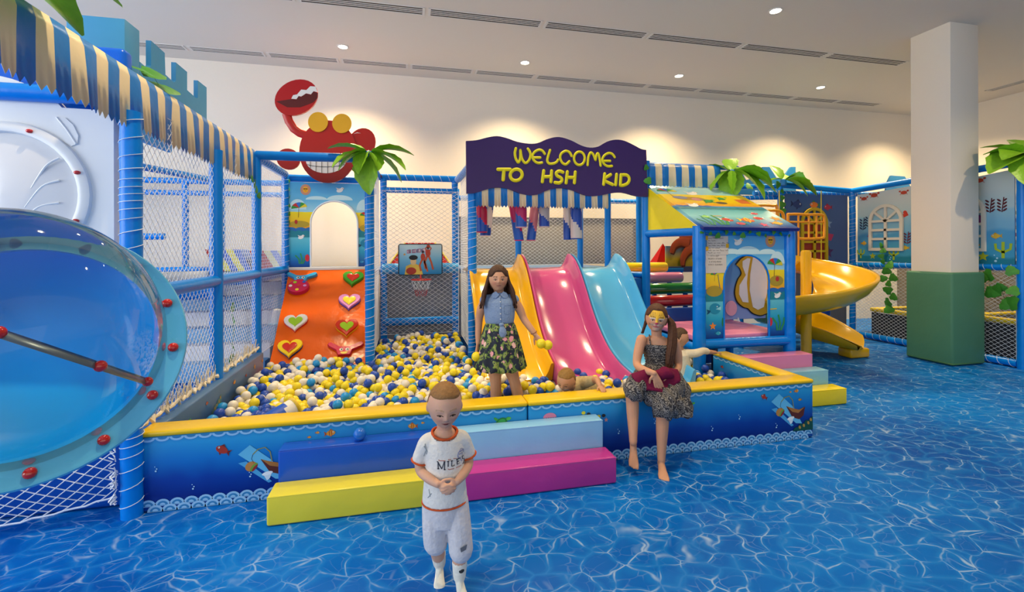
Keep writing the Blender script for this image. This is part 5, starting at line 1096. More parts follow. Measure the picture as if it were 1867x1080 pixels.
# yellow benches behind the right net, seen through white windows and net
def bench(x0, x1, y0, y1, z, label):
    t = thing('trampoline_bench', label, 'bench', ((x0 + x1) / 2, (y0 + y1) / 2, 0), 'yellow edged jumping beds'); ye = vinyl('#d8bc1a', .35)
    MB().rbox((x0, y0, z - .07), (x1, y0 + .12, z), .02, 2).build('edge_pad', ye, t); MB().rbox((x0, y1 - .12, z - .07), (x1, y1, z), .02, 2).build('edge_pad', ye, t)
    MB().rbox((x0, y0 + .125, z - .07), (x0 + .12, y1 - .125, z), .02, 2).build('edge_pad', ye, t); MB().rbox((x1 - .12, y0 + .125, z - .07), (x1, y1 - .125, z), .02, 2).build('edge_pad', ye, t)
    MB().box((x0 + .1, y0 + .1, z - .045), (x1 - .1, y1 - .1, z - .03)).build('mat', mat('#22252a', .8, .2), t)
    for x in (x0 + .06, x1 - .06):
        for y in (y0 + .06, y1 - .06): MB().tube([(x, y, 0), (x, y, z - .06)], .02, 8).build('leg', mat('#c8a81a', .4, .4), t)
    MB().box((x0 + .02, y0 + .02, .02), (x0 + .03, y1 - .02, z - .08)).build('skirt', mat('#2c3038', .8, .2), t)
bench(8.0, 9.3, 5.35, 6.55, .52, 'yellow edged jumping bed behind the net left of the column'); bench(8.05, 9.3, 4.0, 5.2, .60, 'yellow edged jumping bed behind the net right of the column')
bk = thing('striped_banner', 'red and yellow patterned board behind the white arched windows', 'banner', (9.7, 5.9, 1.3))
MB().box((9.74, 3.6, .02), (9.77, 7.4, 1.36)).build('shade_backing', mat('#8a7f6e', .85, .2, .05, 9, .04), bk)  # added sheet; its grey-brown colour stands for the shade behind the net
for i in range(7):
    MB().box((9.7, 4.2, 1.4 + .12 * i), (9.73, 7.0, 1.46 + .12 * i)).build('stripe', prnt('#c8a81a' if i % 2 == 0 else '#b8402a'), bk)
ivy('ivy trailing down the net left of the column', [(rx - .03, 5.98 + .06 * math.sin(i * 2.2), 1.30 - .105 * i) for i in range(8)], (-1, 0, 0), (rx, 5.98, .5), 1.5); ivy('ivy leaves below the white window left of the column', [(rx - .03, 6.12 - .03 * (i % 2), 1.62 - .09 * i) for i in range(4)], (-1, 0, 0), (rx, 6.1, 1.3), 1.2)
ivy('ivy leaves on the net nearest the spiral slide', [(rx - .03, 6.48 - .2 * i, 1.19 - .06 * i) for i in range(3)], (-1, 0, 0), (rx, 6.4, 1.0), 1.3, False); ivy('ivy trailing over the net right of the column', [(rx - .03, 4.78 - .05 * i, 1.12 - .05 * i + .09 * (i % 3)) for i in range(8)], (-1, 0, 0), (rx, 4.7, .8), 1.7); ivy('ivy leaves on the net post at the right edge', [(7.72, 4.42, 1.28), (7.72, 4.40, 1.02)], (-1, -.5, 0), (7.72, 4.4, 1.0), 1.3, False)
palm(7.80, 4.32, 2.78, 'green palm top on the post at the right edge of the picture', [(180, -18, 1.35), (160, 8, 1.0), (140, 25, .9), (-150, -45, 1.2), (-120, -70, 1.1), (60, 50, .8), (-60, -60, 1.1), (0, -10, 1.0), (-170, -5, 1.1)], 1.0)
palm(6.52, 6.9, 2.78, 'green palm top on the post beside the yellow guard rails', [(110, 60, .8), (10, 12, 1.1), (-5, -8, 1.2), (-25, -22, 1.25), (-45, -35, 1.0), (30, 20, 1.0), (170, 0, .5)], 1.0)
ivy('ivy strand on the rail between the two palms', [(5.0 + .22 * i, 7.35 - .09 * i, 2.70 + .03 * math.sin(i)) for i in range(7)], (0, -1, .2), (5.6, 7.2, 2.6), 1.3, False)
ivy('ivy strand down the post behind the yellow guard rail', [(6.52, 6.93, 2.6 - .12 * i) for i in range(6)], (0, -1, 0), (6.52, 6.93, 1.9), 1.2)
# blue castle board behind the palms
cb2 = thing('castle_board', 'blue cut-out battlement board behind the palms near the spiral slide', 'castle board', (6.9, 7.7, 2.4), 'castle boards')
def zc(x, y): return on_y(1140 + x / 5.4, 280 + y / 5.4, 7.75)
MB().prism([zc(x, y) for x, y in [(1030, 400), (1040, 140), (1080, 112), (1120, 130), (1190, 260), (1300, 240), (1355, 132), (1420, 132), (1490, 238), (1555, 240), (1630, 132), (1678, 132), (1678, 340), (1690, 420)]], (0, .04, 0)).build('battlement', mat('#1f6fa8', .5, .4, .1, 8, .05), cb2)
MB().prism([on_y(x, y, 7.75) for x, y in [(1620, 330), (1625, 320), (1650, 322), (1660, 340), (1660, 350), (1615, 350)]], (0, .04, 0)).build('battlement', mat('#1f6fa8', .5, .4, .1, 8, .05), cb2)
MB().tube([zc(1690, 430), zc(1690, 430) + Vector((0, 0, -2.2))], .03, 8).build('stand', pipe_m, cb2)
# blue fish panel with yellow window
fp = thing('sea_mural', 'dark blue fish print panel with a yellow arched window', 'mural', (7.3, 6.95, 1.2), 'sea print panels')
MB().box((6.62, 6.96, 1.15), (8.0, 6.98, 2.56)).build('cloth', prnt('#41649c'), fp); MB().box((6.62, 6.99, .05), (8.0, 7.0, 1.14)).build('grey_cloth', mat('#7e8086', .8, .2, .05, 9, .04), fp)
A = Art((6.62, 6.96, 1.15), (1, 0, 0), (0, 0, 1), (0, -1, 0))
fish(A, .26, 1.22, .16, '#2a3f7a', '#1a2a5a', 1, -.1); fish(A, .62, 1.22, .14, '#d87a2a', '#3f8a3a', -1); fish(A, .92, 1.18, .12, '#c8284a', '#a01a3a', -1); star(A, .93, .88, .10, '#8fb0d0'); A.begin('printed_shell'); A.add([(.84, .60), (.92, .70), (1.06, .68), (1.0, .56)], '#c8386a', 8); star(A, .93, .36, .13, '#4a2a6a'); A.begin('printed_ring'); A.add(ell(.1, .35, .035, .035, 10), '#6a8fc0', 8); seabranch(A, .1, .6, .3, '#8a2a5a'); A.build('print', fp)
arch_window(fp, (6.93, 6.945, 1.30), (1, 0, 0), (0, -1, 0), .58, 1.02, vinyl('#d8b81a', .35), (2, 4)); MB().box((6.98, 6.955, 1.35), (7.46, 6.958, 2.1)).build('window_backing', prnt('#a83a2a'), fp)
bag(7.02, 6.6, 1.18, .42, .13, ('#dcd8d2', '#12459c', '#c8c4bc'), 'tall blue and white striped punch bag hanging behind the spiral slide'); bag(6.25, 6.7, 1.18, .5, .12, ('#d8909a', '#1f58b8', '#c86a80'), 'pink and blue punch bag half hidden by the spiral slide')

# spiral slide
sp = thing('spiral_slide', 'yellow plastic spiral slide beside the little house', 'spiral slide', (5.53, 5.45, 0))
ym = mat('#dcaa06', .22, .5, 0, 8, .03, .3); AX = Vector((5.53, 5.45))
MB().lathe([(.075, 0.0), (.075, .05), (.068, .06), (.068, 1.52), (.05, 1.55), (.001, 1.555)], (AX.x, AX.y, 0), n=24).build('column', ym, sp)
sstep_ = lambda a, b, x: max(0., min(1., (x - a) / (b - a)))
a_start, a_end, NA = 100, -318, 70; rows = []
for i in range(NA + 1):
    s = i / NA; a = math.radians(a_start + (a_end - a_start) * s); z = 1.36 - 1.06 * s; 
    er = max(0, (s - .86) / .14); 
    ctr = Vector((AX.x, AX.y)); dr = Vector((math.cos(a), math.sin(a))); r0, r1 = .09 + .09 * er, .80 + .05 * er
    lip = .22 if s < .75 else .22 + .10 * sstep_(.75, .9, s); inn = .16 if s > .60 else .03
    if s < .07: lip = .10 + .12 * (s / .07)
    zz = z
    sec = [(r0, zz + inn), (r0 + .03, zz + inn + .005), (r0 + .06, zz + inn * .5), (r0 + .13, zz + .02), (r0 + .3, zz - .015), (r1 - .22, zz - .005), (r1 - .10, zz + lip * .35), (r1 - .035, zz + lip * .85), (r1 - .01, zz + lip), (r1 + .025, zz + lip + .004), (r1 + .03, zz + lip - .03), (r1 - .0, zz + lip * .6), (r1 - .07, zz + lip * .15), (r1 - .18, zz - .05), (r0 + .3, zz - .06), (r0 + .06, zz - .03)]
    row = [Vector((ctr.x + dr.x * r, ctr.y + dr.y * r, max(.03, q))) for r, q in sec]; rows.append(row + [row[0]])
t_end = Vector((math.sin(math.radians(a_end)), -math.cos(math.radians(a_end)), 0))
last = rows[-1]
zend = min(p.z for p in last)
for k in (1, 2, 3, 4, 5, 6):
    kk = k / 6; rows.append([Vector((p.x, p.y, max(.05, zend - .10 * math.sin(kk * PI / 2) + (p.z - zend) * (1 - .62 * kk * kk)))) + t_end * (.115 * k) * (1 - .12 * kk * abs(j - 6) / 8) for j, p in enumerate(last)])
mb = MB(); mb.grid(rows); kq = len(rows[0]) - 1; mb.add(rows[-1][:-1], [tuple(range(kq))], 0, False); mb.add(rows[0][:-1], [tuple(reversed(range(kq)))], 0, False); mb.build('chute', ym, sp, sharp=False)
ec = sum((Vector(p) for p in rows[-2][3:7]), Vector()) / 4
MB().rbox((ec.x - .17, ec.y - .10, .002), (ec.x + .17, ec.y + .12, .14), .03, 3).build('foot', ym, sp)
# guard rails at the slide entrance
gr = thing('guard_rail', 'yellow pipe guard rails at the top of the spiral slide', 'guard rail', (5.6, 6.1, 1.36)); yr = mat('#e29a0c', .3, .5, 0, 9, .04)
def loop(P, r=.022): MB().tube(smooth_path(P, 4), r, 10).build('rail_loop', yr, gr)
loop([(5.25, 5.95, 1.38), (5.25, 5.95, 2.05), (5.28, 5.95, 2.13), (5.4, 5.95, 2.16), (5.55, 5.95, 2.15), (5.62, 5.95, 2.10), (5.64, 5.95, 1.9), (5.64, 5.95, 1.38)]); loop([(5.9, 6.15, 1.40), (5.9, 6.15, 2.05), (5.94, 6.15, 2.12), (6.3, 6.15, 2.12), (6.55, 6.15, 2.12), (6.6, 6.15, 2.06), (6.6, 6.15, 1.8), (6.55, 6.15, 1.74), (6.2, 6.15, 1.73), (6.1, 6.15, 1.74)])
loop([(5.35, 6.35, 1.38), (5.35, 6.35, 2.2), (5.42, 6.35, 2.27), (5.8, 6.35, 2.27), (5.88, 6.35, 2.2), (5.88, 6.35, 1.38)])
for x in (5.38, 5.51): MB().tube([(x, 5.95, 1.38), (x, 5.95, 2.15)], .015, 8).build('bar', yr, gr)
for x in (6.1, 6.3, 6.45): MB().tube([(x, 6.15, 1.73 if x > 6.2 else 1.4), (x, 6.15, 2.12)], .015, 8).build('bar', yr, gr)
MB().tube([(5.25, 5.95, 2.02), (5.64, 5.95, 2.02)], .014, 8).build('bar', yr, gr); MB().tube([(5.92, 6.15, 2.0), (6.58, 6.15, 2.0)], .014, 8).build('bar', yr, gr); MB().tube([(5.64, 5.95, 1.45), (5.9, 6.15, 1.45)], .014, 8).build('bar', yr, gr)
dk = thing('platform', 'blue padded platform behind the spiral slide entrance', 'platform', (5.9, 6.6, 0), kind='thing'); MB().rbox((5.1, 6.22, 1.22), (6.5, 6.9, 1.34), .02, 2).build('deck', vinyl('#33549a', .35), dk)
for x, y in ((5.15, 6.3), (6.45, 6.3), (5.15, 6.85), (6.45, 6.85)): MB().tube([(x, y, 0), (x, y, 1.22)], .04, 10).build('leg', pipe_m, dk)
# ================================================================ BALLS
BR = .040
ballm = [mat('#e8d21e', .35, .4, .05, 30, .04), mat('#e2dccf', .4, .4, .05, 30, .03), mat('#1c47a8', .35, .4, .05, 30, .06), mat('#1f8fd4', .35, .4, .05, 30, .04)]
rb = random.Random(11); pts = []
def in_pit(x, y):
    if y < 3.41: return False
    if y < 5.42: ok = -1.48 < x < 3.10
    else: ok = -.36 < x < .68 and y < 6.5
    if not ok: return False
    if -1.56 < x < -.46 and y > 5.50: return False
    if .66 < x < 1.37 and y > 4.52: return False
    if 1.33 < x < 2.02 and y > 4.34: return False
    if 1.98 < x < 2.68 and y > 4.36: return False
    if x > 2.68 and y > 4.9: return False
    for cx, cy, r in BLOCKED:
        if (x - cx) ** 2 + (y - cy) ** 2 < r * r: return False
    return True
BLOCKED = [(-.43, 5.42, .09), (.74, 5.42, .09), (.715, 3.78, .075), (.91, 3.80, .075), (1.26, 3.58, .07), (1.40, 3.66, .10), (1.54, 3.76, .10), (1.66, 3.87, .09), (2.66, 4.05, .15), (-.88, 3.66, .10), (-1.0, 3.55, .1), (-.78, 3.78, .1), (3.06, 4.38, .1)]
def level(x, y):
    z = .315 + .035 * math.sin(x * 2.3 + 1) * math.cos(y * 2.9) + .02 * math.sin(x * 7 + y * 5)
    if y > 5.3: z += .05 * min(1, (y - 5.3) / 1.0)
    if x < -.9: z += .03
    if .6 < x < 2.1 and y > 3.75: z += .045
    if x > 2.3: z -= .03
    if x < -1.2 and y < 3.8: z -= .02
    return z
step = .079
for layer, (dz, ox, oy) in enumerate(((0, 0, 0), (-.06, .04, .025), (-.115, 0, 0), (.055, .04, .03))):
    j = 0; y = 3.40 + oy
    while y < 6.55:
        x = -1.5 + (j % 2) * step / 2 + ox
        while x < 3.15:
            xx = x + rb.uniform(-.014, .014); yy = y + rb.uniform(-.014, .014)
            if in_pit(xx, yy) and (layer < 3 or rb.random() < .22): pts.append((xx, yy, level(xx, yy) + dz - BR + rb.uniform(-.016, .016), layer))
            x += step
        y += step * .87; j += 1
def vis(p):
    x, y, z, l = p
    if l in (1, 2): return False
    t = 3.36 / y; zz = EYE + (z + BR - EYE) * t
    if zz < PWH: return False
    return True
cols = [rb.choices((0, 1, 2, 3), (36, 34, 24, 6))[0] for _ in pts]
order = sorted([i for i, p in enumerate(pts) if vis(p)], key=lambda i: (pts[i][1] * math.cos(YAW) + pts[i][0] * math.sin(YAW)) + (3 if pts[i][0] > 1.5 else 0))
sel = set(order[:296])
sph = []
for m, nm in zip(ballm, ('yellow', 'white', 'dark blue', 'light blue')):
    sph.append(MB().sphere((0, 0, 0), BR, 20, 12).mesh('plastic_ball', m))
cn_ = ('yellow', 'white', 'dark blue', 'light blue')
for i in sorted(sel):
    o = bpy.data.objects.new('plastic_ball', sph[cols[i]]); COL.objects.link(o); o.location = pts[i][:3]
    tag(o, '%s plastic ball among the others in the ball pit' % cn_[cols[i]], 'ball', '%s balls in the ball pit' % cn_[cols[i]])
mb = MB()
for i, p in enumerate(pts):
    if i in sel: continue
    n0 = len(mb.f); mb.sphere(p[:3], BR, 12, 8, cols[i])
mb.build('pit_balls', ballm, base=(0.8, 4.5, 0), label='deep layer of mixed coloured plastic balls filling the pit', cat='balls', kind='stuff', sharp=False)
o = bpy.data.objects.new('plastic_ball', MB().sphere((0, 0, 0), .040, 24, 14).mesh('plastic_ball', mat('#1668c8', .3, .45, .05, 30, .05))); COL.objects.link(o); o.location = (-.31, 3.10, .36 + .040); tag(o, 'single blue plastic ball lying on the dark blue foam step', 'ball')
# striped foam roller half sunk in the balls
ro_ = thing('foam_roller', 'blue and white striped foam roller half sunk among the balls', 'foam roller', (-.92, 3.64, .30))
a, b = Vector((-1.10, 3.50, .30)), Vector((-.84, 3.72, .40)); P = [a.lerp(b, i / 12) for i in range(13)]
mb = MB(); u, w, d = basis(b - a); rows = [[p + (u * math.cos(2 * PI * j / 20) + w * math.sin(2 * PI * j / 20)) * .075 for j in range(21)] for p in P]; mb.grid(rows, lambda i, j: int((i / 12 * 2.2 + j / 20 * 1.0) % 2)); mb.build('cover', [vinyl('#e2dcd0', .4), vinyl('#2456b8', .35)], ro_, sharp=False)
MB().lathe([(.075, 0), (.07, .012), (.001, .014)], b, b - a, 20).build('end_cap', vinyl('#dcd2b8', .4), ro_); MB().tube([b + (u * math.cos(q) + w * math.sin(q)) * .074 for q in [2 * PI * i / 24 for i in range(24)]], .012, 6, closed=True).build('end_band', vinyl('#d8b42a', .4), ro_); MB().lathe([(.075, 0), (.07, .012), (.001, .014)], a, a - b, 20).build('end_cap', vinyl('#dcd2b8', .4), ro_)
# ================================================================ PEOPLE
def skin_mat():
    m = bpy.data.materials.new('skin'); m.use_nodes = True; nt = m.node_tree; b = nt.nodes['Principled BSDF']
    at = nt.nodes.new('ShaderNodeVertexColor'); at.layer_name = 'tone'
    nz = nt.nodes.new('ShaderNodeTexNoise'); nz.inputs['Scale'].default_value = 90; tc = nt.nodes.new('ShaderNodeTexCoord'); nt.links.new(tc.outputs['Object'], nz.inputs[0])
    mx = nt.nodes.new('ShaderNodeMix'); mx.data_type = 'RGBA'; mx.blend_type = 'MULTIPLY'; mx.inputs[0].default_value = .12; nt.links.new(at.outputs[0], mx.inputs[6]); nt.links.new(nz.outputs[1], mx.inputs[7])
    nt.links.new(mx.outputs[2], b.inputs['Base Color']); b.inputs['Roughness'].default_value = .55; b.inputs['Specular IOR Level'].default_value = .35
    b.inputs['Subsurface Weight'].default_value = .12; b.inputs['Subsurface Radius'].default_value = (.012, .005, .003); b.inputs['Subsurface Scale'].default_value = .6
    return m
SKIN = skin_mat()
TMP = bpy.data.scenes.new('work')
def remesh(mb, voxel, smooth, name, base):
    """grow one continuous skin over overlapping closed pieces"""
    me = mb.mesh(name, [], base); o = bpy.data.objects.new(name, me); TMP.collection.objects.link(o)
    r = o.modifiers.new('r', 'REMESH'); r.mode = 'VOXEL'; r.voxel_size = voxel; r.use_smooth_shade = True
    if smooth: s = o.modifiers.new('s', 'SMOOTH'); s.factor = .5; s.iterations = smooth
    vl = TMP.view_layers[0]; vl.update(); out = bpy.data.meshes.new_from_object(o.evaluated_get(vl.depsgraph)); bpy.data.objects.remove(o); bpy.data.meshes.remove(me); return out
def ripple(me, fn):
    n = len(me.vertices); co = np.empty(n * 3); me.vertices.foreach_get('co', co); co = co.reshape(-1, 3); no = np.empty(n * 3); me.vertex_normals.foreach_get('vector', no); no = no.reshape(-1, 3)
    co += no * fn(co[:, 0], co[:, 1], co[:, 2])[:, None]; me.vertices.foreach_set('co', co.ravel()); me.update()
def put(me, name, m, parent, label=None):
    o = bpy.data.objects.new(name, me); COL.objects.link(o); o.parent = parent; me.materials.clear()
    for x in (m if isinstance(m, (list, tuple)) else [m]): me.materials.append(x)
    me.polygons.foreach_set('use_smooth', [True] * len(me.polygons))
    BASE[o.name] = BASE[parent.name]; return tag(o, label)
def limb(mb, pts, rad, n=14, k=5, sy=1.0, up=None):
    P = smooth_path(pts, k); R = []
    for i in range(len(pts) - 1):
        for j in range(k): t = j / k; t = t * t * (3 - 2 * t); R.append(rad[i] * (1 - t) + rad[i + 1] * t)
    R.append(rad[-1]); mb.tube(P, R, n, sy=sy, up=up); mb.sphere(P[0], R[0] * .98, 12, 8); mb.sphere(P[-1], R[-1] * .98, 12, 8)
def loft(mb, secs, n=24, mi=0, cap=True):
    vs = []
    for c, u, w in secs:
        c = Vector(c); u = Vector(u); w = Vector(w)
        for j in range(n): a = 2 * PI * j / n; vs.append(c + u * math.cos(a) + w * math.sin(a))
    fs = [(i * n + j, i * n + (j + 1) % n, (i + 1) * n + (j + 1) % n, (i + 1) * n + j) for i in range(len(secs) - 1) for j in range(n)]
    if cap: fs += [tuple(reversed(range(n))), tuple((len(secs) - 1) * n + j for j in range(n))]
    mb.add(vs, fs, mi)
def sstep(a, b, x): t = max(0.0, min(1.0, (x - a) / (b - a))); return t * t * (3 - 2 * t)
def g2(x, z, cx, cz, sx, sz): return math.exp(-((x - cx) / sx) ** 2 - ((z - cz) / sz) ** 2)
def head_point(d, grow=0.0):
    """unit direction -> head surface, in head heights; face towards -y"""
    x, y, z = d; X = x * .372; Y = y * .455; Z = z * .5
    if z < .05: k = sstep(.05, -.95, z); X *= 1 - .15 * k; Y *= 1 - (.34 * k if y > 0 else .06 * k)
    if y > 0: Y *= .96
    else: Y *= .93
    fr = sstep(.1, .6, -y)
    if fr > 0:
        o = .0
        o += .052 * g2(X, Z, 0, -.125, .045, .055) + .030 * g2(X, Z, 0, -.04, .032, .09)          # nose tip and bridge
        o += .012 * g2(abs(X), Z, .042, -.145, .022, .025)                                           # nostril wings
        o -= .030 * g2(abs(X), Z, .135, -.035, .062, .045)                                           # eye sockets
        o += .012 * g2(abs(X), Z, .13, .055, .10, .03)                                               # brow
        o += .020 * g2(abs(X), Z, .17, -.16, .085, .09)                                              # cheeks
        o += .018 * g2(X, Z, 0, -.245, .065, .016) + .020 * g2(X, Z, 0, -.285, .055, .018) - .010 * g2(X, Z, 0, -.264, .07, .008)  # lips
        o += .028 * g2(X, Z, 0, -.405, .075, .05) - .012 * g2(X, Z, 0, -.335, .08, .02)             # chin
        Y -= o * fr
    p = Vector((X, Y, Z)); return p + p.normalized() * grow
def head(mb, M, H):
    nu, nv = 88, 64; vs = []
    for i in range(nv + 1):
        t = PI * i / nv
        for j in range(nu): a = 2 * PI * j / nu; vs.append(M @ (head_point((math.sin(t) * math.cos(a), math.sin(t) * math.sin(a), math.cos(t))) * H))
    fs = [(i * nu + j, (i + 1) * nu + j, (i + 1) * nu + (j + 1) % nu, i * nu + (j + 1) % nu) for i in range(nv) for j in range(nu)]
    mb.add(vs, fs)
    for s in (-1, 1):
        R = Matrix.Rotation(s * .35, 4, 'Z').to_3x3(); M3 = M.to_3x3()
        mb.sphere(M @ (Vector((s * .375, .05, -.06)) * H), (.022 * H, .062 * H, .105 * H), 14, 10, xf=M3 @ R); mb.sphere(M @ (Vector((s * .36, .03, -.13)) * H), (.02 * H, .03 * H, .045 * H), 10, 8, xf=M3)
def face_front(x, z):
    lo = None
    for i in range(60):   # solve for the direction whose surface point has these x, z
        pass
    y = -1.0; best = None
    dx, dz = x / .372, z / .5
    for it in range(12):
        dy = -math.sqrt(max(.02, 1 - dx * dx - dz * dz)); L = math.sqrt(dx * dx + dy * dy + dz * dz); p = head_point((dx / L, dy / L, dz / L)); dx += (x - p.x) / .372; dz += (z - p.z) / .5; best = p
    return best
def eyes(parent, M, H, iris='#3a2a1c', open_=1.0, gaze=(0, 0), z0=-.05, lash='#2a1c14', white='#b9aea4'):
    for s in (-1, 1):
        p = face_front(s * .135, z0); c = M @ ((p + Vector((0, .012, 0))) * H); M3 = M.to_3x3(); mb = MB()
        mb.sphere(c, (.056 * H, .026 * H, .026 * H * open_ + .001), 18, 12, 0, xf=M3)
        q = M @ ((p + Vector((gaze[0] * .02, -.008, gaze[1] * .02))) * H); mb.sphere(q, (.027 * H, .012 * H, min(.027, .027 * open_ + .004) * H), 14, 10, 1, xf=M3); q2 = M @ ((p + Vector((gaze[0] * .02, -.018, gaze[1] * .02))) * H); mb.sphere(q2, (.011 * H, .004 * H, .011 * H * open_), 10, 8, 2, xf=M3)
        e = mb.build('eye', [mat(white, .35, .4), mat(iris, .2, .5), mat('#0c0a0a', .15, .5)], parent)
        arc = [M @ ((face_front(s * .135 + .066 * k / 4, z0 + (.030 * open_ + .004) * (1 - (k / 4) ** 2) + .002) + Vector((0, -.004, 0))) * H) for k in range(-4, 5)]
        MB().tube(arc, .008 * H, 6).build('eyelid_line', mat(lash, .6, .3), e)
def hair_cap(M, H, mask, grow, inner=-.02):
    nu, nv = 72, 52; vs = []
    for i in range(nv + 1):
        t = PI * i / nv
        for j in range(nu):
            a = 2 * PI * j / nu; d = (math.sin(t) * math.cos(a), math.sin(t) * math.sin(a), math.cos(t)); k = mask(d); jit = .006 * math.sin(a * 31) * math.sin(t * 9) if grow > .03 else .002 * math.sin(a * 41)
            vs.append(M @ (head_point(d, inner + (grow + jit - inner) * k) * H))
    fs = [(i * nu + j, (i + 1) * nu + j, (i + 1) * nu + (j + 1) % nu, i * nu + (j + 1) % nu) for i in range(nv) for j in range(nu)]
    return MB().add(vs, fs)
def hand(mb, wrist, f, n, thumb, L, curl=.5, spread=.12, curls=None):
    """palm from the wrist along f, palm side n, thumb towards +-; five bent fingers of unequal length"""
    f = Vector(f).normalized(); n = (Vector(n) - f * Vector(n).dot(f)).normalized(); t = n.cross(f).normalized() * thumb; w = Vector(wrist)
    pl = L * .50; hw = L * .20; th = L * .075
    loft(mb, [(w - f * L * .06, t * hw * .62, n * th * 1.1), (w + f * pl * .25, t * hw * .82, n * th * 1.15), (w + f * pl * .6, t * hw, n * th * 1.1), (w + f * pl * .95, t * hw * 1.0, n * th * .95), (w + f * pl * 1.06, t * hw * .9, n * th * .7)], 14)
    lens = (.40, .46, .43, .33); r0 = L * .058
    for i in range(4):
        k = (1.5 - i) / 1.5; b = w + f * pl * (.98 - .05 * (k * k)) + t * (hw * .80 * k); d = (f + t * spread * k).normalized(); P = [b - d * L * .08, b]; ang = 0.0; c = (curls[i] if curls else curl)
        for sgm, fr in enumerate((.45, .31, .24)):
            ang += c * (.7 if sgm == 0 else .9); dd = d * math.cos(ang) + n * math.sin(ang); P.append(P[-1] + dd * L * lens[i] * fr)
        limb(mb, P, [r0 * 1.02, r0 * 1.05, r0, r0 * .92, r0 * .78], 10, 3)
    b = w + f * pl * .28 + t * hw * .75; d1 = (f * .55 + t * .75 + n * .25).normalized(); d2 = (f * .85 + t * .40 + n * .35).normalized()
    limb(mb, [b - t * hw * .35, b, b + d1 * L * .17, b + d1 * L * .17 + d2 * L * .17, b + d1 * L * .17 + d2 * L * .28], [r0 * 1.35, r0 * 1.35, r0 * 1.15, r0 * 1.0, r0 * .8], 10, 3)
def foot(mb, ankle, toe, up, L, bare=True):
    a = Vector(ankle); t = Vector(toe); f = (t - a); f = (f - Vector(up) * f.dot(Vector(up)) * 0).normalized(); u = Vector(up); u = (u - f * u.dot(f)).normalized(); s = f.cross(u)
    heel = a - f * L * .22 - u * L * .20
    loft(mb, [(heel, s * L * .10, u * L * .09), (heel + f * L * .10 + u * L * .01, s * L * .135, u * L * .15), (heel + f * L * .30 + u * L * .03, s * L * .13, u * L * .17), (heel + f * L * .55, s * L * .15, u * L * .12), (heel + f * L * .78 - u * L * .02, s * L * .19, u * L * .085), (heel + f * L * .90 - u * L * .025, s * L * .18, u * L * .06), (heel + f * L * .97 - u * L * .03, s * L * .13, u * L * .04)], 16)
    if bare:
        for i in range(5):
            k = (i - 2) / 2; r = L * (.052 if i == 0 else .038); b = heel + f * L * (.86 - .04 * max(0, k)) + s * (L * .145 * k) - u * L * .03
            limb(mb, [b, b + f * L * (.13 - .03 * max(0, k)), b + f * L * (.18 - .045 * max(0, k)) - u * L * .008], [r, r, r * .8], 8, 2)
def paint(me, base, fn):
    n = len(me.vertices); co = np.empty(n * 3); me.vertices.foreach_get('co', co); co = co.reshape(-1, 3) + np.array(base); col = np.ones((n, 4)); col[:, :3] = fn(co)
    at = me.color_attributes.new('tone', 'FLOAT_COLOR', 'POINT'); at.data.foreach_set('color', col.ravel())
def skin_paint(M, H, tone, brow, lips='#b5655c', extra=None, cheek=.35, z_brow=.062):
    Mi = np.array(M.inverted()); T = np.array(lin(tone)); B = np.array(lin(brow)); Lp = np.array(lin(lips)); Ck = np.array(lin('#c9705a'))
    def fn(co):
        q = (co @ Mi[:3, :3].T + Mi[:3, 3]) / H; c = np.tile(T, (len(co), 1)); x, y, z = q[:, 0], q[:, 1], q[:, 2]; ax = np.abs(x)
        inh = (ax < .45) & (z > -.52) & (z < .6) & (y < -.12) & (y > -.7)
        def mix(w, colr):
            w = np.clip(w, 0, 1)[:, None] * inh[:, None]; np.copyto(c, c * (1 - w) + np.array(colr) * w)
        mix(cheek * np.exp(-((ax - .18) / .08) ** 2 - ((z + .17) / .07) ** 2), Ck)
        if extra: extra(mix, x, y, z, ax)
        lz = z + .263; up = .026 * (1 - (ax / .105) ** 2); mix(((ax < .10) & (np.abs(lz) < np.maximum(up, .004))).astype(float) * .85, Lp)
        mix(((ax < .09) & (np.abs(lz + .001) < .005)).astype(float) * .6, Lp * .35)
        bz = z_brow + .018 * np.sin(np.clip((ax - .06) / .17, 0, 1) * PI); mix(((ax > .06) & (ax < .225) & (np.abs(z - bz) < .015)).astype(float) * .85, B)
        mix(((ax > .025) & (ax < .05) & (np.abs(z + .168) < .009)).astype(float) * .5, T * .3)
        return c
    return fn
def frame(base, ang):
    return Matrix.Translation(Vector(base)) @ Matrix.Rotation(ang, 4, 'Z')
def T(M, *p): return M @ Vector(p)
def headmat(Mb, c, turn=0.0, tilt=0.0, roll=0.0): return Mb @ Matrix.Translation(Vector(c)) @ Matrix.Rotation(turn, 4, 'Z') @ Matrix.Rotation(roll, 4, 'Y') @ Matrix.Rotation(tilt, 4, 'X')
SK = '#c99576'

# ---------------------------------------------------------------- small boy in white, walking towards the camera
p1 = thing('person', 'small boy in white printed shirt, shorts and socks walking forward', 'person', (.165, 2.2, 0))
B = frame((.165, 2.2, 0), .05); H = .213; HM = headmat(B, (-.002, -.026, .862), -.02, .17, .03)
mb = MB(); head(mb, HM, H)
limb(mb, [T(B, 0, .012, .70), T(B, 0, .005, .745), T(B, 0, -.008, .80)], [.045, .036, .038])
def tsec(Mb, z, a, b, y=0.0, x=0.0): R3 = Mb.to_3x3(); return (T(Mb, x, y, z), R3 @ Vector((a, 0, 0)), R3 @ Vector((0, b, 0)))
loft(mb, [tsec(B, z, a, b, y) for z, a, b, y in ((.385, .05, .045, 0), (.41, .07, .056, 0), (.46, .074, .062, -.004), (.54, .078, .068, -.006), (.62, .082, .064, 0), (.68, .084, .056, .004), (.712, .062, .046, .006), (.735, .040, .040, .006))])
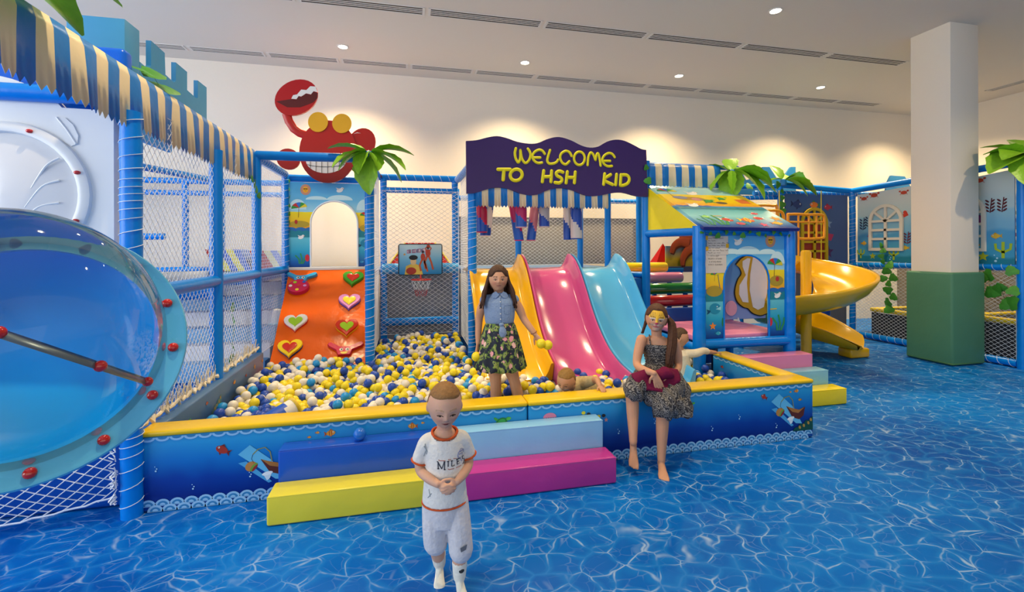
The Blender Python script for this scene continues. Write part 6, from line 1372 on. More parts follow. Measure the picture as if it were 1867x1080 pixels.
for s in (-1, 1):
    limb(mb, [T(B, s * .078, .006, .690), T(B, s * .106, .018, .625), T(B, s * .116, .0, .562), T(B, s * .084, -.060, .545), T(B, s * .045, -.105, .533)], [.030, .026, .023, .022, .017])
    fx, ny = (-s, .0), 0
    hand(mb, T(B, s * .045, -.105, .533), B.to_3x3() @ Vector((-s * .75, -.40, -.30)), B.to_3x3() @ Vector((-s * .35, .75, -.2)), -s if False else s, .098, .5)
limb(mb, [T(B, -.040, .0, .39), T(B, -.046, -.012, .235), T(B, -.03, .03, .13), T(B, -.018, .07, .075)], [.050, .040, .034, .020])
limb(mb, [T(B, .042, -.01, .39), T(B, .06, -.055, .24), T(B, .062, -.05, .13), T(B, .062, -.045, .075)], [.050, .040, .034, .020])
pass
me = remesh(mb, .0036, 3, 'body', (.165, 2.2, 0)); paint(me, (.165, 2.2, 0), skin_paint(HM, H, '#d4a488', '#b08a68', '#b0564a')); put(me, 'body', SKIN, p1)
eyes(p1, HM, H, '#1e1a18', .38, (0, -.2), -.06, white='#6a5348')
MB().sphere(HM @ (face_front(0, -.27) * H), (.052 * H, .02 * H, .017 * H), 14, 8, xf=HM.to_3x3()).build('mouth', mat('#5a2420', .5, .3), p1)
def boymask(d): 
    x, y, z = d; line = .62 - .12 * abs(x) if y < -.2 else (.35 if y < .25 else -.35); back = sstep(-.1, .35, y); lim = .60 - .95 * back - .1 * abs(x); return sstep(lim - .05, lim + .05, z)
def hairm(c, c2): 
    m = mat(c, .6, .3, .35, 55, .25); return m
hair_cap(HM, H, boymask, .016).build('hair', hairm('#8a6338', 0), p1, sharp=False)
# shirt
ws_m = cloth('#dcd9d2'); mb = MB()
loft(mb, [tsec(B, z, a, b, y) for z, a, b, y in ((.405, .106, .092, -.002), (.43, .105, .091, -.003), (.50, .098, .088, -.004), (.58, .093, .081, -.002), (.65, .095, .073, .002), (.69, .090, .064, .004), (.718, .064, .054, .005), (.742, .050, .048, .004))], 28)
for s in (-1, 1): limb(mb, [T(B, s * .06, .006, .690), T(B, s * .084, .008, .676), T(B, s * .107, .014, .628), T(B, s * .115, .016, .602)], [.038, .040, .036, .037])
me = remesh(mb, .005, 5, 'shirt', (.165, 2.2, 0)); shirt = put(me, 'shirt', ws_m, p1, 'white printed t-shirt'); BV = BVHTree.FromPolygons([Vector(v.co) + Vector((.165, 2.2, 0)) for v in me.vertices], [tuple(p.vertices) for p in me.polygons])
om_ = cloth('#c8552a')
def trim_top(me, Mb, base, fn):
    bm = bmesh.new(); bm.from_mesh(me); Mi = Mb.inverted(); bad = []
    for v in bm.verts:
        q = Mi @ (v.co + Vector(base))
        if q.z > fn(q): bad.append(v)
    bmesh.ops.delete(bm, geom=bad, context='VERTS'); bm.to_mesh(me); bm.free()
neck = lambda q: min(.730, .724 + .5 * (q.y + .01)) if abs(q.x) < .075 else 9
MB().tube([(lambda h: h[0] + (h[1] * .001 if h[0] else Vector()))(BV.ray_cast(T(B, .2 * math.cos(a), .2 * math.sin(a), min(.730, .724 + .5 * (.045 * math.sin(a) + .01))), B.to_3x3() @ Vector((-math.cos(a), -math.sin(a), 0)))) for a in [2 * PI * i / 30 for i in range(30)]], .0058, 6, closed=True).build('collar_band', om_, shirt, label='orange collar band')
trim_top(shirt.data, B, (.165, 2.2, 0), neck)
for s in (-1, 1):
    ax = (T(B, s * .116, .016, .598) - T(B, s * .107, .014, .628)).normalized(); u, w, d = basis(ax); c = T(B, s * .1165, .016, .592)
    MB().tube([c + (u * math.cos(a) + w * math.sin(a)) * .0385 for a in [2 * PI * i / 24 for i in range(24)]], .0042, 6, closed=True).build('cuff_band', om_, shirt, label='orange cuff band')
MB().tube([T(B, .106 * math.cos(a), -.002 + .092 * math.sin(a), .402) for a in [2 * PI * i / 40 for i in range(40)]], .004, 6, closed=True).build('hem_band', om_, shirt, label='orange hem band')
def on_cloth(bv, Mb, x, z, off=.0018, y=-.4):
    o = T(Mb, x, y, z); d = Mb.to_3x3() @ Vector((0, 1, 0)); h = bv.ray_cast(o, d)
    return (h[0] - d * off) if h[0] else None
def write_strokes(parent, bv, Mb, strokes, w, m, name):
    mb = MB()
    for s in strokes:
        P = []
        for i in range(len(s) - 1):
            k = max(2, int(math.hypot(s[i + 1][0] - s[i][0], s[i + 1][1] - s[i][1]) / .004))
            for j in range(k): P.append((s[i][0] + (s[i + 1][0] - s[i][0]) * j / k, s[i][1] + (s[i + 1][1] - s[i][1]) * j / k))
        P.append(s[-1]); Q = [on_cloth(bv, Mb, x, z) for x, z in P]; Q = [q for q in Q if q]
        if len(Q) > 1: mb.tube(Q, w, 5, sy=.35, up=Mb.to_3x3() @ Vector((0, -1, 0)))
    if mb.f: mb.build(name, m, parent, sharp=False, kind='stuff')
def ms(x, y): return (-.062 + x / 1867 * .170 - .004, .672 - y / 1067 * .092 - .012)
nv = prnt('#23283a')
write_strokes(shirt, BV, B, [[ms(240, 490), ms(290, 500), ms(290, 840)], [ms(280, 500), ms(460, 850), ms(600, 500)], [ms(610, 500), ms(600, 900)], [ms(560, 510), ms(650, 510)], [ms(250, 845), ms(340, 845)], [ms(560, 890), ms(650, 900)]], .0024, nv, 'letter_m')
write_strokes(shirt, BV, B, [[ms(790, 510), ms(785, 770)], [ms(730, 510), ms(850, 510)]], .0024, nv, 'letter_i'); write_strokes(shirt, BV, B, [[ms(980, 510), ms(965, 780), ms(1100, 780), ms(1130, 740)], [ms(920, 510), ms(1040, 510)]], .0022, nv, 'letter_l')
write_strokes(shirt, BV, B, [[ms(1270, 520), ms(1265, 780), ms(1420, 740)], [ms(1220, 510), ms(1450, 515)], [ms(1270, 640), ms(1380, 635)]], .0024, nv, 'letter_e'); write_strokes(shirt, BV, B, [[ms(1640, 480), ms(1570, 540), ms(1580, 630), ms(1690, 710), ms(1700, 800), ms(1640, 890), ms(1590, 900)]], .0024, nv, 'letter_s')
rdp = prnt('#a8605a'); write_strokes(shirt, BV, B, [[ms(310, 400), ms(360, 440), ms(650, 455)], [ms(800, 400), ms(820, 440), ms(950, 440)], [ms(1080, 400), ms(1100, 440), ms(1240, 450)], [ms(770, 870), ms(830, 920), ms(1100, 920)], [ms(1200, 920), ms(1500, 915)]], .0016, rdp, 'script_lettering')
gp_ = prnt('#8f92b4'); write_strokes(shirt, BV, B, [[ms(1500, 60), ms(1350, 200), ms(1310, 350), ms(1330, 440), ms(1430, 500), ms(1560, 470), ms(1600, 380), ms(1560, 300), ms(1640, 300), ms(1640, 150), ms(1560, 60), ms(1500, 60)], [ms(1380, 300), ms(1560, 300)], [ms(1420, 180), ms(1600, 180)], [ms(1450, 500), ms(1520, 700), ms(1580, 700)]], .0026, gp_, 'chest_print')
write_strokes(shirt, BV, B, [[(-.095, .69), (-.09, .66), (-.10, .63)], [(-.10, .68), (-.085, .655), (-.088, .64)], [(-.07, .475), (-.085, .45)], [(-.08, .49), (-.075, .46)]], .0024, prnt('#9aa2a4'), 'shoulder_print')
# shorts
mb = MB(); loft(mb, [tsec(B, z, a, b, y) for z, a, b, y in ((.30, .08, .072, -.01), (.36, .096, .083, -.004), (.42, .096, .083, 0), (.44, .09, .078, 0))], 24)
limb(mb, [T(B, -.05, .0, .40), T(B, -.050, -.01, .30), T(B, -.046, -.005, .225), T(B, -.042, .0, .205)], [.058, .058, .057, .058]); limb(mb, [T(B, .052, -.01, .40), T(B, .060, -.04, .30), T(B, .066, -.055, .215), T(B, .068, -.055, .185)], [.058, .058, .057, .058])
me = remesh(mb, .005, 4, 'shorts', (.165, 2.2, 0)); put(me, 'shorts', mat('#c9c8cd', .85, .2, .3, 45, .08), p1, 'pale grey shorts')
MB().add([T(B, .055, -.117, .232), T(B, .088, -.111, .240), T(B, .082, -.113, .218), T(B, .058, -.117, .212)], [(0, 1, 2, 3)]).build('shorts_print', prnt('#6a6a70'), p1)
for (ak, toe, shin, nm) in ((T(B, -.018, .07, .055), T(B, -.035, -.06, .02), T(B, -.026, .043, .12), 0), (T(B, .062, -.045, .055), T(B, .068, -.18, .03), T(B, .062, -.05, .125), 1)):
    mb = MB(); limb(mb, [shin, (shin + ak) / 2, ak], [.036, .033, .030]); foot(mb, ak, toe, (0, .1, 1), .147, False); me = remesh(mb, .004, 3, 'sock', (.165, 2.2, 0)); sk_ = put(me, 'sock', cloth('#dedcd0'), p1, 'white ankle sock')
    MB().sphere((shin + ak) / 2 + Vector((.005, -.031, .012)), (.014, .006, .012), 8, 6).build('sock_print', prnt('#2a2a28'), sk_)

# ---------------------------------------------------------------- girl standing in the ball pit
p2 = thing('person', 'girl with long brown hair, denim blouse and floral skirt standing in the balls', 'person', (.745, 3.78, .03))
o2 = (.745, 3.78, .03); B = frame((.745, 3.78, 0), -.16); H = .218; HM = headmat(B, (-.012, -.012, 1.342), .06, -.05, .0)
mb = MB(); head(mb, HM, H); limb(mb, [T(B, 0, .012, 1.16), T(B, -.003, .01, 1.215), T(B, -.008, .004, 1.27)], [.055, .043, .045])
loft(mb, [tsec(B, z, a, b, y) for z, a, b, y in ((.82, .10, .08, 0), (.87, .135, .095, 0), (.93, .125, .09, 0), (1.0, .104, .08, 0), (1.08, .116, .082, 0), (1.14, .124, .08, .003), (1.185, .10, .066, .006), (1.21, .055, .05, .008))])
limb(mb, [T(B, .118, .01, 1.155), T(B, .165, .01, 1.09), T(B, .205, .0, 1.0), T(B, .255, -.04, .93), T(B, .292, -.065, .88)], [.042, .038, .031, .028, .021])
hand(mb, T(B, .292, -.065, .88), B.to_3x3() @ Vector((.55, -.35, -.75)), B.to_3x3() @ Vector((-.2, -.75, -.5)), -1, .135, .42)
limb(mb, [T(B, -.118, .01, 1.155), T(B, -.155, .03, 1.08), T(B, -.172, .055, .98), T(B, -.178, .04, .88), T(B, -.18, .015, .80)], [.042, .037, .031, .028, .021]); hand(mb, T(B, -.18, .015, .80), B.to_3x3() @ Vector((-.05, -.2, -1)), B.to_3x3() @ Vector((.6, -.5, 0)), 1, .135, .5)
limb(mb, [T(B, -.062, 0, .84), T(B, -.045, -.01, .62), T(B, -.035, -.01, .47), T(B, -.032, .01, .3), T(B, -.03, .02, .11)], [.078, .062, .047, .046, .030]); limb(mb, [T(B, .065, 0, .84), T(B, .085, -.01, .62), T(B, .125, -.012, .47), T(B, .165, .01, .3), T(B, .19, .02, .11)], [.078, .062, .047, .046, .030])
foot(mb, T(B, -.03, .02, .085), T(B, -.04, -.15, .05), (0, 0, 1), .20); foot(mb, T(B, .19, .02, .085), T(B, .21, -.15, .05), (0, 0, 1), .20)
me = remesh(mb, .004, 3, 'body', o2); paint(me, o2, skin_paint(HM, H, '#cc9878', '#4a3222', '#a8625a', cheek=.5)); put(me, 'body', SKIN, p2)
eyes(p2, HM, H, '#33261e', .62, (.1, 0), -.05)
brown = hairm('#43291a', 0)
def longmask(d):
    x, y, z = d; lim = .52 - .35 * sstep(.25, .75, abs(x)) if y < -.15 else -.75; lim = lim * sstep(.35, -.35, y) + (-.75) * (1 - sstep(.35, -.35, y)) if y > -.35 else lim; return sstep(lim - .06, lim + .06, z)
hr = hair_cap(HM, H, longmask, .045).build('hair', brown, p2, sharp=False)
mb = MB(); rh = random.Random(5)
for i in range(70):
    a = -.20 + (PI + .40) * i / 69; s = math.cos(a); bk = math.sin(a)     # from one temple round the back to the other
    st = HM @ (head_point((s * .80, bk * .62 - .12, .42 + .1 * rh.random()), .03) * H); mid = HM @ (Vector((s * .415, .02 + bk * .40, -.12)) * H); low = HM @ (Vector((s * (.50 + .1 * rh.random()), .02 + bk * .40 - (.14 if bk < .3 else 0), -.55)) * H); end = HM @ (Vector((s * (.56 + .16 * rh.random()), .04 + bk * .42 - (.18 if bk < .3 else 0), -.92 - .22 * rh.random())) * H)
    limb(mb, [st, mid, low, end], [.012, .014, .013, .004], 7, 4)
mb.build('hair_lengths', brown, hr, sharp=False, label='long loose brown hair')
den = mat('#7d93b4', .85, .2, .3, 70, .08); mb = MB()
loft(mb, [tsec(B, z, a, b, y, x) for z, a, b, y, x in ((.955, .112, .088, 0, 0), (.985, .122, .098, -.004, 0), (1.03, .128, .10, -.004, 0), (1.09, .132, .098, 0, 0), (1.145, .138, .09, .003, 0), (1.18, .122, .072, .006, 0), (1.205, .078, .058, .008, 0), (1.225, .052, .054, .008, 0))], 30)
for s in (-1, 1): limb(mb, [T(B, s * .08, .008, 1.165), T(B, s * .122, .01, 1.158)], [.046, .048])
me = remesh(mb, .0055, 4, 'blouse', o2); bl = put(me, 'blouse', den, p2, 'sleeveless blue denim blouse'); BV = BVHTree.FromPolygons([Vector(v.co) + Vector(o2) for v in me.vertices], [tuple(p.vertices) for p in me.polygons])
for s in (-1, 1):
    P = [(s * .004, 1.212), (s * .03, 1.185), (s * .058, 1.182), (s * .07, 1.20), (s * .056, 1.226), (s * .03, 1.238)]
    MB().prism([T(B, x, -.060 - .012 * (1.24 - z) / .05 + .7 * x * x * 6, z) for x, z in P], B.to_3x3() @ Vector((0, .006, 0))).build('collar', den, bl)
write_strokes(bl, BV, B, [[(.006, 1.20), (.009, .985)]], .0028, mat('#5c769c', .85, .2), 'placket'); 
for z in (1.192, 1.155, 1.105, 1.058, 1.015): 
    q = on_cloth(BV, B, .004, z, .003)
    if q: MB().sphere(q, (.0052, .003, .0052), 10, 6).build('button', mat('#e4e4e0', .3, .5), bl, label='white button')
write_strokes(bl, BV, B, [[(.035, 1.125), (.09, 1.125), (.09, 1.06), (.0625, 1.052), (.035, 1.06), (.035, 1.125)]], .0012, mat('#5c769c', .85, .2), 'pocket')
kn = MB(); kn.sphere(T(B, .012, -.112, .972), (.022, .018, .016), 12, 8); loft(kn, [(T(B, .014, -.116, .965), (.012, 0, 0), (0, .006, 0)), (T(B, .02, -.128, .935), (.028, 0, 0), (0, .008, 0)), (T(B, .022, -.132, .90), (.032, 0, 0), (0, .008, 0)), (T(B, .022, -.132, .875), (.018, 0, 0), (0, .006, 0))], 14); kn.build('waist_tie', den, bl)
def floral():
    m = bpy.data.materials.new('floral_print'); m.use_nodes = True; nt = m.node_tree; b = nt.nodes['Principled BSDF']; N = nt.nodes.new; L = nt.links.new
    tc = N('ShaderNodeTexCoord'); mp = N('ShaderNodeMapping'); mp.inputs['Scale'].default_value = (1, 1, .8); L(tc.outputs['Object'], mp.inputs[0])
    n0 = N('ShaderNodeTexNoise'); n0.inputs['Scale'].default_value = 26; n0.inputs['Detail'].default_value = 2; L(mp.outputs[0], n0.inputs[0])
    r0 = N('ShaderNodeValToRGB'); r0.color_ramp.interpolation = 'CONSTANT'; e = r0.color_ramp.elements; e[0].position = 0; e[0].color = (*lin('#1c2436'), 1); e[1].position = .50; e[1].color = (*lin('#5d7a3a'), 1); x = e.new(.56); x.color = (*lin('#8f9a52'), 1); x = e.new(.63); x.color = (*lin('#263248'), 1); L(n0.outputs[0], r0.inputs[0])
    v = N('ShaderNodeTexVoronoi'); v.inputs['Scale'].default_value = 15; L(mp.outputs[0], v.inputs['Vector']); n1 = N('ShaderNodeTexNoise'); n1.inputs['Scale'].default_value = 60; L(mp.outputs[0], n1.inputs[0])
    ad = N('ShaderNodeMath'); ad.operation = 'MULTIPLY_ADD'; ad.inputs[1].default_value = .5; L(n1.outputs[0], ad.inputs[0]); L(v.outputs['Distance'], ad.inputs[2])
    r1 = N('ShaderNodeMapRange'); r1.inputs[1].default_value = .54; r1.inputs[2].default_value = .50; L(ad.outputs[0], r1.inputs[0])
    mx = N('ShaderNodeMix'); mx.data_type = 'RGBA'; L(r1.outputs[0], mx.inputs[0]); L(r0.outputs[0], mx.inputs[6]); pk = N('ShaderNodeMix'); pk.data_type = 'RGBA'; L(v.outputs['Color'], pk.inputs[0]); pk.inputs[6].default_value = (*lin('#d98a98'), 1); pk.inputs[7].default_value = (*lin('#e8c0b4'), 1); L(pk.outputs[2], mx.inputs[7])
    L(mx.outputs[2], b.inputs['Base Color']); b.inputs['Roughness'].default_value = .85; return m
rows = []; NP = 96
for i in range(13):
    t = i / 12; z = .975 - .385 * t; a = .116 + .095 * t ** .8; bq = .094 + .085 * t ** .8; row = []
    for j in range(NP + 1):
        q = 2 * PI * j / NP; pl = 1 + (.075 * t ** .7) * math.sin(q * 13 + .6 * math.sin(q * 3)) + .03 * t * math.sin(q * 5); row.append(T(B, .004 + a * pl * math.cos(q), bq * pl * math.sin(q) - .004, z + .008 * math.sin(q * 13) * t))
    rows.append(row)
so = MB().grid(rows).build('skirt', floral(), p2, sharp=False, label='dark floral print skirt'); solidify(so, .003)
MB().tube([T(B, .283 + .024 * math.cos(a), -.058 + .024 * math.sin(a), .893 + .012 * math.cos(a)) for a in [2 * PI * i / 18 for i in range(18)]], .0035, 6, closed=True).build('bracelet', mat('#8a5a3a', .6, .3), p2)
for i, q in enumerate(((.335, -.125, .815), (.392, -.115, .800))):
    o = bpy.data.objects.new('plastic_ball', sph[0]); COL.objects.link(o); o.location = T(B, *q); tag(o, ('yellow plastic ball gripped in the standing girl\'s outstretched hand', 'yellow plastic ball at the fingertips of the standing girl')[i], 'ball')
o = bpy.data.objects.new('plastic_ball', sph[0]); COL.objects.link(o); o.location = T(B, -.195, -.05, .70); tag(o, 'yellow plastic ball held low beside the standing girl\'s floral skirt', 'ball')

# ---------------------------------------------------------------- girl sitting on the pit wall
p3 = thing('person', 'girl with painted tiger face and dark patterned dress sitting on the pit wall', 'person', (1.96, 3.28, .49))
o3 = (1.96, 3.28, .49); A0 = -.42; B = frame((1.935, 3.285, 0), A0); H = .220; HM = headmat(frame((0, 0, 0), A0), (0, 0, 0)); HM = Matrix.Translation(Vector((1.898, 3.262, 1.045))) @ Matrix.Rotation(A0 - .05, 4, 'Z') @ Matrix.Rotation(.10, 4, 'Y') @ Matrix.Rotation(-.02, 4, 'X')
SHL, SHR = Vector((1.792, 3.30, .872)), Vector((2.035, 3.235, .858))
hipL, hipR = Vector((1.905, 3.32, .565)), Vector((2.03, 3.27, .565)); knL, knR = Vector((1.605, 3.09, .56)), Vector((1.795, 2.985, .455)); anL, anR = Vector((1.566, 3.01, .205)), Vector((1.762, 2.965, .075))
mb = MB(); head(mb, HM, H); limb(mb, [Vector((1.915, 3.285, .85)), Vector((1.912, 3.282, .905)), Vector((1.903, 3.272, .965))], [.05, .04, .042])
def wsec(c, a, b, dz=0): return (Vector(c), B.to_3x3() @ Vector((a, 0, dz)), B.to_3x3() @ Vector((0, b, 0)))
loft(mb, [wsec((1.968, 3.30, .51), .11, .09), wsec((1.966, 3.30, .56), .128, .10), wsec((1.955, 3.30, .63), .112, .088), wsec((1.945, 3.295, .69), .10, .078), wsec((1.93, 3.29, .77), .11, .08), wsec((1.92, 3.287, .83), .118, .078), wsec((1.915, 3.285, .875), .095, .062), wsec((1.913, 3.285, .895), .055, .05)])
limb(mb, [SHL, Vector((1.755, 3.28, .79)), Vector((1.718, 3.235, .695)), Vector((1.722, 3.12, .680)), Vector((1.748, 3.035, .680))], [.041, .037, .030, .028, .020]); hand(mb, (1.748, 3.035, .680), (.30, -.12, -.9), (.25, .95, .0), 1, .145, .10, .12)
limb(mb, [SHR, Vector((2.062, 3.235, .77)), Vector((2.065, 3.225, .665)), Vector((1.985, 3.15, .640)), Vector((1.905, 3.10, .632))], [.041, .037, .030, .028, .020]); hand(mb, (1.905, 3.10, .632), (-.95, -.25, -.15), (.1, .35, -.9), 1, .135, .35)
limb(mb, [hipL, hipL.lerp(knL, .5) + Vector((0, 0, .012)), knL, knL.lerp(anL, .35) + Vector((.012, .028, 0)), anL], [.083, .068, .050, .046, .028]); limb(mb, [hipR, hipR.lerp(knR, .5) + Vector((0, 0, .012)), knR, knR.lerp(anR, .35) + Vector((.012, .028, 0)), anR], [.083, .068, .050, .046, .028])
foot(mb, anL - Vector((0, 0, .015)), anL + Vector((-.045, -.09, -.12)), (-.4, -.75, .5), .185); foot(mb, anR, anR + Vector((-.07, -.16, -.035)), (0, 0, 1), .19)
me = remesh(mb, .004, 3, 'body', o3)
def tiger(mix, x, y, z, ax):
    yel = lin('#e0b22a'); wh = lin('#e2dcd4'); pk = lin('#c83a6a'); dk = lin('#2a2220')
    mix(((z > .02) & (z < .40) & (ax < .27 - .25 * np.clip(z - .2, 0, 1))).astype(float) * .92, yel); mix(((ax < .045) & (z > -.12) & (z < .1)).astype(float) * .9, yel)
    mix(((np.abs(ax - .145) < .09) & (np.abs(z - .016) < .020 + .03 * (ax - .1))).astype(float) * .7, wh); mix(((ax < .20) & (ax > .03) & (z < -.17) & (z > -.25)).astype(float) * .35, wh); mix(((ax < .12) & (z < -.30) & (z > -.42)).astype(float) * .3, wh)
    mix((((x / .06) ** 2 + ((z + .145) / .038) ** 2) < 1).astype(float) * .95, pk)
    for k in (.07, .12, .17, .22): mix(((np.abs(ax - k - .18 * (z - .15)) < .007) & (z > .09) & (z < .24)).astype(float) * .8, dk)
    for k in (-.19, -.215, -.24): mix(((np.abs(z - k - .10 * (ax - .1)) < .006) & (ax > .09) & (ax < .25)).astype(float) * .7, dk)
paint(me, o3, skin_paint(HM, H, '#c69272', '#5a3a24', '#c04a6a', extra=tiger, cheek=.15)); put(me, 'body', SKIN, p3)
eyes(p3, HM, H, '#3a2a20', .75, (-.05, 0), -.05)
brown2 = hairm('#4a2c1a', 0)
def backmask(d):
    x, y, z = d; lim = .60 - .45 * sstep(.35, .85, abs(x)) if y < -.1 else -.45; return sstep(lim - .06, lim + .06, z)
hr = hair_cap(HM, H, backmask, .030).build('hair', brown2, p3, sharp=False)
mb = MB(); rh = random.Random(9); pt0 = HM @ (Vector((.37, .10, .06)) * H)
for i in range(46):
    dx, dy = rh.uniform(-1, 1), rh.uniform(-1, 1)
    limb(mb, [HM @ (head_point((.55, .55 + .2 * dy, .35 + .25 * dx), .02) * H), pt0 + Vector((.006 * dx, .006 * dy, .006 * dx)), pt0 + Vector((.026 + .016 * dx, -.020 + .018 * dy, -.05)), pt0 + Vector((.008 + .024 * dx, -.055 + .020 * dy, -.17)), pt0 + Vector((-.020 + .027 * dx, -.075 + .020 * dy, -.27)), pt0 + Vector((-.038 + .022 * dx, -.080 + .018 * dy, -.35 - .05 * rh.random()))], [.008, .010, .012, .012, .010, .003], 6, 3)
for i in range(16):
    k = rh.uniform(-1, 1); limb(mb, [HM @ (head_point((-.75, .35 + .2 * k, .0), .02) * H), HM @ (Vector((-.36, .12 + .05 * k, -.35)) * H), HM @ (Vector((-.42 + .04 * k, .06, -.62)) * H)], [.012, .012, .004], 6, 3)
mb.build('ponytail', brown2, hr, sharp=False, label='long side ponytail'); MB().tube([pt0 + Vector((.002, .016 * math.cos(a), .016 * math.sin(a))) for a in [2 * PI * i / 14 for i in range(14)]], .007, 6, closed=True).build('hair_tie', cloth('#c88aa0'), hr)
def paisley():
    m = bpy.data.materials.new('paisley_print'); m.use_nodes = True; nt = m.node_tree; b = nt.nodes['Principled BSDF']; N = nt.nodes.new; L = nt.links.new
    tc = N('ShaderNodeTexCoord'); n0 = N('ShaderNodeTexNoise'); n0.inputs['Scale'].default_value = 9; L(tc.outputs['Object'], n0.inputs[0]); ad = N('ShaderNodeVectorMath'); ad.operation = 'MULTIPLY_ADD'; ad.inputs[1].default_value = (.12, .12, .12); L(n0.outputs[1], ad.inputs[0]); L(tc.outputs['Object'], ad.inputs[2])
    v = N('ShaderNodeTexVoronoi'); v.inputs['Scale'].default_value = 26; L(ad.outputs[0], v.inputs['Vector']); w = N('ShaderNodeMath'); w.operation = 'MULTIPLY'; w.inputs[1].default_value = 22; L(v.outputs['Distance'], w.inputs[0]); s = N('ShaderNodeMath'); s.operation = 'SINE'; L(w.outputs[0], s.inputs[0])
    r = N('ShaderNodeMapRange'); r.inputs[1].default_value = .0; r.inputs[2].default_value = .35; L(s.outputs[0], r.inputs[0]); mx = N('ShaderNodeMix'); mx.data_type = 'RGBA'; L(r.outputs[0], mx.inputs[0]); mx.inputs[6].default_value = (*lin('#24242a'), 1); mx.inputs[7].default_value = (*lin('#7c7874'), 1); L(mx.outputs[2], b.inputs['Base Color']); b.inputs['Roughness'].default_value = .85; return m
pm = paisley(); mb = MB()
loft(mb, [wsec((1.955, 3.30, .64), .12, .094), wsec((1.945, 3.295, .69), .108, .086), wsec((1.93, 3.29, .77), .118, .09), wsec((1.922, 3.287, .825), .12, .09), wsec((1.921, 3.287, .838), .115, .085)], 28)
me = remesh(mb, .005, 3, 'bodice', o3); n_ = len(me.vertices)
ripple(me, lambda x, y, z: .004 * np.sin((z + .49) * 2 * PI / .022))
put(me, 'bodice', pm, p3, 'shirred dark bodice')
mb = MB(); kL, kR = hipL.lerp(knL, .86), hipR.lerp(knR, .84)
limb(mb, [Vector((1.955, 3.30, .62)), hipL.lerp(knL, .35) + Vector((0, 0, .01)), kL, kL + Vector((-.03, -.035, -.02))], [.11, .104, .086, .080]); limb(mb, [Vector((1.965, 3.29, .62)), hipR.lerp(knR, .35) + Vector((.01, 0, .01)), kR, kR + Vector((-.02, -.04, -.03))], [.11, .108, .096, .092])
limb(mb, [Vector((1.96, 3.27, .58)), hipL.lerp(hipR, .5).lerp(knL.lerp(knR, .5), .4), kL.lerp(kR, .5) + Vector((0, 0, -.02))], [.10, .10, .07]); loft(mb, [((2.06, 3.27, .60), (.05, -.03, 0), (.03, .08, 0)), ((2.07, 3.18, .52), (.05, -.02, 0), (.05, .09, 0)), ((2.02, 3.10, .42), (.06, -.04, 0), (.02, .05, 0)), ((1.98, 3.06, .345), (.075, -.05, 0), (.012, .03, 0))], 18)
loft(mb, [((1.86, 3.03, .48), (.10, -.07, .03), (.03, .05, 0)), ((1.86, 3.0, .42), (.11, -.075, .03), (.022, .03, 0)), ((1.87, 2.985, .365), (.115, -.08, .02), (.018, .022, 0))], 18); loft(mb, [((1.99, 3.36, .60), (.12, -.03, 0), (.02, .09, 0)), ((2.0, 3.38, .525), (.15, -.03, 0), (.02, .11, 0)), ((2.0, 3.38, .495), (.15, -.03, 0), (.02, .11, 0))], 18)
me = remesh(mb, .006, 4, 'dress_skirt', o3)
ripple(me, lambda x, y, z: .006 * np.sin(x * 95 + z * 30) + .004 * np.sin(x * 40 - y * 60))
put(me, 'dress_skirt', pm, p3, 'dark paisley skirt')
for s, sh_ in ((-1, SHL), (1, SHR)):
    MB().tube(smooth_path([T(B, s * .072, -.088, .835), T(B, s * .078, -.066, .875), T(B, s * .074, -.01, .905), T(B, s * .07, .05, .87)], 5), .005, 6).build('shoulder_strap', pm, p3)
# folded maroon hat on her lap
ht = thing('hat', 'dark maroon felt hat lying on the sitting girl\'s lap', 'hat', (1.80, 3.03, .60)); hm = cloth('#6a1238'); mb = MB(); rows = []
for i in range(9):
    t = i / 8; row = []
    for j in range(33):
        q = PI * 1.12 * j / 32 - .2; r = .045 + .145 * t; row.append(Vector((1.795, 3.112, .648)) + Vector((math.cos(q) * r * 1.02 * -1, -.02 - .075 * math.sin(q) * t - .01 * math.sin(q * 5) * t, math.sin(q) * r * -.55 + .055 * (1 - t) + .008 * math.sin(q * 6) * t)))
    rows.append(row)
solidify(MB().grid(rows).build('brim', hm, ht, sharp=False), .006); mb = MB(); mb.sphere((1.855, 3.075, .66), (.08, .05, .045), 22, 14); me = remesh(mb, .005, 2, 'crown', (1.80, 3.03, .60))
ripple(me, lambda x, y, z: .006 * np.sin(x * 60 + z * 40))
put(me, 'crown', hm, ht)

# ---------------------------------------------------------------- small boy lying among the balls
p4 = thing('person', 'small fair-haired boy lying in the balls with one hand on the wall', 'person', (1.36, 3.66, .2))
o4 = (1.36, 3.66, .2); H = .195; HM = Matrix.Translation(Vector((1.235, 3.50, .535))) @ Matrix.Rotation(-.75, 4, 'Z') @ Matrix.Rotation(.35, 4, 'X') @ Matrix.Rotation(.12, 4, 'Y')
mb = MB(); head(mb, HM, H); limb(mb, [HM @ (Vector((0, .12, -.30)) * H), Vector((1.315, 3.585, .45)), Vector((1.36, 3.62, .44))], [.038, .037, .045])
loft(mb, [((1.33, 3.60, .435), (.02, .05, .03), (-.01, .0, .055)), ((1.40, 3.64, .43), (.03, .085, 0), (-.01, 0, .068)), ((1.52, 3.74, .40), (.04, .085, 0), (-.02, 0, .065)), ((1.66, 3.86, .34), (.04, .085, 0), (-.03, 0, .065)), ((1.74, 3.93, .30), (.03, .06, 0), (-.03, 0, .05))])
limb(mb, [Vector((1.40, 3.60, .46)), Vector((1.455, 3.53, .50)), Vector((1.475, 3.455, .535)), Vector((1.468, 3.40, .53)), Vector((1.463, 3.355, .515))], [.036, .032, .026, .023, .018]); hand(mb, (1.463, 3.352, .513), (-.05, -.97, -.12), (0, .1, -1), 1, .10, .22)
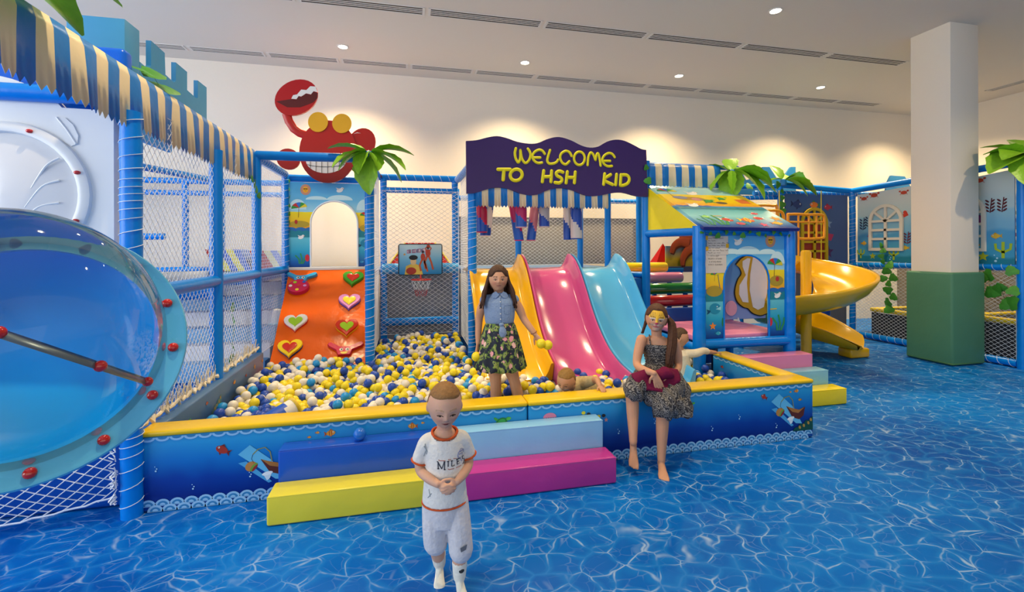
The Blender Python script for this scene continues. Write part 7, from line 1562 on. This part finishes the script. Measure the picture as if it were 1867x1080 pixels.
limb(mb, [Vector((1.70, 3.90, .31)), Vector((1.82, 4.0, .22)), Vector((1.9, 4.02, .12))], [.05, .04, .03]); limb(mb, [Vector((1.34, 3.66, .42)), Vector((1.30, 3.64, .32)), Vector((1.24, 3.58, .28))], [.034, .028, .02])
me = remesh(mb, .004, 3, 'body', o4); paint(me, o4, skin_paint(HM, H, '#c4906c', '#9a7248', '#a8605a', extra=lambda mix, x, y, z, ax: mix(((ax > .03) & (ax < .22) & (z < -.14) & (z > -.30)).astype(float) * .45, lin('#d8d0cc')))); put(me, 'body', SKIN, p4)
eyes(p4, HM, H, '#2a221e', .35, (0, -.2), white='#6a5348'); hair_cap(HM, H, boymask, .018).build('hair', hairm('#8f6a34', 0), p4, sharp=False)
mb = MB(); loft(mb, [((1.335, 3.60, .435), (.022, .06, .03), (-.01, .0, .062)), ((1.40, 3.64, .43), (.03, .098, 0), (-.01, 0, .082)), ((1.52, 3.74, .40), (.04, .10, 0), (-.02, 0, .08)), ((1.68, 3.88, .34), (.04, .10, 0), (-.03, 0, .078))]); limb(mb, [Vector((1.39, 3.62, .455)), Vector((1.43, 3.56, .485)), Vector((1.46, 3.51, .512))], [.05, .046, .040])
me = remesh(mb, .005, 3, 'shirt', o4); put(me, 'shirt', mat('#b8a478', .85, .2, .3, 30, .45), p4, 'pale patterned shirt')

# ---------------------------------------------------------------- toddler behind the sitting girl
p5 = thing('person', 'toddler in cream top reaching for the wall behind the sitting girl', 'person', (2.66, 4.03, .03))
o5 = (2.66, 4.03, .03); H = .185; HM = Matrix.Translation(Vector((2.595, 4.02, .715))) @ Matrix.Rotation(1.15, 4, 'Z') @ Matrix.Rotation(.12, 4, 'X')
mb = MB(); head(mb, HM, H); limb(mb, [HM @ (Vector((0, .05, -.3)) * H), Vector((2.60, 4.03, .60)), Vector((2.61, 4.035, .56))], [.036, .034, .04])
loft(mb, [((2.61, 4.035, .59), (.02, .04, 0), (.04, -.02, 0)), ((2.62, 4.04, .55), (.035, .075, 0), (.06, -.03, 0)), ((2.63, 4.045, .46), (.035, .08, 0), (.066, -.03, 0)), ((2.63, 4.05, .36), (.035, .08, 0), (.066, -.03, 0)), ((2.63, 4.05, .28), (.03, .075, 0), (.06, -.03, 0))])
limb(mb, [Vector((2.66, 3.99, .555)), Vector((2.75, 3.985, .56)), Vector((2.85, 4.02, .57)), Vector((2.95, 4.06, .545)), Vector((3.06, 4.11, .522))], [.034, .030, .025, .023, .017]); hand(mb, (3.06, 4.11, .52), (.9, .4, -.10), (0, 0, -1), 1, .092, .15)
limb(mb, [Vector((2.60, 4.10, .55)), Vector((2.60, 4.12, .46)), Vector((2.66, 4.10, .40))], [.032, .028, .02]); limb(mb, [Vector((2.62, 4.01, .30)), Vector((2.63, 3.98, .17)), Vector((2.63, 4.02, .05))], [.05, .04, .03]); limb(mb, [Vector((2.64, 4.09, .30)), Vector((2.65, 4.07, .17)), Vector((2.65, 4.11, .05))], [.05, .04, .03])
me = remesh(mb, .004, 3, 'body', o5); paint(me, o5, skin_paint(HM, H, '#c4906e', '#5a4028', '#a8605a')); put(me, 'body', SKIN, p5)
eyes(p5, HM, H, '#2a221e', .6); hair_cap(HM, H, boymask, .028).build('hair', hairm('#4a3420', 0), p5, sharp=False)
mb = MB(); loft(mb, [((2.61, 4.035, .595), (.022, .048, 0), (.046, -.02, 0)), ((2.62, 4.04, .55), (.038, .088, 0), (.07, -.03, 0)), ((2.63, 4.045, .46), (.04, .092, 0), (.078, -.03, 0)), ((2.63, 4.05, .30), (.04, .095, 0), (.08, -.03, 0))]); limb(mb, [Vector((2.65, 4.0, .555)), Vector((2.75, 3.985, .56)), Vector((2.85, 4.02, .57)), Vector((2.91, 4.043, .557))], [.045, .04, .034, .032]); limb(mb, [Vector((2.60, 4.10, .55)), Vector((2.60, 4.12, .46))], [.042, .036])
me = remesh(mb, .005, 3, 'top', o5); put(me, 'top', cloth('#d8cdb4'), p5, 'cream long-sleeved top')
mb = MB(); limb(mb, [Vector((2.62, 4.01, .33)), Vector((2.63, 3.98, .17)), Vector((2.63, 4.015, .08))], [.06, .05, .045]); limb(mb, [Vector((2.64, 4.09, .33)), Vector((2.65, 4.07, .17)), Vector((2.65, 4.105, .08))], [.06, .05, .045]); me = remesh(mb, .006, 2, 'trousers', o5); put(me, 'trousers', cloth('#3a4458'), p5)

bpy.data.scenes.remove(TMP)
